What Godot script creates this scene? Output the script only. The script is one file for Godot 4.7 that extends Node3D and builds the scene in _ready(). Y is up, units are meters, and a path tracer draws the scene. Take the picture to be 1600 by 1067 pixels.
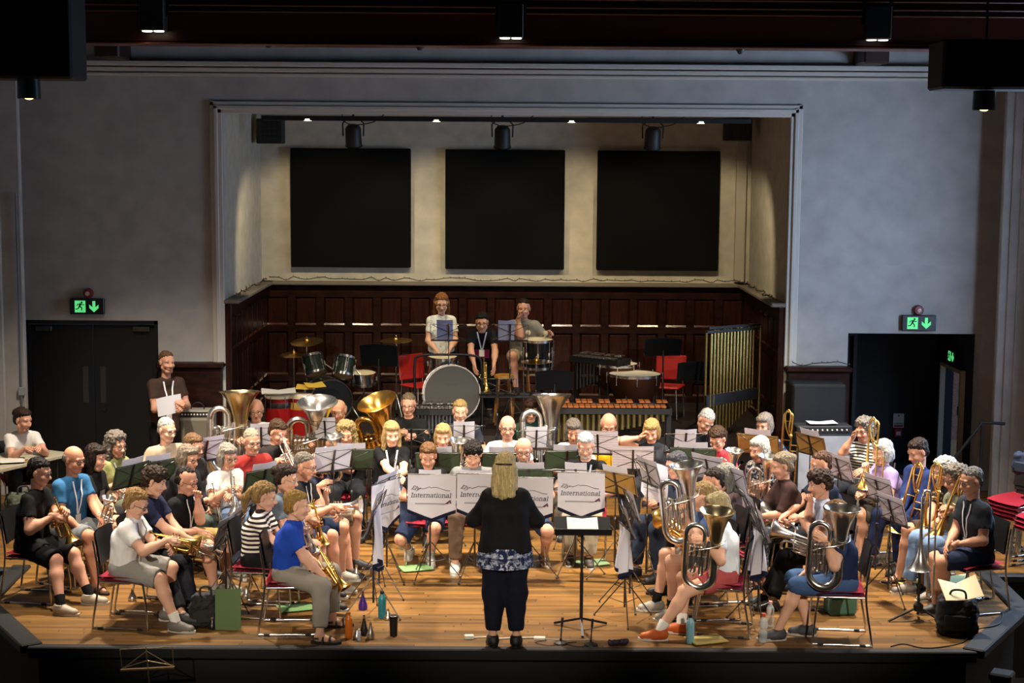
extends Node3D
# A brass band rehearsing on a hall stage. Stage floor is y = 0, the stage faces +z, the camera looks down from a gallery.

const FOC := 2450.0
const CAM := Vector3(0, 4.2, 0)
var cam_basis: Basis
var M := {}
var used := {}
var rng := RandomNumberGenerator.new()
var fold := FastNoiseLite.new()
var strand := FastNoiseLite.new()

func ray(px: float, py: float) -> Vector3:
	return cam_basis * Vector3((px - 800.0) / FOC, -(py - 533.5) / FOC, -1.0)
func gp(px: float, py: float, h := 0.0) -> Vector3:          # where a pixel's ray meets the level h
	var d := ray(px, py)
	return CAM + d * ((h - CAM.y) / d.y)
func dp(px: float, py: float, z: float) -> Vector3:          # where it meets the depth z
	var d := ray(px, py)
	return CAM + d * (z / d.z)

# ---------- materials
func col(r: float, g: float, b: float) -> Color: return Color(r / 255.0, g / 255.0, b / 255.0)
func hexc(s: String) -> Color: return Color.html(s)
func mat(c: Color, rough := 0.7, metal := 0.0) -> StandardMaterial3D:
	var key := "%s_%.2f_%.2f" % [c.to_html(), rough, metal]
	if M.has(key): return M[key]
	var m := StandardMaterial3D.new()
	m.albedo_color = c; m.roughness = rough; m.metallic = metal
	if rough > 0.75: m.metallic_specular = 0.3
	M[key] = m
	return m
func tex(im: Image) -> ImageTexture: return ImageTexture.create_from_image(im)
func tri(c: Color, im: Image, scale: Vector3, rough := 0.8, world := false) -> StandardMaterial3D:
	var m := StandardMaterial3D.new()
	m.albedo_color = c; m.albedo_texture = tex(im); m.roughness = rough
	m.uv1_triplanar = true; m.uv1_world_triplanar = world; m.uv1_scale = scale
	m.metallic_specular = 0.3
	return m
func noise_img(w: int, h: int, fx: float, fy: float, lo: float, hi: float, sd: int, oct := 4) -> Image:
	var n := FastNoiseLite.new(); n.seed = sd; n.frequency = 1.0; n.fractal_octaves = oct
	var im := Image.create(w, h, false, Image.FORMAT_RGB8)
	for y in h:
		for x in w:
			var ax := float(x) / w * TAU
			var v := n.get_noise_3d(cos(ax) * fx / TAU, sin(ax) * fx / TAU, float(y) / h * fy) * 0.8 + 0.5
			v = lerpf(lo, hi, clampf(v, 0, 1))
			im.set_pixel(x, y, Color(v, v, v))
	return im

# ---------- mesh builder: collects shapes that become one mesh
class MB:
	var v := PackedVector3Array()
	var n := PackedVector3Array()
	var t := PackedInt32Array()
	func face(a: Vector3, b: Vector3, c: Vector3, d: Vector3, nn: Vector3) -> void:
		var k := v.size()
		v.append_array([a, b, c, d]); n.append_array([nn, nn, nn, nn])
		if (c - a).cross(b - a).dot(nn) > 0: t.append_array([k, k + 1, k + 2, k, k + 2, k + 3])
		else: t.append_array([k, k + 2, k + 1, k, k + 3, k + 2])
	func trif(a: Vector3, b: Vector3, c: Vector3, nn: Vector3) -> void:
		var k := v.size()
		v.append_array([a, b, c]); n.append_array([nn, nn, nn])
		if (c - a).cross(b - a).dot(nn) > 0: t.append_array([k, k + 1, k + 2])
		else: t.append_array([k, k + 2, k + 1])
	func box(c: Vector3, s: Vector3, bas := Basis.IDENTITY, ch := 0.0) -> MB:
		var h := s * 0.5
		var q := minf(ch, minf(h.x, minf(h.y, h.z)) * 0.9)
		for ax in 3:
			for sg in [-1.0, 1.0]:
				var nn := Vector3.ZERO; nn[ax] = sg
				var u := (ax + 1) % 3; var w := (ax + 2) % 3
				var ps := []
				for m in [[-1, -1], [1, -1], [1, 1], [-1, 1]]:
					var p := Vector3.ZERO
					p[ax] = sg * h[ax]; p[u] = m[0] * (h[u] - q); p[w] = m[1] * (h[w] - q)
					ps.append(c + bas * p)
				face(ps[0], ps[1], ps[2], ps[3], bas * nn)
		if q > 0.0:
			for ax in 3:
				var u := (ax + 1) % 3; var w := (ax + 2) % 3
				for su in [-1.0, 1.0]:
					for sw in [-1.0, 1.0]:
						var nn := Vector3.ZERO; nn[u] = su; nn[w] = sw
						var ps := []
						for m in [[-1, 0], [1, 0], [1, 1], [-1, 1]]:
							var p := Vector3.ZERO
							p[ax] = m[0] * (h[ax] - q)
							p[u] = su * (h[u] - (q if m[1] else 0.0)); p[w] = sw * (h[w] - (0.0 if m[1] else q))
							ps.append(c + bas * p)
						face(ps[0], ps[1], ps[2], ps[3], (bas * nn).normalized())
			for sx in [-1.0, 1.0]:
				for sy in [-1.0, 1.0]:
					for sz in [-1.0, 1.0]:
						trif(c + bas * Vector3(sx * h.x, sy * (h.y - q), sz * (h.z - q)), c + bas * Vector3(sx * (h.x - q), sy * h.y, sz * (h.z - q)), c + bas * Vector3(sx * (h.x - q), sy * (h.y - q), sz * h.z), (bas * Vector3(sx, sy, sz)).normalized())
		return self
	func bar(a: Vector3, b: Vector3, w: float, h: float, up := Vector3.UP, ch := 0.0) -> MB:   # a straight bar of section w x h
		var z := (b - a).normalized()
		if absf(z.dot(up)) > 0.98: up = Vector3.RIGHT
		var x := up.cross(z).normalized()
		return box((a + b) * 0.5, Vector3(w, h, a.distance_to(b)), Basis(x, z.cross(x), z), ch)
	func tube(p: Array, r, sides := 8, closed := false, caps := true) -> MB:   # r: one radius or one for each point
		var m := p.size()
		var k := v.size()
		var last := Vector3.ZERO
		var ref := Vector3.ZERO
		for i in m:
			var a: Vector3 = p[(i - 1 + m) % m] if (i > 0 or closed) else p[0]
			var b: Vector3 = p[(i + 1) % m] if (i < m - 1 or closed) else p[m - 1]
			var d := (b - a).normalized()
			if i == 0:
				ref = d.cross(Vector3.UP if absf(d.y) < 0.9 else Vector3.RIGHT).normalized()
			else:
				ref = (ref - d * ref.dot(d)).normalized()
			var e := d.cross(ref)
			var rr: float = r[i] if r is Array else r
			for s in sides:
				var an := TAU * s / sides
				var nn := ref * cos(an) + e * sin(an)
				v.append(p[i] + nn * rr); n.append(nn)
			last = d
		var segs := m if closed else m - 1
		for i in segs:
			for s in sides:
				var a := k + i * sides + s
				var b := k + i * sides + (s + 1) % sides
				var c := k + ((i + 1) % m) * sides + (s + 1) % sides
				var d := k + ((i + 1) % m) * sides + s
				t.append_array([a, d, c, a, c, b])
		if caps and not closed:
			for e in [0, m - 1]:
				var c: Vector3 = p[e]
				var nn: Vector3 = (p[0] - p[1]).normalized() if e == 0 else (p[m - 1] - p[m - 2]).normalized()
				for s in sides: trif(c, v[k + e * sides + s], v[k + e * sides + (s + 1) % sides], nn)
		return self
	func rod(a: Vector3, b: Vector3, r: float, sides := 8, r2 := -1.0) -> MB:
		return tube([a, b], [r, r if r2 < 0 else r2], sides)
	func lathe(pr: Array, sides := 24, x := Transform3D.IDENTITY, sharp := 0.75) -> MB:   # profile of Vector2(radius, height) from bottom to top, outside
		for i in pr.size() - 1:
			var a: Vector2 = pr[i]; var b: Vector2 = pr[i + 1]
			if a.is_equal_approx(b): continue
			var d := (b - a).normalized()
			var na := Vector2(d.y, -d.x); var nb := na
			if i > 0 and not a.is_equal_approx(pr[i - 1]):
				var d0: Vector2 = (a - pr[i - 1]).normalized()
				if d0.dot(d) > sharp: na = (na + Vector2(d0.y, -d0.x)).normalized()
			if i + 2 < pr.size() and not b.is_equal_approx(pr[i + 2]):
				var d2: Vector2 = (pr[i + 2] - b).normalized()
				if d2.dot(d) > sharp: nb = (nb + Vector2(d2.y, -d2.x)).normalized()
			var k := v.size()
			for s in sides:
				var c := cos(TAU * s / sides); var q := sin(TAU * s / sides)
				v.append(x * Vector3(a.x * c, a.y, a.x * q)); n.append((x.basis * Vector3(na.x * c, na.y, na.x * q)).normalized())
				v.append(x * Vector3(b.x * c, b.y, b.x * q)); n.append((x.basis * Vector3(nb.x * c, nb.y, nb.x * q)).normalized())
			for s in sides:
				var s2 := (s + 1) % sides
				t.append_array([k + s * 2, k + s2 * 2, k + s2 * 2 + 1, k + s * 2, k + s2 * 2 + 1, k + s * 2 + 1])
		return self
	func ball(c: Vector3, r: Vector3, sides := 12) -> MB:
		var pr := []
		for i in 9: pr.append(Vector2(sin(PI * i / 8.0), -cos(PI * i / 8.0)))
		return lathe(pr, sides, Transform3D(Basis.from_scale(r), c), -1.0)
	func prism(pts: PackedVector2Array, d: float, x := Transform3D.IDENTITY) -> MB:   # outline in x, y; thickness d along z
		var ix := Geometry2D.triangulate_polygon(pts)
		for sg in [-1.0, 1.0]:
			for i in range(0, ix.size(), 3):
				var q := []
				for j in 3: q.append(x * Vector3(pts[ix[i + j]].x, pts[ix[i + j]].y, sg * d * 0.5))
				trif(q[0], q[1], q[2], (x.basis * Vector3(0, 0, sg)).normalized())
		var cw := 1.0 if Geometry2D.is_polygon_clockwise(pts) else -1.0
		for i in pts.size():
			var a := pts[i]; var b := pts[(i + 1) % pts.size()]
			var e := (b - a).normalized()
			face(x * Vector3(a.x, a.y, -d / 2), x * Vector3(b.x, b.y, -d / 2), x * Vector3(b.x, b.y, d / 2), x * Vector3(a.x, a.y, d / 2), (x.basis * Vector3(-e.y * cw, e.x * cw, 0)).normalized())
		return self
	func sheet(rows: Array, th := 0.0) -> MB:   # rows of points: a bent sheet, with thickness along its normals
		var h := rows.size(); var w: int = rows[0].size()
		for sd: float in ([1.0, -1.0] if th > 0 else [1.0]):
			var k := v.size()
			for j in h:
				for i in w:
					var du: Vector3 = rows[j][mini(i + 1, w - 1)] - rows[j][maxi(i - 1, 0)]
					var dv: Vector3 = rows[mini(j + 1, h - 1)][i] - rows[maxi(j - 1, 0)][i]
					var nn := du.cross(dv).normalized() * sd
					v.append(rows[j][i] + nn * th * 0.5); n.append(nn)
			for j in h - 1:
				for i in w - 1:
					var a := k + j * w + i
					if sd > 0: t.append_array([a, a + w + 1, a + 1, a, a + w, a + w + 1])
					else: t.append_array([a, a + 1, a + w + 1, a, a + w + 1, a + w])
		return self
	func mesh() -> ArrayMesh:
		var m := ArrayMesh.new()
		var ar := []; ar.resize(Mesh.ARRAY_MAX)
		ar[Mesh.ARRAY_VERTEX] = v; ar[Mesh.ARRAY_NORMAL] = n; ar[Mesh.ARRAY_INDEX] = t
		m.add_surface_from_arrays(Mesh.PRIMITIVE_TRIANGLES, ar)
		return m

func smooth_path(p: Array, per := 6, closed := false) -> Array:   # Catmull-Rom through the points
	var o := []
	var m := p.size()
	for i in (m if closed else m - 1):
		var p0: Vector3 = p[(i - 1 + m) % m] if (closed or i > 0) else p[0]
		var p1: Vector3 = p[i]; var p2: Vector3 = p[(i + 1) % m]
		var p3: Vector3 = p[(i + 2) % m] if (closed or i + 2 < m) else p[m - 1]
		for s in per: o.append(p1.cubic_interpolate(p2, p0, p3, float(s) / per))
	if not closed: o.append(p[m - 1])
	return o
func arc(c: Vector3, u: Vector3, w: Vector3, r: float, a0: float, a1: float, k := 10) -> Array:
	var o := []
	for i in k + 1:
		var a := deg_to_rad(lerpf(a0, a1, float(i) / k))
		o.append(c + u * cos(a) * r + w * sin(a) * r)
	return o

# ---------- nodes
func numbered(s: String) -> String:
	used[s] = used.get(s, -1) + 1
	return s if used[s] == 0 else "%s_%03d" % [s, used[s]]
func put(mesh: Mesh, called: String, m: Material, parent: Node = null, x := Transform3D.IDENTITY) -> MeshInstance3D:
	var o := MeshInstance3D.new()
	o.mesh = mesh; o.transform = x
	if m: o.material_override = m
	if parent == null:
		o.name = numbered(called); add_child(o)
	else:
		o.name = called; parent.add_child(o, true)
	return o
func thing(called: String, label: String, cat: String, x := Transform3D.IDENTITY, group := "") -> Node3D:
	var o := Node3D.new()
	o.name = numbered(called); add_child(o); o.transform = x
	return tag(o, label, cat, group)
func tag(o: Node3D, label: String, cat: String, group := "") -> Node3D:
	o.set_meta("label", label); o.set_meta("category", cat)
	if group: o.set_meta("group", group)
	return o
func struct(mesh: Mesh, called: String, m: Material) -> MeshInstance3D:
	var o := put(mesh, called, m)
	o.set_meta("kind", "structure")
	return o
func dup(o: Node3D, x: Transform3D, label: String) -> Node3D:
	var called := String(o.name)
	if called.length() > 4 and called[-4] == "_" and called.right(3).is_valid_int(): called = called.left(-4)
	var c: Node3D = o.duplicate()
	c.name = numbered(called); add_child(c); c.transform = x
	c.set_meta("label", label)
	return c
func xf(p: Vector3, yaw := 0.0, pitch := 0.0, roll := 0.0) -> Transform3D:   # degrees; pitch tips forward (+z) down
	return Transform3D(Basis.from_euler(Vector3(deg_to_rad(pitch), deg_to_rad(yaw), deg_to_rad(roll))), p)

# ---------- camera, light, exposure
func spot(n: Node3D, at: Vector3, to: Vector3, e: float, ang: float, c: Color, size := 0.12, blend := 0.6) -> void:
	var l := SpotLight3D.new()
	l.name = "lamp_light"
	n.add_child(l, true)
	var q: Transform3D = n.global_transform.affine_inverse()
	l.transform = q * Transform3D(Basis.looking_at(to - at, Vector3.UP if absf((to - at).normalized().y) < 0.98 else Vector3.FORWARD), at)
	l.light_energy = e; l.spot_angle = ang; l.light_color = c; l.light_size = size; l.spot_angle_attenuation = blend
	l.spot_range = 40.0; l.spot_attenuation = 2.0; l.shadow_enabled = true
func area(at: Vector3, to: Vector3, size: Vector2, e: float, c: Color, called: String) -> void:
	var l := AreaLight3D.new()
	l.name = called
	add_child(l)
	l.transform = Transform3D(Basis.looking_at(to - at), at)
	l.area_size = size; l.light_energy = e; l.light_color = c; l.area_range = 40.0; l.shadow_enabled = true
func glow(c: Color, e: float) -> StandardMaterial3D:
	var m := StandardMaterial3D.new()
	m.albedo_color = c; m.emission_enabled = true; m.emission = c; m.emission_energy_multiplier = e; m.roughness = 0.5
	return m

const WARM := Color(1.0, 0.94, 0.86)
const COOL := Color(0.72, 0.84, 1.0)
const KEY := 42.0
const FRONT := 125.0
const DAY := 38.0

func setup() -> void:
	cam_basis = Basis.from_euler(Vector3(0, deg_to_rad(-0.257), 0)) * Basis.from_euler(Vector3(deg_to_rad(-6.82), 0, 0)) * Basis.from_euler(Vector3(0, 0, deg_to_rad(0.4)))
	var cam := Camera3D.new(); cam.name = "camera"; add_child(cam)
	cam.transform = Transform3D(cam_basis, CAM)
	cam.fov = rad_to_deg(2.0 * atan(533.5 / FOC)); cam.far = 100.0; cam.current = true
	var we := WorldEnvironment.new(); we.name = "surroundings"
	var e := Environment.new()
	var sky := Sky.new(); var sm := ProceduralSkyMaterial.new()
	sm.sky_top_color = Color(0.42, 0.58, 0.85); sm.sky_horizon_color = Color(0.75, 0.83, 0.92); sm.ground_bottom_color = Color(0.25, 0.24, 0.22); sm.ground_horizon_color = Color(0.5, 0.5, 0.5)
	sm.sky_energy_multiplier = 1.2
	sky.sky_material = sm
	e.background_mode = Environment.BG_SKY; e.sky = sky
	e.tonemap_mode = Environment.TONE_MAPPER_LINEAR; e.tonemap_exposure = 1.0
	e.sdfgi_enabled = true; e.ssao_enabled = true; e.ssil_enabled = true
	we.environment = e; add_child(we)
	# daylight that comes in through the tall window in the right-hand wall, outside the frame
	area(Vector3(6.69, 2.7, -16.1), Vector3(5.5, 2.65, -16.1), Vector2(1.9, 3.0), DAY, COOL, "window_daylight")
	# spotlights on the gallery front, either side of the camera
	var bar := thing("gallery_lighting_bar", "black lighting bar with spotlights along the gallery front", "lighting bar", Transform3D(Basis.IDENTITY, Vector3(0, 6.2, -1.0)))
	put(MB.new().rod(Vector3(-5, 0, 0), Vector3(5, 0, 0), 0.025).rod(Vector3(-3.5, 0, 0), Vector3(-3.5, 1.35, 0), 0.02).rod(Vector3(3.5, 0, 0), Vector3(3.5, 1.35, 0), 0.02).mesh(), "pipe", mat(hexc("0c0c0d"), 0.5), bar)
	for sx in [-3.6, 0.0, 3.6]:
		var b := Basis.looking_at(Vector3(-sx * 0.6, -5.0, -14.5))
		var x := Transform3D(b * Basis(Vector3.RIGHT, -PI / 2), Vector3(sx, -0.28, 0))
		var s := put(MB.new().lathe([Vector2(0, -0.3), Vector2(0.10, -0.28), Vector2(0.12, 0.0), Vector2(0.10, 0.3), Vector2(0.09, 0.3), Vector2(0.09, 0.26)], 20, x).rod(Vector3(sx, 0, 0), Vector3(sx, -0.18, 0), 0.015).mesh(), "spotlight", mat(hexc("0c0c0d"), 0.5), bar)
		put(MB.new().lathe([Vector2(0.0, 0.27), Vector2(0.088, 0.27)], 20, x).mesh(), "lens", glow(WARM, 2.0), s)
		spot(bar, Vector3(sx, 5.92, -1.0) + b * Vector3(0, 0, -0.36), Vector3(sx * 0.6, 0.55, -16.2), FRONT, 9.5, WARM, 0.12, 0.8)

# ---------- the hall
func wallbox(a: Vector3, b: Vector3, called: String, m: Material, ch := 0.0) -> MeshInstance3D:
	return struct(MB.new().box((a + b) * 0.5, (b - a).abs(), Basis.IDENTITY, ch).mesh(), called, m)

func board_image() -> Image:
	var r := RandomNumberGenerator.new(); r.seed = 12
	var n := FastNoiseLite.new(); n.seed = 4; n.frequency = 1.0; n.fractal_octaves = 3
	var W := 1024; var Hh := 512
	var im := Image.create(W, Hh, false, Image.FORMAT_RGB8)
	var bh := 16
	for b in Hh / bh:
		var cuts := [r.randi_range(40, 300)]
		while cuts[-1] < W - 160: cuts.append(cuts[-1] + r.randi_range(200, 420))
		var tone := 1.0; var hue := 0.0; var ci := -1
		for x in W:
			if ci < 0 or (ci < cuts.size() and x == cuts[ci]):
				ci += 1; tone = r.randf_range(0.76, 1.08); hue = r.randf_range(-0.05, 0.05)
			var joint: bool = ci > 0 and ci <= cuts.size() and x - cuts[ci - 1] < 2
			for y in bh:
				var g := n.get_noise_2d(x * 0.014 + b * 31.0, (b * bh + y) * 0.35) * 0.16 + n.get_noise_2d(x * 0.004, b * 9.0 + y * 0.02) * 0.10
				var v := clampf(tone * (0.90 + g), 0.0, 1.0)
				if y == 0 or joint: v *= 0.55
				im.set_pixel(x, b * bh + y, Color(v, v * (0.965 + hue * 0.5), v * (0.93 + hue)))
	return im

func room() -> void:
	var plaster := tri(hexc("b5b1ab"), noise_img(128, 128, 8, 8, 0.90, 1.0, 21), Vector3(0.35, 0.35, 0.35), 0.92, true)
	var cream := tri(hexc("c2baa8"), noise_img(128, 128, 8, 8, 0.90, 1.0, 22), Vector3(0.5, 0.5, 0.5), 0.9, true)
	var trimm := mat(hexc("bdb8ae"), 0.7)
	var blk := mat(hexc("0b0b0c"), 0.6)
	var wood := tri(hexc("33170f"), noise_img(64, 256, 3, 26, 0.55, 1.0, 31), Vector3(1.6, 0.5, 1.6), 0.42, true)
	M.wood = wood
	M.panelwood = tri(hexc("3d1c11"), noise_img(256, 64, 20, 5, 0.6, 1.0, 32), Vector3(2.0, 0.6, 2.0), 0.38, true)
	# stage floor: boards along x
	var fm := StandardMaterial3D.new()
	fm.albedo_color = hexc("85622f"); fm.albedo_texture = tex(board_image()); fm.roughness = 0.42; fm.metallic_specular = 0.45
	fm.uv1_triplanar = true; fm.uv1_world_triplanar = true; fm.uv1_scale = Vector3(0.19, 0.49, 0.49); fm.uv1_triplanar_sharpness = 8.0
	fm.uv1_scale = Vector3(0.19, 0.30, 0.62)
	var out := PackedVector2Array([Vector2(-3.95, 13.04), Vector2(3.95, 13.04), Vector2(4.74, 14.28), Vector2(4.80, 15.45), Vector2(6.45, 15.45), Vector2(6.45, 19.6), Vector2(-6.45, 19.6), Vector2(-6.45, 15.45), Vector2(-4.80, 15.45), Vector2(-4.74, 14.28)])
	struct(MB.new().prism(out, 0.06, Transform3D(Basis(Vector3.RIGHT, Vector3.FORWARD, Vector3.UP), Vector3(0, -0.03, 0))).mesh(), "floor", fm)
	# black kerb round the apron and the black stage front
	var kerb := MB.new()
	kerb.box(Vector3(0, -0.04, -12.99), Vector3(8.1, 0.10, 0.10), Basis.IDENTITY, 0.01)
	for s in [-1.0, 1.0]:
		kerb.bar(Vector3(s * 4.02, -0.01, -12.98), Vector3(s * 4.84, -0.01, -14.26), 0.19, 0.08, Vector3.UP, 0.012)
		kerb.bar(Vector3(s * 4.85, -0.01, -14.2), Vector3(s * 4.89, -0.01, -15.55), 0.19, 0.08, Vector3.UP, 0.012)
		kerb.bar(Vector3(s * 4.85, -0.01, -15.40), Vector3(s * 6.45, -0.01, -15.40), 0.12, 0.08, Vector3.UP, 0.012)
	struct(kerb.mesh(), "trim_1", mat(hexc("161617"), 0.5))
	var fr := PackedVector2Array([Vector2(-3.97, 13.0), Vector2(3.97, 13.0), Vector2(4.8, 14.28), Vector2(4.84, 15.4), Vector2(6.45, 15.4), Vector2(6.45, 19.6), Vector2(-6.45, 19.6), Vector2(-6.45, 15.4), Vector2(-4.84, 15.4), Vector2(-4.8, 14.28)])
	struct(MB.new().prism(fr, 0.98, Transform3D(Basis(Vector3.RIGHT, Vector3.FORWARD, Vector3.UP), Vector3(0, -0.56, 0))).mesh(), "wall_stage_front", mat(hexc("0d0d0e"), 0.7))
	wallbox(Vector3(-6.6, -1.15, 6.0), Vector3(6.6, -1.05, -19.7), "floor", mat(hexc("1c1410"), 0.6))
	# proscenium wall with the two doorways and the alcove
	var Z := -19.5
	var w := MB.new()
	var pb := func(x0, x1, y0, y1): w.box(Vector3((x0 + x1) / 2, (y0 + y1) / 2, Z - 0.15), Vector3(x1 - x0, y1 - y0, 0.3))
	pb.call(-6.6, -6.0, 0.0, 2.1); pb.call(-4.34, -3.5, 0.0, 2.1); pb.call(-6.6, -3.5, 2.1, 4.74)
	pb.call(5.98, 6.6, 0.0, 2.0); pb.call(3.5, 4.30, 0.0, 2.0); pb.call(3.5, 6.6, 2.0, 4.74)
	pb.call(-6.6, 6.6, 4.74, 5.5)
	struct(w.mesh(), "wall_back", plaster)
	wallbox(Vector3(-6.6, 5.5, Z - 0.3), Vector3(6.6, 7.6, Z - 0.5), "wall_upper", mat(hexc("8c8a86"), 0.95))
	var co := MB.new()
	for q in [[5.27, 0.10, 0.06], [5.20, 0.07, 0.05], [5.14, 0.04, 0.04]]: co.box(Vector3(0, q[0], Z + q[1] / 2), Vector3(12.9, q[2], q[1]), Basis.IDENTITY, 0.008)
	struct(co.mesh(), "trim_2", trimm)
	# moulded surround of the alcove
	var tr := MB.new()
	for q in [[0.0, 0.06, 0.03], [0.05, 0.05, 0.055], [0.095, 0.055, 0.035]]:
		var i: float = 3.5 + q[0]
		for s in [-1.0, 1.0]: tr.box(Vector3(s * (i + q[1] / 2), 2.36, Z + q[2] / 2), Vector3(q[1], 4.74 + q[0] * 2, q[2]), Basis.IDENTITY, 0.008)
		tr.box(Vector3(0, 4.67 + q[0] + q[1] / 2, Z + q[2] / 2), Vector3(i * 2 + q[1] * 2, q[1], q[2]), Basis.IDENTITY, 0.008)
	struct(tr.mesh(), "trim_3", trimm)
	# the alcove's shell
	wallbox(Vector3(-3.7, -0.1, -22.5), Vector3(3.7, 5.0, -22.7), "wall_alcove_back", cream)
	wallbox(Vector3(-3.5, -0.1, -19.6), Vector3(-3.7, 5.0, -22.6), "wall_alcove_left", cream)
	wallbox(Vector3(3.5, -0.1, -19.6), Vector3(3.7, 5.0, -22.6), "wall_alcove_right", cream)
	wallbox(Vector3(-3.7, 4.74, -19.6), Vector3(3.7, 4.9, -22.7), "ceiling", cream)
	wallbox(Vector3(-3.5, -0.05, -19.6), Vector3(3.5, 0.32, -18.98), "floor", mat(hexc("241a14"), 0.6))
	wallbox(Vector3(-3.5, -0.05, -22.5), Vector3(3.5, 0.65, -19.6), "floor", mat(hexc("241a14"), 0.6))
	wallbox(Vector3(3.28, 2.4, -22.5), Vector3(3.42, 4.7, -22.42), "trim_4", mat(hexc("b0a898"), 0.8))
	panelling()
	# dado ends beside the alcove
	for s in [-1.0, 1.0]:
		var dz := MB.new().box(Vector3(s * 3.92, 0.76, Z + 0.07), Vector3(0.78, 1.52, 0.14), Basis.IDENTITY, 0.01)
		struct(dz.mesh(), "wall_dado_left" if s < 0 else "wall_dado_right", wood)
		struct(MB.new().box(Vector3(s * 3.92, 1.555, Z + 0.09), Vector3(0.84, 0.07, 0.20), Basis.IDENTITY, 0.02).mesh(), "trim_5" if s < 0 else "trim_6", wood)
	# side walls, ceiling, rear of the hall
	wallbox(Vector3(-6.45, -1.1, 6.0), Vector3(-6.75, 7.6, -19.6), "wall_left", plaster)
	var rw := MB.new()
	for q in [[6.0, -15.1, -1.1, 7.6], [-17.1, -19.6, -1.1, 7.6], [-15.1, -17.1, -1.1, 1.1], [-15.1, -17.1, 4.3, 7.6]]:
		rw.box(Vector3(6.6, (q[2] + q[3]) / 2, (q[0] + q[1]) / 2), Vector3(0.3, q[3] - q[2], absf(q[0] - q[1])))
	struct(rw.mesh(), "wall_right", plaster)
	var wf := MB.new()
	for k in 5: wf.box(Vector3(6.72, 2.7, -15.1 - 0.5 * k), Vector3(0.05, 3.2, 0.05))
	for k in 5: wf.box(Vector3(6.72, 1.1 + 0.8 * k, -16.1), Vector3(0.05, 0.05, 2.0))
	var win := struct(wf.mesh(), "window_1", mat(hexc("d8d8d4"), 0.5))
	var pane := StandardMaterial3D.new(); pane.albedo_color = Color(0.8, 0.9, 0.95, 0.15); pane.transparency = BaseMaterial3D.TRANSPARENCY_ALPHA; pane.roughness = 0.05
	for a in 4:
		for b in 4: put(MB.new().box(Vector3(6.72, 1.1 + 0.8 * (b + 0.5), -15.1 - 0.5 * (a + 0.5)), Vector3(0.012, 0.75, 0.45)).mesh(), "pane", pane, win)
	# pilasters where the side walls meet the stage wall
	for s in [-1.0, 1.0]:
		var pl := MB.new()
		for q in [[0.28, -19.0, 0.34], [0.38, -18.97, 0.22], [0.47 if s > 0 else 0.62, -18.95, 0.10]]:
			pl.box(Vector3(s * (6.45 - q[0] / 2), 2.65, q[1]), Vector3(q[0], 5.3, q[2]), Basis.IDENTITY, 0.012)
		struct(pl.mesh(), "wall_pilaster_left" if s < 0 else "wall_pilaster_right", plaster)
	wallbox(Vector3(-6.75, 7.6, 6.2), Vector3(6.75, 7.75, -20.0), "ceiling", mat(hexc("1a100c"), 0.8))
	wallbox(Vector3(-6.75, -1.1, 6.0), Vector3(6.75, 7.6, 6.2), "wall_rear", mat(hexc("6b6660"), 0.95))
	doors(Z, blk)
	overhead()

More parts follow.
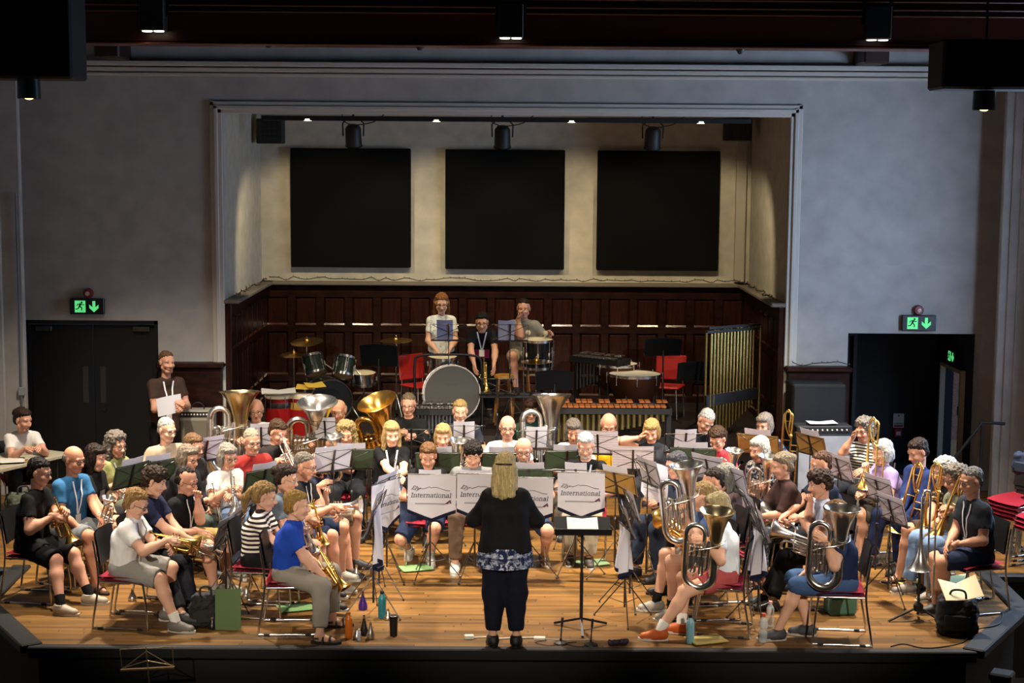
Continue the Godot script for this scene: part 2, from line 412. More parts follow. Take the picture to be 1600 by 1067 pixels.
func panelling() -> void:
	var frame := MB.new()
	var base := 0.65
	var rails := [[2.14, 2.30], [1.64, 1.74], [0.92, 1.02], [0.65, 0.74]]
	var cols := 17
	var pitch := 6.96 / cols
	var sides := []
	var root := struct(MB.new().box(Vector3(0, 1.5, -22.47), Vector3(7.0, 1.7, 0.05)).mesh(), "wall_panelling_back", M.panelwood)
	for r in rails: frame.box(Vector3(0, (r[0] + r[1]) / 2, -22.43), Vector3(6.96, r[1] - r[0], 0.05), Basis.IDENTITY, 0.006)
	for i in cols + 1: frame.box(Vector3(-3.48 + pitch * i, 1.48, -22.431), Vector3(0.11, 1.66, 0.046), Basis.IDENTITY, 0.006)
	put(frame.mesh(), "rail", M.wood, root)
	var bevel := func(w: float, h: float) -> ArrayMesh:
		var m := MB.new(); var d := 0.03
		m.face(Vector3(-w / 2, -h / 2, 0), Vector3(w / 2, -h / 2, 0), Vector3(w / 2 - d, -h / 2 + d, 0.022), Vector3(-w / 2 + d, -h / 2 + d, 0.022), Vector3(0, -0.6, 0.8))
		m.face(Vector3(-w / 2, h / 2, 0), Vector3(w / 2, h / 2, 0), Vector3(w / 2 - d, h / 2 - d, 0.022), Vector3(-w / 2 + d, h / 2 - d, 0.022), Vector3(0, 0.6, 0.8))
		for s in [-1.0, 1.0]: m.face(Vector3(s * w / 2, -h / 2, 0), Vector3(s * w / 2, h / 2, 0), Vector3(s * (w / 2 - d), h / 2 - d, 0.022), Vector3(s * (w / 2 - d), -h / 2 + d, 0.022), Vector3(s * 0.6, 0, 0.8))
		m.face(Vector3(-w / 2 + d, -h / 2 + d, 0.022), Vector3(w / 2 - d, -h / 2 + d, 0.022), Vector3(w / 2 - d, h / 2 - d, 0.022), Vector3(-w / 2 + d, h / 2 - d, 0.022), Vector3.BACK)
		pass
		return m.mesh()
	M.varnish = mat(hexc("4a2616"), 0.22)
	var sill := MB.new().box(Vector3.ZERO, Vector3(pitch - 0.11, 0.034, 0.014), Basis.IDENTITY, 0.003).mesh()
	var sill2 := MB.new().box(Vector3.ZERO, Vector3(0.30, 0.034, 0.014), Basis.IDENTITY, 0.003).mesh()
	var rowsy := [[1.74, 2.14], [1.02, 1.64], [0.74, 0.92]]
	for r in rowsy:
		var me: ArrayMesh = bevel.call(pitch - 0.11, r[1] - r[0])
		for i in cols:
			var pn := put(me, "panel", M.panelwood, root, Transform3D(Basis.IDENTITY, Vector3(-3.48 + pitch * (i + 0.5), (r[0] + r[1]) / 2, -22.446)))
			put(sill, "sill", M.varnish, pn, Transform3D(Basis(Vector3.RIGHT, -0.47), Vector3(0, -(r[1] - r[0]) / 2 + 0.012, 0.022)))
	struct(MB.new().box(Vector3(0, 2.345, -22.40), Vector3(7.0, 0.05, 0.2), Basis.IDENTITY, 0.012).mesh(), "trim_7", mat(hexc("6f665a"), 0.7))
	for s in [-1.0, 1.0]:
		var sr := struct(MB.new().box(Vector3(s * 3.475, 1.18, -21.0), Vector3(0.05, 2.35, 3.0)).mesh(), "wall_panelling_left" if s < 0 else "wall_panelling_right", M.panelwood)
		var fm := MB.new()
		for r in rails: fm.box(Vector3(s * 3.44, (r[0] + r[1]) / 2, -21.0), Vector3(0.04, r[1] - r[0], 2.98), Basis.IDENTITY, 0.006)
		for i in 8: fm.box(Vector3(s * 3.441, 1.2, -19.55 - 0.412 * i), Vector3(0.036, 2.3, 0.10), Basis.IDENTITY, 0.006)
		put(fm.mesh(), "rail", M.wood, sr)
		for r in rowsy:
			var me: ArrayMesh = bevel.call(0.31, r[1] - r[0])
			for i in 7:
				var pn := put(me, "panel", M.panelwood, sr, Transform3D(Basis(Vector3.UP, -s * PI / 2), Vector3(s * 3.452, (r[0] + r[1]) / 2, -19.756 - 0.412 * i)))
				put(sill2, "sill", M.varnish, pn, Transform3D(Basis(Vector3.RIGHT, -0.47), Vector3(0, -(r[1] - r[0]) / 2 + 0.012, 0.022)))
		struct(MB.new().box(Vector3(s * 3.42, 2.345, -21.0), Vector3(0.2, 0.05, 3.06), Basis.IDENTITY, 0.012).mesh(), "trim_8" if s < 0 else "trim_9", mat(hexc("6f665a"), 0.7))
	# strings of small unlit lights lying along the ledges
	var r := RandomNumberGenerator.new(); r.seed = 5
	for q in [[Vector3(-3.38, 2.385, -22.38), Vector3(3.38, 2.385, -22.38), "wire string of unlit fairy lights along the back ledge"], [Vector3(-3.40, 2.385, -19.7), Vector3(-3.40, 2.385, -22.2), "wire string of unlit fairy lights on the left alcove ledge"], [Vector3(3.40, 2.385, -19.7), Vector3(3.40, 2.385, -22.2), "wire string of unlit fairy lights on the right alcove ledge"], [Vector3(3.6, 1.605, -19.38), Vector3(4.28, 1.605, -19.38), "wire string of unlit fairy lights on the low dado cap"]]:
		var p := []
		var n: int = int((q[1] - q[0]).length() * 9)
		for i in n + 1: p.append(q[0].lerp(q[1], float(i) / n) + Vector3(r.randf_range(-0.03, 0.03), r.randf_range(0.0, 0.05), r.randf_range(-0.04, 0.04)))
		var t := thing("fairy_light_string", q[2], "string lights")
		put(MB.new().tube(smooth_path(p, 3), 0.006, 5).mesh(), "wire", mat(hexc("1a1814"), 0.6), t)
		var bl := MB.new()
		for i in p.size(): bl.ball(p[i] + Vector3(0, 0.01, 0), Vector3(0.007, 0.012, 0.007), 6)
		var bb := put(bl.mesh(), "bulb", mat(hexc("6a6454"), 0.3), t)
		bb.set_meta("kind", "stuff")

func exit_sign(x: Transform3D, s: float, label: String) -> void:
	var t := thing("exit_sign", label, "exit sign", x)
	put(MB.new().box(Vector3.ZERO, Vector3(0.43, 0.20, 0.06) * s, Basis.IDENTITY, 0.006).mesh(), "housing", mat(hexc("0a0c0b"), 0.4), t)
	var lit := glow(Color(0.36, 0.86, 0.50), 0.85)
	var f := 0.032 * s
	put(MB.new().box(Vector3(-0.085 * s, 0, f), Vector3(0.135, 0.15, 0.006) * s).mesh(), "door_symbol", lit, t)
	var ar := PackedVector2Array([Vector2(-0.018, 0.07), Vector2(0.018, 0.07), Vector2(0.018, -0.012), Vector2(0.058, 0.024), Vector2(0.058, -0.018), Vector2(0, -0.072), Vector2(-0.058, -0.018), Vector2(-0.058, 0.024), Vector2(-0.018, -0.012)])
	put(MB.new().prism(ar, 0.006 * s, Transform3D(Basis.from_scale(Vector3(s, s, 1)), Vector3(0.09 * s, 0, f))).mesh(), "arrow", lit, t)
	var dk := mat(hexc("06110a"), 0.6)
	var m := MB.new()
	var g := f + 0.005
	var q := func(x_, y_): return Vector3((-0.085 + x_) * s, y_ * s, g)
	m.lathe([Vector2(0, 0), Vector2(0.013 * s, 0), Vector2(0.013 * s, 0.003), Vector2(0, 0.003)], 10, Transform3D(Basis(Vector3.RIGHT, Vector3.BACK, Vector3.DOWN), q.call(0.022, 0.052)))
	for l in [[0.012, 0.038, -0.008, 0.0, 0.024], [0.012, 0.034, 0.04, 0.018, 0.011], [0.04, 0.018, 0.052, 0.028, 0.01], [0.006, 0.034, -0.03, 0.028, 0.011], [-0.03, 0.028, -0.04, 0.008, 0.01], [-0.006, 0.0, 0.024, -0.016, 0.014], [0.024, -0.016, 0.02, -0.052, 0.012], [-0.01, 0.0, -0.024, -0.028, 0.014], [-0.024, -0.028, -0.058, -0.034, 0.012]]:
		m.bar(q.call(l[0], l[1]), q.call(l[2], l[3]), 0.003, l[4] * s, Vector3.BACK.cross(q.call(l[2], l[3]) - q.call(l[0], l[1])))
	put(m.mesh(), "running_figure", dk, t)

func doors(Z: float, blk: Material) -> void:
	# left: black double door
	var d := struct(MB.new().box(Vector3(-5.17, 2.075, Z - 0.06), Vector3(1.66, 0.05, 0.10)).box(Vector3(-5.975, 1.05, Z - 0.06), Vector3(0.05, 2.1, 0.10)).box(Vector3(-4.365, 1.05, Z - 0.06), Vector3(0.05, 2.1, 0.10)).mesh(), "door_1", mat(hexc("070708"), 0.5))
	for s in [-1.0, 1.0]:
		var lf := put(MB.new().box(Vector3(-5.17 + s * 0.391, 1.02, Z - 0.10), Vector3(0.775, 2.04, 0.05), Basis.IDENTITY, 0.004).mesh(), "door_leaf", mat(hexc("060607"), 0.6), d)
		put(MB.new().box(Vector3(-5.17 + s * 0.11, 1.28, Z - 0.072), Vector3(0.07, 0.46, 0.008), Basis.IDENTITY, 0.002).mesh(), "push_plate", mat(hexc("45433e"), 0.45, 0.6), lf)
		put(MB.new().box(Vector3(-5.17 + s * 0.61, 1.99, Z - 0.05), Vector3(0.2, 0.06, 0.05), Basis.IDENTITY, 0.004).mesh(), "door_closer", mat(hexc("34322e"), 0.4), lf)
	put(MB.new().lathe([Vector2(0, 0), Vector2(0.025, 0), Vector2(0.02, 0.02), Vector2(0, 0.022)], 12, Transform3D(Basis(Vector3.RIGHT, Vector3.BACK, Vector3.DOWN), Vector3(-5.05, 0.96, Z - 0.075))).mesh(), "lock", M.steel, d)
	exit_sign(xf(dp(138, 478, Z) + Vector3(0, 0, 0.04)), 0.98, "green exit sign with down arrow above the black double door")
	exit_sign(xf(dp(1434, 504, Z) + Vector3(0, 0, 0.04)), 0.98, "green exit sign with down arrow above the open corridor doorway")
	for q in [[139, 458, "dim red alarm sounder above the left exit sign"], [1434, 484, "red alarm sounder above the right exit sign"]]:
		var t := thing("alarm_sounder", q[2], "fire alarm", Transform3D(Basis(Vector3.RIGHT, Vector3.BACK, Vector3.DOWN), dp(q[0], q[1], Z)))
		put(MB.new().lathe([Vector2(0, 0), Vector2(0.062, 0), Vector2(0.062, 0.05), Vector2(0.05, 0.07), Vector2(0, 0.07)], 20).mesh(), "housing", mat(hexc("7d1f22"), 0.4), t)
		put(MB.new().lathe([Vector2(0.028, 0.07), Vector2(0.026, 0.085), Vector2(0, 0.088)], 14).mesh(), "beacon", mat(hexc("c9a8a0"), 0.3), t)
	# right: doorway into a dark corridor
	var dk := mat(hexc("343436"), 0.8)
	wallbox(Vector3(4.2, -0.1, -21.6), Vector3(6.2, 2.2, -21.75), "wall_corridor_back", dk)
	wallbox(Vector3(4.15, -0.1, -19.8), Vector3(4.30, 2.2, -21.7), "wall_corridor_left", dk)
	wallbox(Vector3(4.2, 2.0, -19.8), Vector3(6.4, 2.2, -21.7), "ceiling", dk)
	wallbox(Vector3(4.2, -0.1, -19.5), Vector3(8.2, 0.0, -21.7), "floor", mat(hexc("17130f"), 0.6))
	var cr := MB.new()
	for q in [[-19.8, -20.25, 0.0, 2.1], [-21.15, -21.7, 0.0, 2.1], [-20.25, -21.15, 1.40, 2.1]]: cr.box(Vector3(6.06, (q[2] + q[3]) / 2, (q[0] + q[1]) / 2), Vector3(0.12, q[3] - q[2], absf(q[0] - q[1])))
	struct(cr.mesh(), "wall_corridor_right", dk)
	var fr := struct(MB.new().box(Vector3(5.97, 0.70, -20.23), Vector3(0.07, 1.40, 0.05)).box(Vector3(5.97, 0.70, -21.17), Vector3(0.07, 1.40, 0.05)).box(Vector3(5.97, 1.41, -20.7), Vector3(0.07, 0.05, 0.98)).mesh(), "door_2", mat(hexc("b7aa8c"), 0.6))
	put(MB.new().box(Vector3(5.93, 0.9, -20.25), Vector3(0.012, 0.12, 0.02)).mesh(), "latch", M.steel, fr)
	var brick := tri(hexc("c08a70"), noise_img(64, 64, 20, 30, 0.65, 1.0, 41), Vector3(1.5, 3.0, 1.5), 0.95, true)
	wallbox(Vector3(6.3, -0.1, -23.6), Vector3(10.5, 3.4, -23.8), "wall_outside_brick", brick)
	# grey side door standing ajar inside the corridor
	var g := struct(MB.new().box(Vector3(4.36, 0.87, -21.55), Vector3(0.06, 1.74, 0.08)).box(Vector3(4.85, 0.87, -21.55), Vector3(0.05, 1.74, 0.08)).box(Vector3(4.6, 1.76, -21.55), Vector3(0.55, 0.05, 0.08)).mesh(), "door_3", mat(hexc("3a3c40"), 0.6))
	put(MB.new().box(Vector3(4.57, 0.86, -21.47), Vector3(0.40, 1.70, 0.04), Basis(Vector3.UP, 0.25), 0.004).box(Vector3(4.57, 1.3, -21.44), Vector3(0.26, 0.012, 0.02), Basis(Vector3.UP, 0.25)).mesh(), "door_leaf", mat(hexc("2c3138"), 0.55), g)
	var nt := thing("fire_notice", "white fire action notice on the dark corridor wall", "sign", xf(dp(1404, 657, -21.585)))
	put(MB.new().box(Vector3.ZERO, Vector3(0.15, 0.20, 0.008), Basis.IDENTITY, 0.002).mesh(), "plate", mat(hexc("d5d2cc"), 0.6), nt)
	put(MB.new().box(Vector3(0, -0.075, 0.005), Vector3(0.13, 0.03, 0.002)).mesh(), "red_band", mat(hexc("b5403a"), 0.6), nt)
	put(MB.new().box(Vector3(0, -0.04, 0.005), Vector3(0.13, 0.02, 0.002)).mesh(), "green_band", mat(hexc("7a9a92"), 0.6), nt)
	put(MB.new().box(Vector3(0, 0.07, 0.005), Vector3(0.02, 0.02, 0.002)).mesh(), "symbol", mat(hexc("303438"), 0.6), nt)
	var cp := thing("call_point", "red break-glass fire call point below the white notice", "fire alarm", xf(dp(1403, 676, -21.58)))
	put(MB.new().box(Vector3.ZERO, Vector3(0.11, 0.11, 0.05), Basis.IDENTITY, 0.008).mesh(), "housing", mat(hexc("b52a24"), 0.45), cp)
	put(MB.new().box(Vector3(0, -0.005, 0.026), Vector3(0.06, 0.05, 0.004)).mesh(), "glass_plate", mat(hexc("e0d8d4"), 0.3), cp)
	exit_sign(Transform3D(Basis(Vector3.UP, -PI / 2), Vector3(5.97, 1.56, -20.7)), 0.85, "green exit sign seen edge-on over the outer corridor door")
	# handrail on the right wing
	var hr := thing("handrail", "black metal handrail sloping down beside the corridor doorway", "handrail")
	var a := dp(1535, 660, -18.6); var b := dp(1488, 720, -18.6)
	put(MB.new().tube([b + Vector3(0, -0.3, 0), b, a, dp(1570, 662, -18.6)], 0.02, 8).mesh(), "rail", M.black, hr)
	put(MB.new().rod(a, Vector3(a.x, 0, a.z), 0.018).mesh(), "post", M.black, hr)
	# things on the left side wall
	var jb := thing("junction_box", "small white junction box on the left wall pilaster", "electrical box", xf(Vector3(-5.87, dp(22, 611, -18.88).y, -18.872)))
	put(MB.new().box(Vector3.ZERO, Vector3(0.08, 0.10, 0.05), Basis.IDENTITY, 0.006).mesh(), "housing", mat(hexc("8f9396"), 0.5), jb)
	put(MB.new().rod(Vector3(0, 0.05, 0), Vector3(0, 2.4, 0), 0.012).rod(Vector3(0, -0.05, 0), Vector3(0, -0.7, 0), 0.012).mesh(), "conduit", mat(hexc("6f7478"), 0.5), jb)

func overhead() -> void:
	# black bar with downlights under the alcove's lintel
	var bar := thing("downlight_bar", "long black bar with four round downlights under the alcove lintel", "light bar", Transform3D(Basis.IDENTITY, Vector3(0, 4.625, -19.75)))
	put(MB.new().box(Vector3.ZERO, Vector3(6.1, 0.06, 0.12), Basis.IDENTITY, 0.006).mesh(), "channel", M.black, bar)
	for px in [481, 682, 893, 1095]:
		var x := dp(px, 181, -19.75).x
		put(MB.new().lathe([Vector2(0, -0.034), Vector2(0.045, -0.034), Vector2(0.05, -0.03), Vector2(0.05, -0.01)], 18, Transform3D(Basis.IDENTITY, Vector3(x, 0, 0.02))).mesh(), "downlight", glow(Color(1.0, 0.94, 0.82), 3.0), bar)
		spot(bar, Vector3(x, 4.57, -19.76), Vector3(x, 2.0, -22.2), 5.5, 42.0, Color(1.0, 0.92, 0.76), 0.06, 0.4)
	# three black acoustic panels
	for q in [[454, 231, 642, 418, "black square acoustic panel above the drum kit"], [696, 233, 881, 421, "black square acoustic panel above the snare drum"], [934, 235, 1121, 423, "black square acoustic panel above the timpani"]]:
		var a := dp(q[0], q[1], -22.42); var b := dp(q[2], q[3], -22.42)
		var c := (a + b) / 2
		var t := thing("acoustic_panel", q[4], "acoustic panel", Transform3D(Basis.IDENTITY, c))
		put(MB.new().box(Vector3.ZERO, Vector3(b.x - a.x, a.y - b.y, 0.10), Basis.IDENTITY, 0.012).mesh(), "fabric", mat(hexc("060607"), 0.95), t)
		put(MB.new().box(Vector3(0, 0, -0.062), Vector3(b.x - a.x - 0.08, a.y - b.y - 0.08, 0.03)).mesh(), "batten", M.black, t)
	# stage lanterns over the panels
	for q in [[552, 210, "black stage lantern hanging above the left acoustic panel"], [785, 212, "black stage lantern hanging above the middle acoustic panel"], [1020, 214, "black stage lantern hanging above the right acoustic panel"]]:
		var c := dp(q[0], q[1], -20.2)
		var t := thing("stage_lantern", q[2], "stage light", Transform3D(Basis.IDENTITY, c))
		var tilt := Transform3D(Basis(Vector3.RIGHT, 0.35), Vector3.ZERO)
		put(MB.new().lathe([Vector2(0, 0.13), Vector2(0.07, 0.12), Vector2(0.10, 0.08), Vector2(0.105, -0.14), Vector2(0.115, -0.15), Vector2(0.10, -0.15), Vector2(0.09, -0.05), Vector2(0, -0.04)], 20, tilt).mesh(), "can", M.black, t)
		put(MB.new().tube([Vector3(-0.13, -0.02, 0), Vector3(-0.135, 0.14, 0), Vector3(-0.07, 0.20, 0), Vector3(0.07, 0.20, 0), Vector3(0.135, 0.14, 0), Vector3(0.13, -0.02, 0)], 0.011, 6).rod(Vector3(0, 0.2, 0), Vector3(0, 4.74 - c.y, 0), 0.016).mesh(), "yoke", M.black, t)
		put(MB.new().tube(smooth_path([Vector3(0, 0.12, -0.02), Vector3(0.12, 0.13, -0.04), Vector3(0.28, 0.17, -0.02), Vector3(0.42, 0.28, 0)], 5), 0.007, 5).tube(smooth_path([Vector3(-0.02, 0.12, 0), Vector3(-0.14, 0.18, -0.02), Vector3(-0.12, 0.3, 0), Vector3(-0.05, 0.34, 0)], 5), 0.007, 5).mesh(), "cable", M.black, t)
	for q in [[423, 205, 0.38, "black loudspeaker high in the left corner of the alcove"], [1152, 203, 0.38, "black loudspeaker high in the right corner of the alcove"]]:
		var c := dp(q[0], q[1], -21.8)
		var t := thing("alcove_loudspeaker", q[3], "loudspeaker", Transform3D(Basis.IDENTITY, c))
		put(MB.new().box(Vector3.ZERO, Vector3(0.36, 0.30 if q[0] > 800 else 0.34, 0.28), Basis.IDENTITY, 0.012).mesh(), "cabinet", mat(hexc("121212"), 0.6), t)
		var gr := MB.new()
		for i in 5: gr.box(Vector3(-0.13 + 0.065 * i, 0, 0.143), Vector3(0.008, 0.26, 0.008))
		for i in 4: gr.box(Vector3(0, -0.1 + 0.066 * i, 0.143), Vector3(0.30, 0.008, 0.008))
		put(gr.mesh(), "grille", mat(hexc("2a2a28"), 0.5), t)
		put(MB.new().box(Vector3(0, 0.05, -0.4), Vector3(0.06, 0.06, 0.56)).mesh(), "bracket", M.black, t)
	# the roof beam across the hall, in front of the alcove
	var bz := -16.2
	var y0 := dp(800, 76, bz).y
	var bm := MB.new()
	bm.box(Vector3(0, y0 + 0.5, bz), Vector3(12.9, 0.98, 0.30), Basis.IDENTITY, 0.02)
	for q in [[0.02, 0.36], [0.05, 0.34], [0.34, 0.35], [0.40, 0.38], [0.48, 0.40]]: bm.box(Vector3(0, y0 + q[0], bz), Vector3(12.9, 0.022, q[1]), Basis.IDENTITY, 0.006)
	struct(bm.mesh(), "trim_10", mat(hexc("4a1d14"), 0.4))
	for sx in [-4.75, 4.4]:
		struct(MB.new().box(Vector3(sx, 5.75, -19.2), Vector3(0.30, 0.9, 0.62), Basis.IDENTITY, 0.02).mesh(), "trim_11" if sx < 0 else "trim_12", mat(hexc("2c140e"), 0.5))
	for q in [[420, 70], [656, 74], [1157, 80]]:
		var t := thing("beam_bracket", "small dark bracket under the roof beam" + {420: " towards the left lantern", 656: " beside the middle lantern", 1157: " towards the right lantern"}[q[0]], "bracket", Transform3D(Basis.IDENTITY, dp(q[0], q[1], bz)))
		put(MB.new().lathe([Vector2(0, -0.03), Vector2(0.02, -0.03), Vector2(0.04, 0.0), Vector2(0.05, 0.025), Vector2(0, 0.03)], 14).mesh(), "cap", M.black, t)
	# three twin lanterns on the beam: the stage's main light
	for q in [[240, 49, "twin black lantern with two lit lamps on the left of the beam", true], [798, 60, "twin black lantern with two lit lamps in the middle of the beam", true], [1370, 63, "twin black lantern on the right of the beam"]]:
		var c := dp(q[0], q[1], -15.9)
		var t := thing("beam_lantern", q[2], "stage light", Transform3D(Basis.IDENTITY, c))
		put(MB.new().box(Vector3(0, 0.17, 0), Vector3(0.25, 0.33, 0.18), Basis.IDENTITY, 0.01).mesh(), "housing", M.black, t)
		put(MB.new().bar(Vector3(-0.135, 0.15, 0), Vector3(-0.135, 0.42, 0), 0.012, 0.04).bar(Vector3(0.135, 0.15, 0), Vector3(0.135, 0.42, 0), 0.012, 0.04).bar(Vector3(-0.14, 0.42, 0), Vector3(0.14, 0.42, 0), 0.04, 0.012).mesh(), "yoke", M.black, t)
		for s in [-1.0, 1.0]:
			put(MB.new().lathe([Vector2(0, -0.006), Vector2(0.048, -0.006), Vector2(0.052, 0.004)], 18, Transform3D(Basis.IDENTITY, Vector3(s * 0.058, 0, 0.02))).mesh(), "lamp", glow(Color(1.0, 0.97, 0.9), 4.0 if q.size() > 3 else 1.2), t)
			spot(t, c + Vector3(s * 0.058, -0.03, 0.02), Vector3(c.x * 0.85 + s * 0.8, 0, -16.2 + s * 0.7), KEY, 44.0, WARM, 0.10, 0.8)
	# big loudspeakers hung at both sides, each with a can lamp under it
	for q in [[-60, -40, 118, 124, 45, 139, "large black loudspeaker hanging at the left edge of the stage"], [1470, 62, 1690, 141, 1538, 157, "large black loudspeaker hanging at the right edge of the stage"]]:
		var a := dp(q[0], q[1], -14.0); var b := dp(q[2], q[3], -14.0)
		var c := (a + b) / 2
		var t := thing("hanging_loudspeaker", q[6], "loudspeaker", Transform3D(Basis.IDENTITY, c))
		put(MB.new().box(Vector3(0, 0, -0.15), Vector3(b.x - a.x, a.y - b.y, 0.5), Basis.IDENTITY, 0.02).mesh(), "cabinet", mat(hexc("080808"), 0.7), t)
		put(MB.new().box(Vector3(0, 0, 0.105), Vector3(b.x - a.x - 0.05, a.y - b.y - 0.05, 0.012)).mesh(), "grille", mat(hexc("050505"), 0.8), t)
		put(MB.new().rod(Vector3(-0.2, (a.y - b.y) / 2, -0.1), Vector3(-0.2, 7.6 - c.y, -0.1), 0.012).rod(Vector3(0.2, (a.y - b.y) / 2, -0.1), Vector3(0.2, 7.6 - c.y, -0.1), 0.012).mesh(), "suspension_wire", M.black, t)
		var l := dp(q[4], q[5], -14.0)
		var k := thing("can_lamp", "black can lamp with gold reflector under the " + ("left" if q[4] < 800 else "right") + " hanging loudspeaker", "stage light", Transform3D(Basis.IDENTITY, l))
		put(MB.new().lathe([Vector2(0.02, 0.09), Vector2(0.098, 0.085), Vector2(0.102, -0.085), Vector2(0.096, -0.085), Vector2(0.09, 0.04), Vector2(0, 0.06)], 24).mesh(), "can", mat(hexc("14201c"), 0.25), k)
		put(MB.new().lathe([Vector2(0.03, 0.05), Vector2(0.06, 0.0), Vector2(0.088, -0.07), Vector2(0.085, -0.07), Vector2(0.055, 0.0), Vector2(0.028, 0.05)], 20).mesh(), "reflector", M.brass, k)
		put(MB.new().ball(Vector3(0, -0.06, 0), Vector3(0.05, 0.035, 0.05), 12).mesh(), "bulb", glow(Color(1.0, 0.88, 0.6), 4.0), k)
		spot(k, l + Vector3(0, -0.1, 0), Vector3(l.x * 0.72, 0, -15.2), KEY * 0.5, 34.0, WARM, 0.08, 0.8)

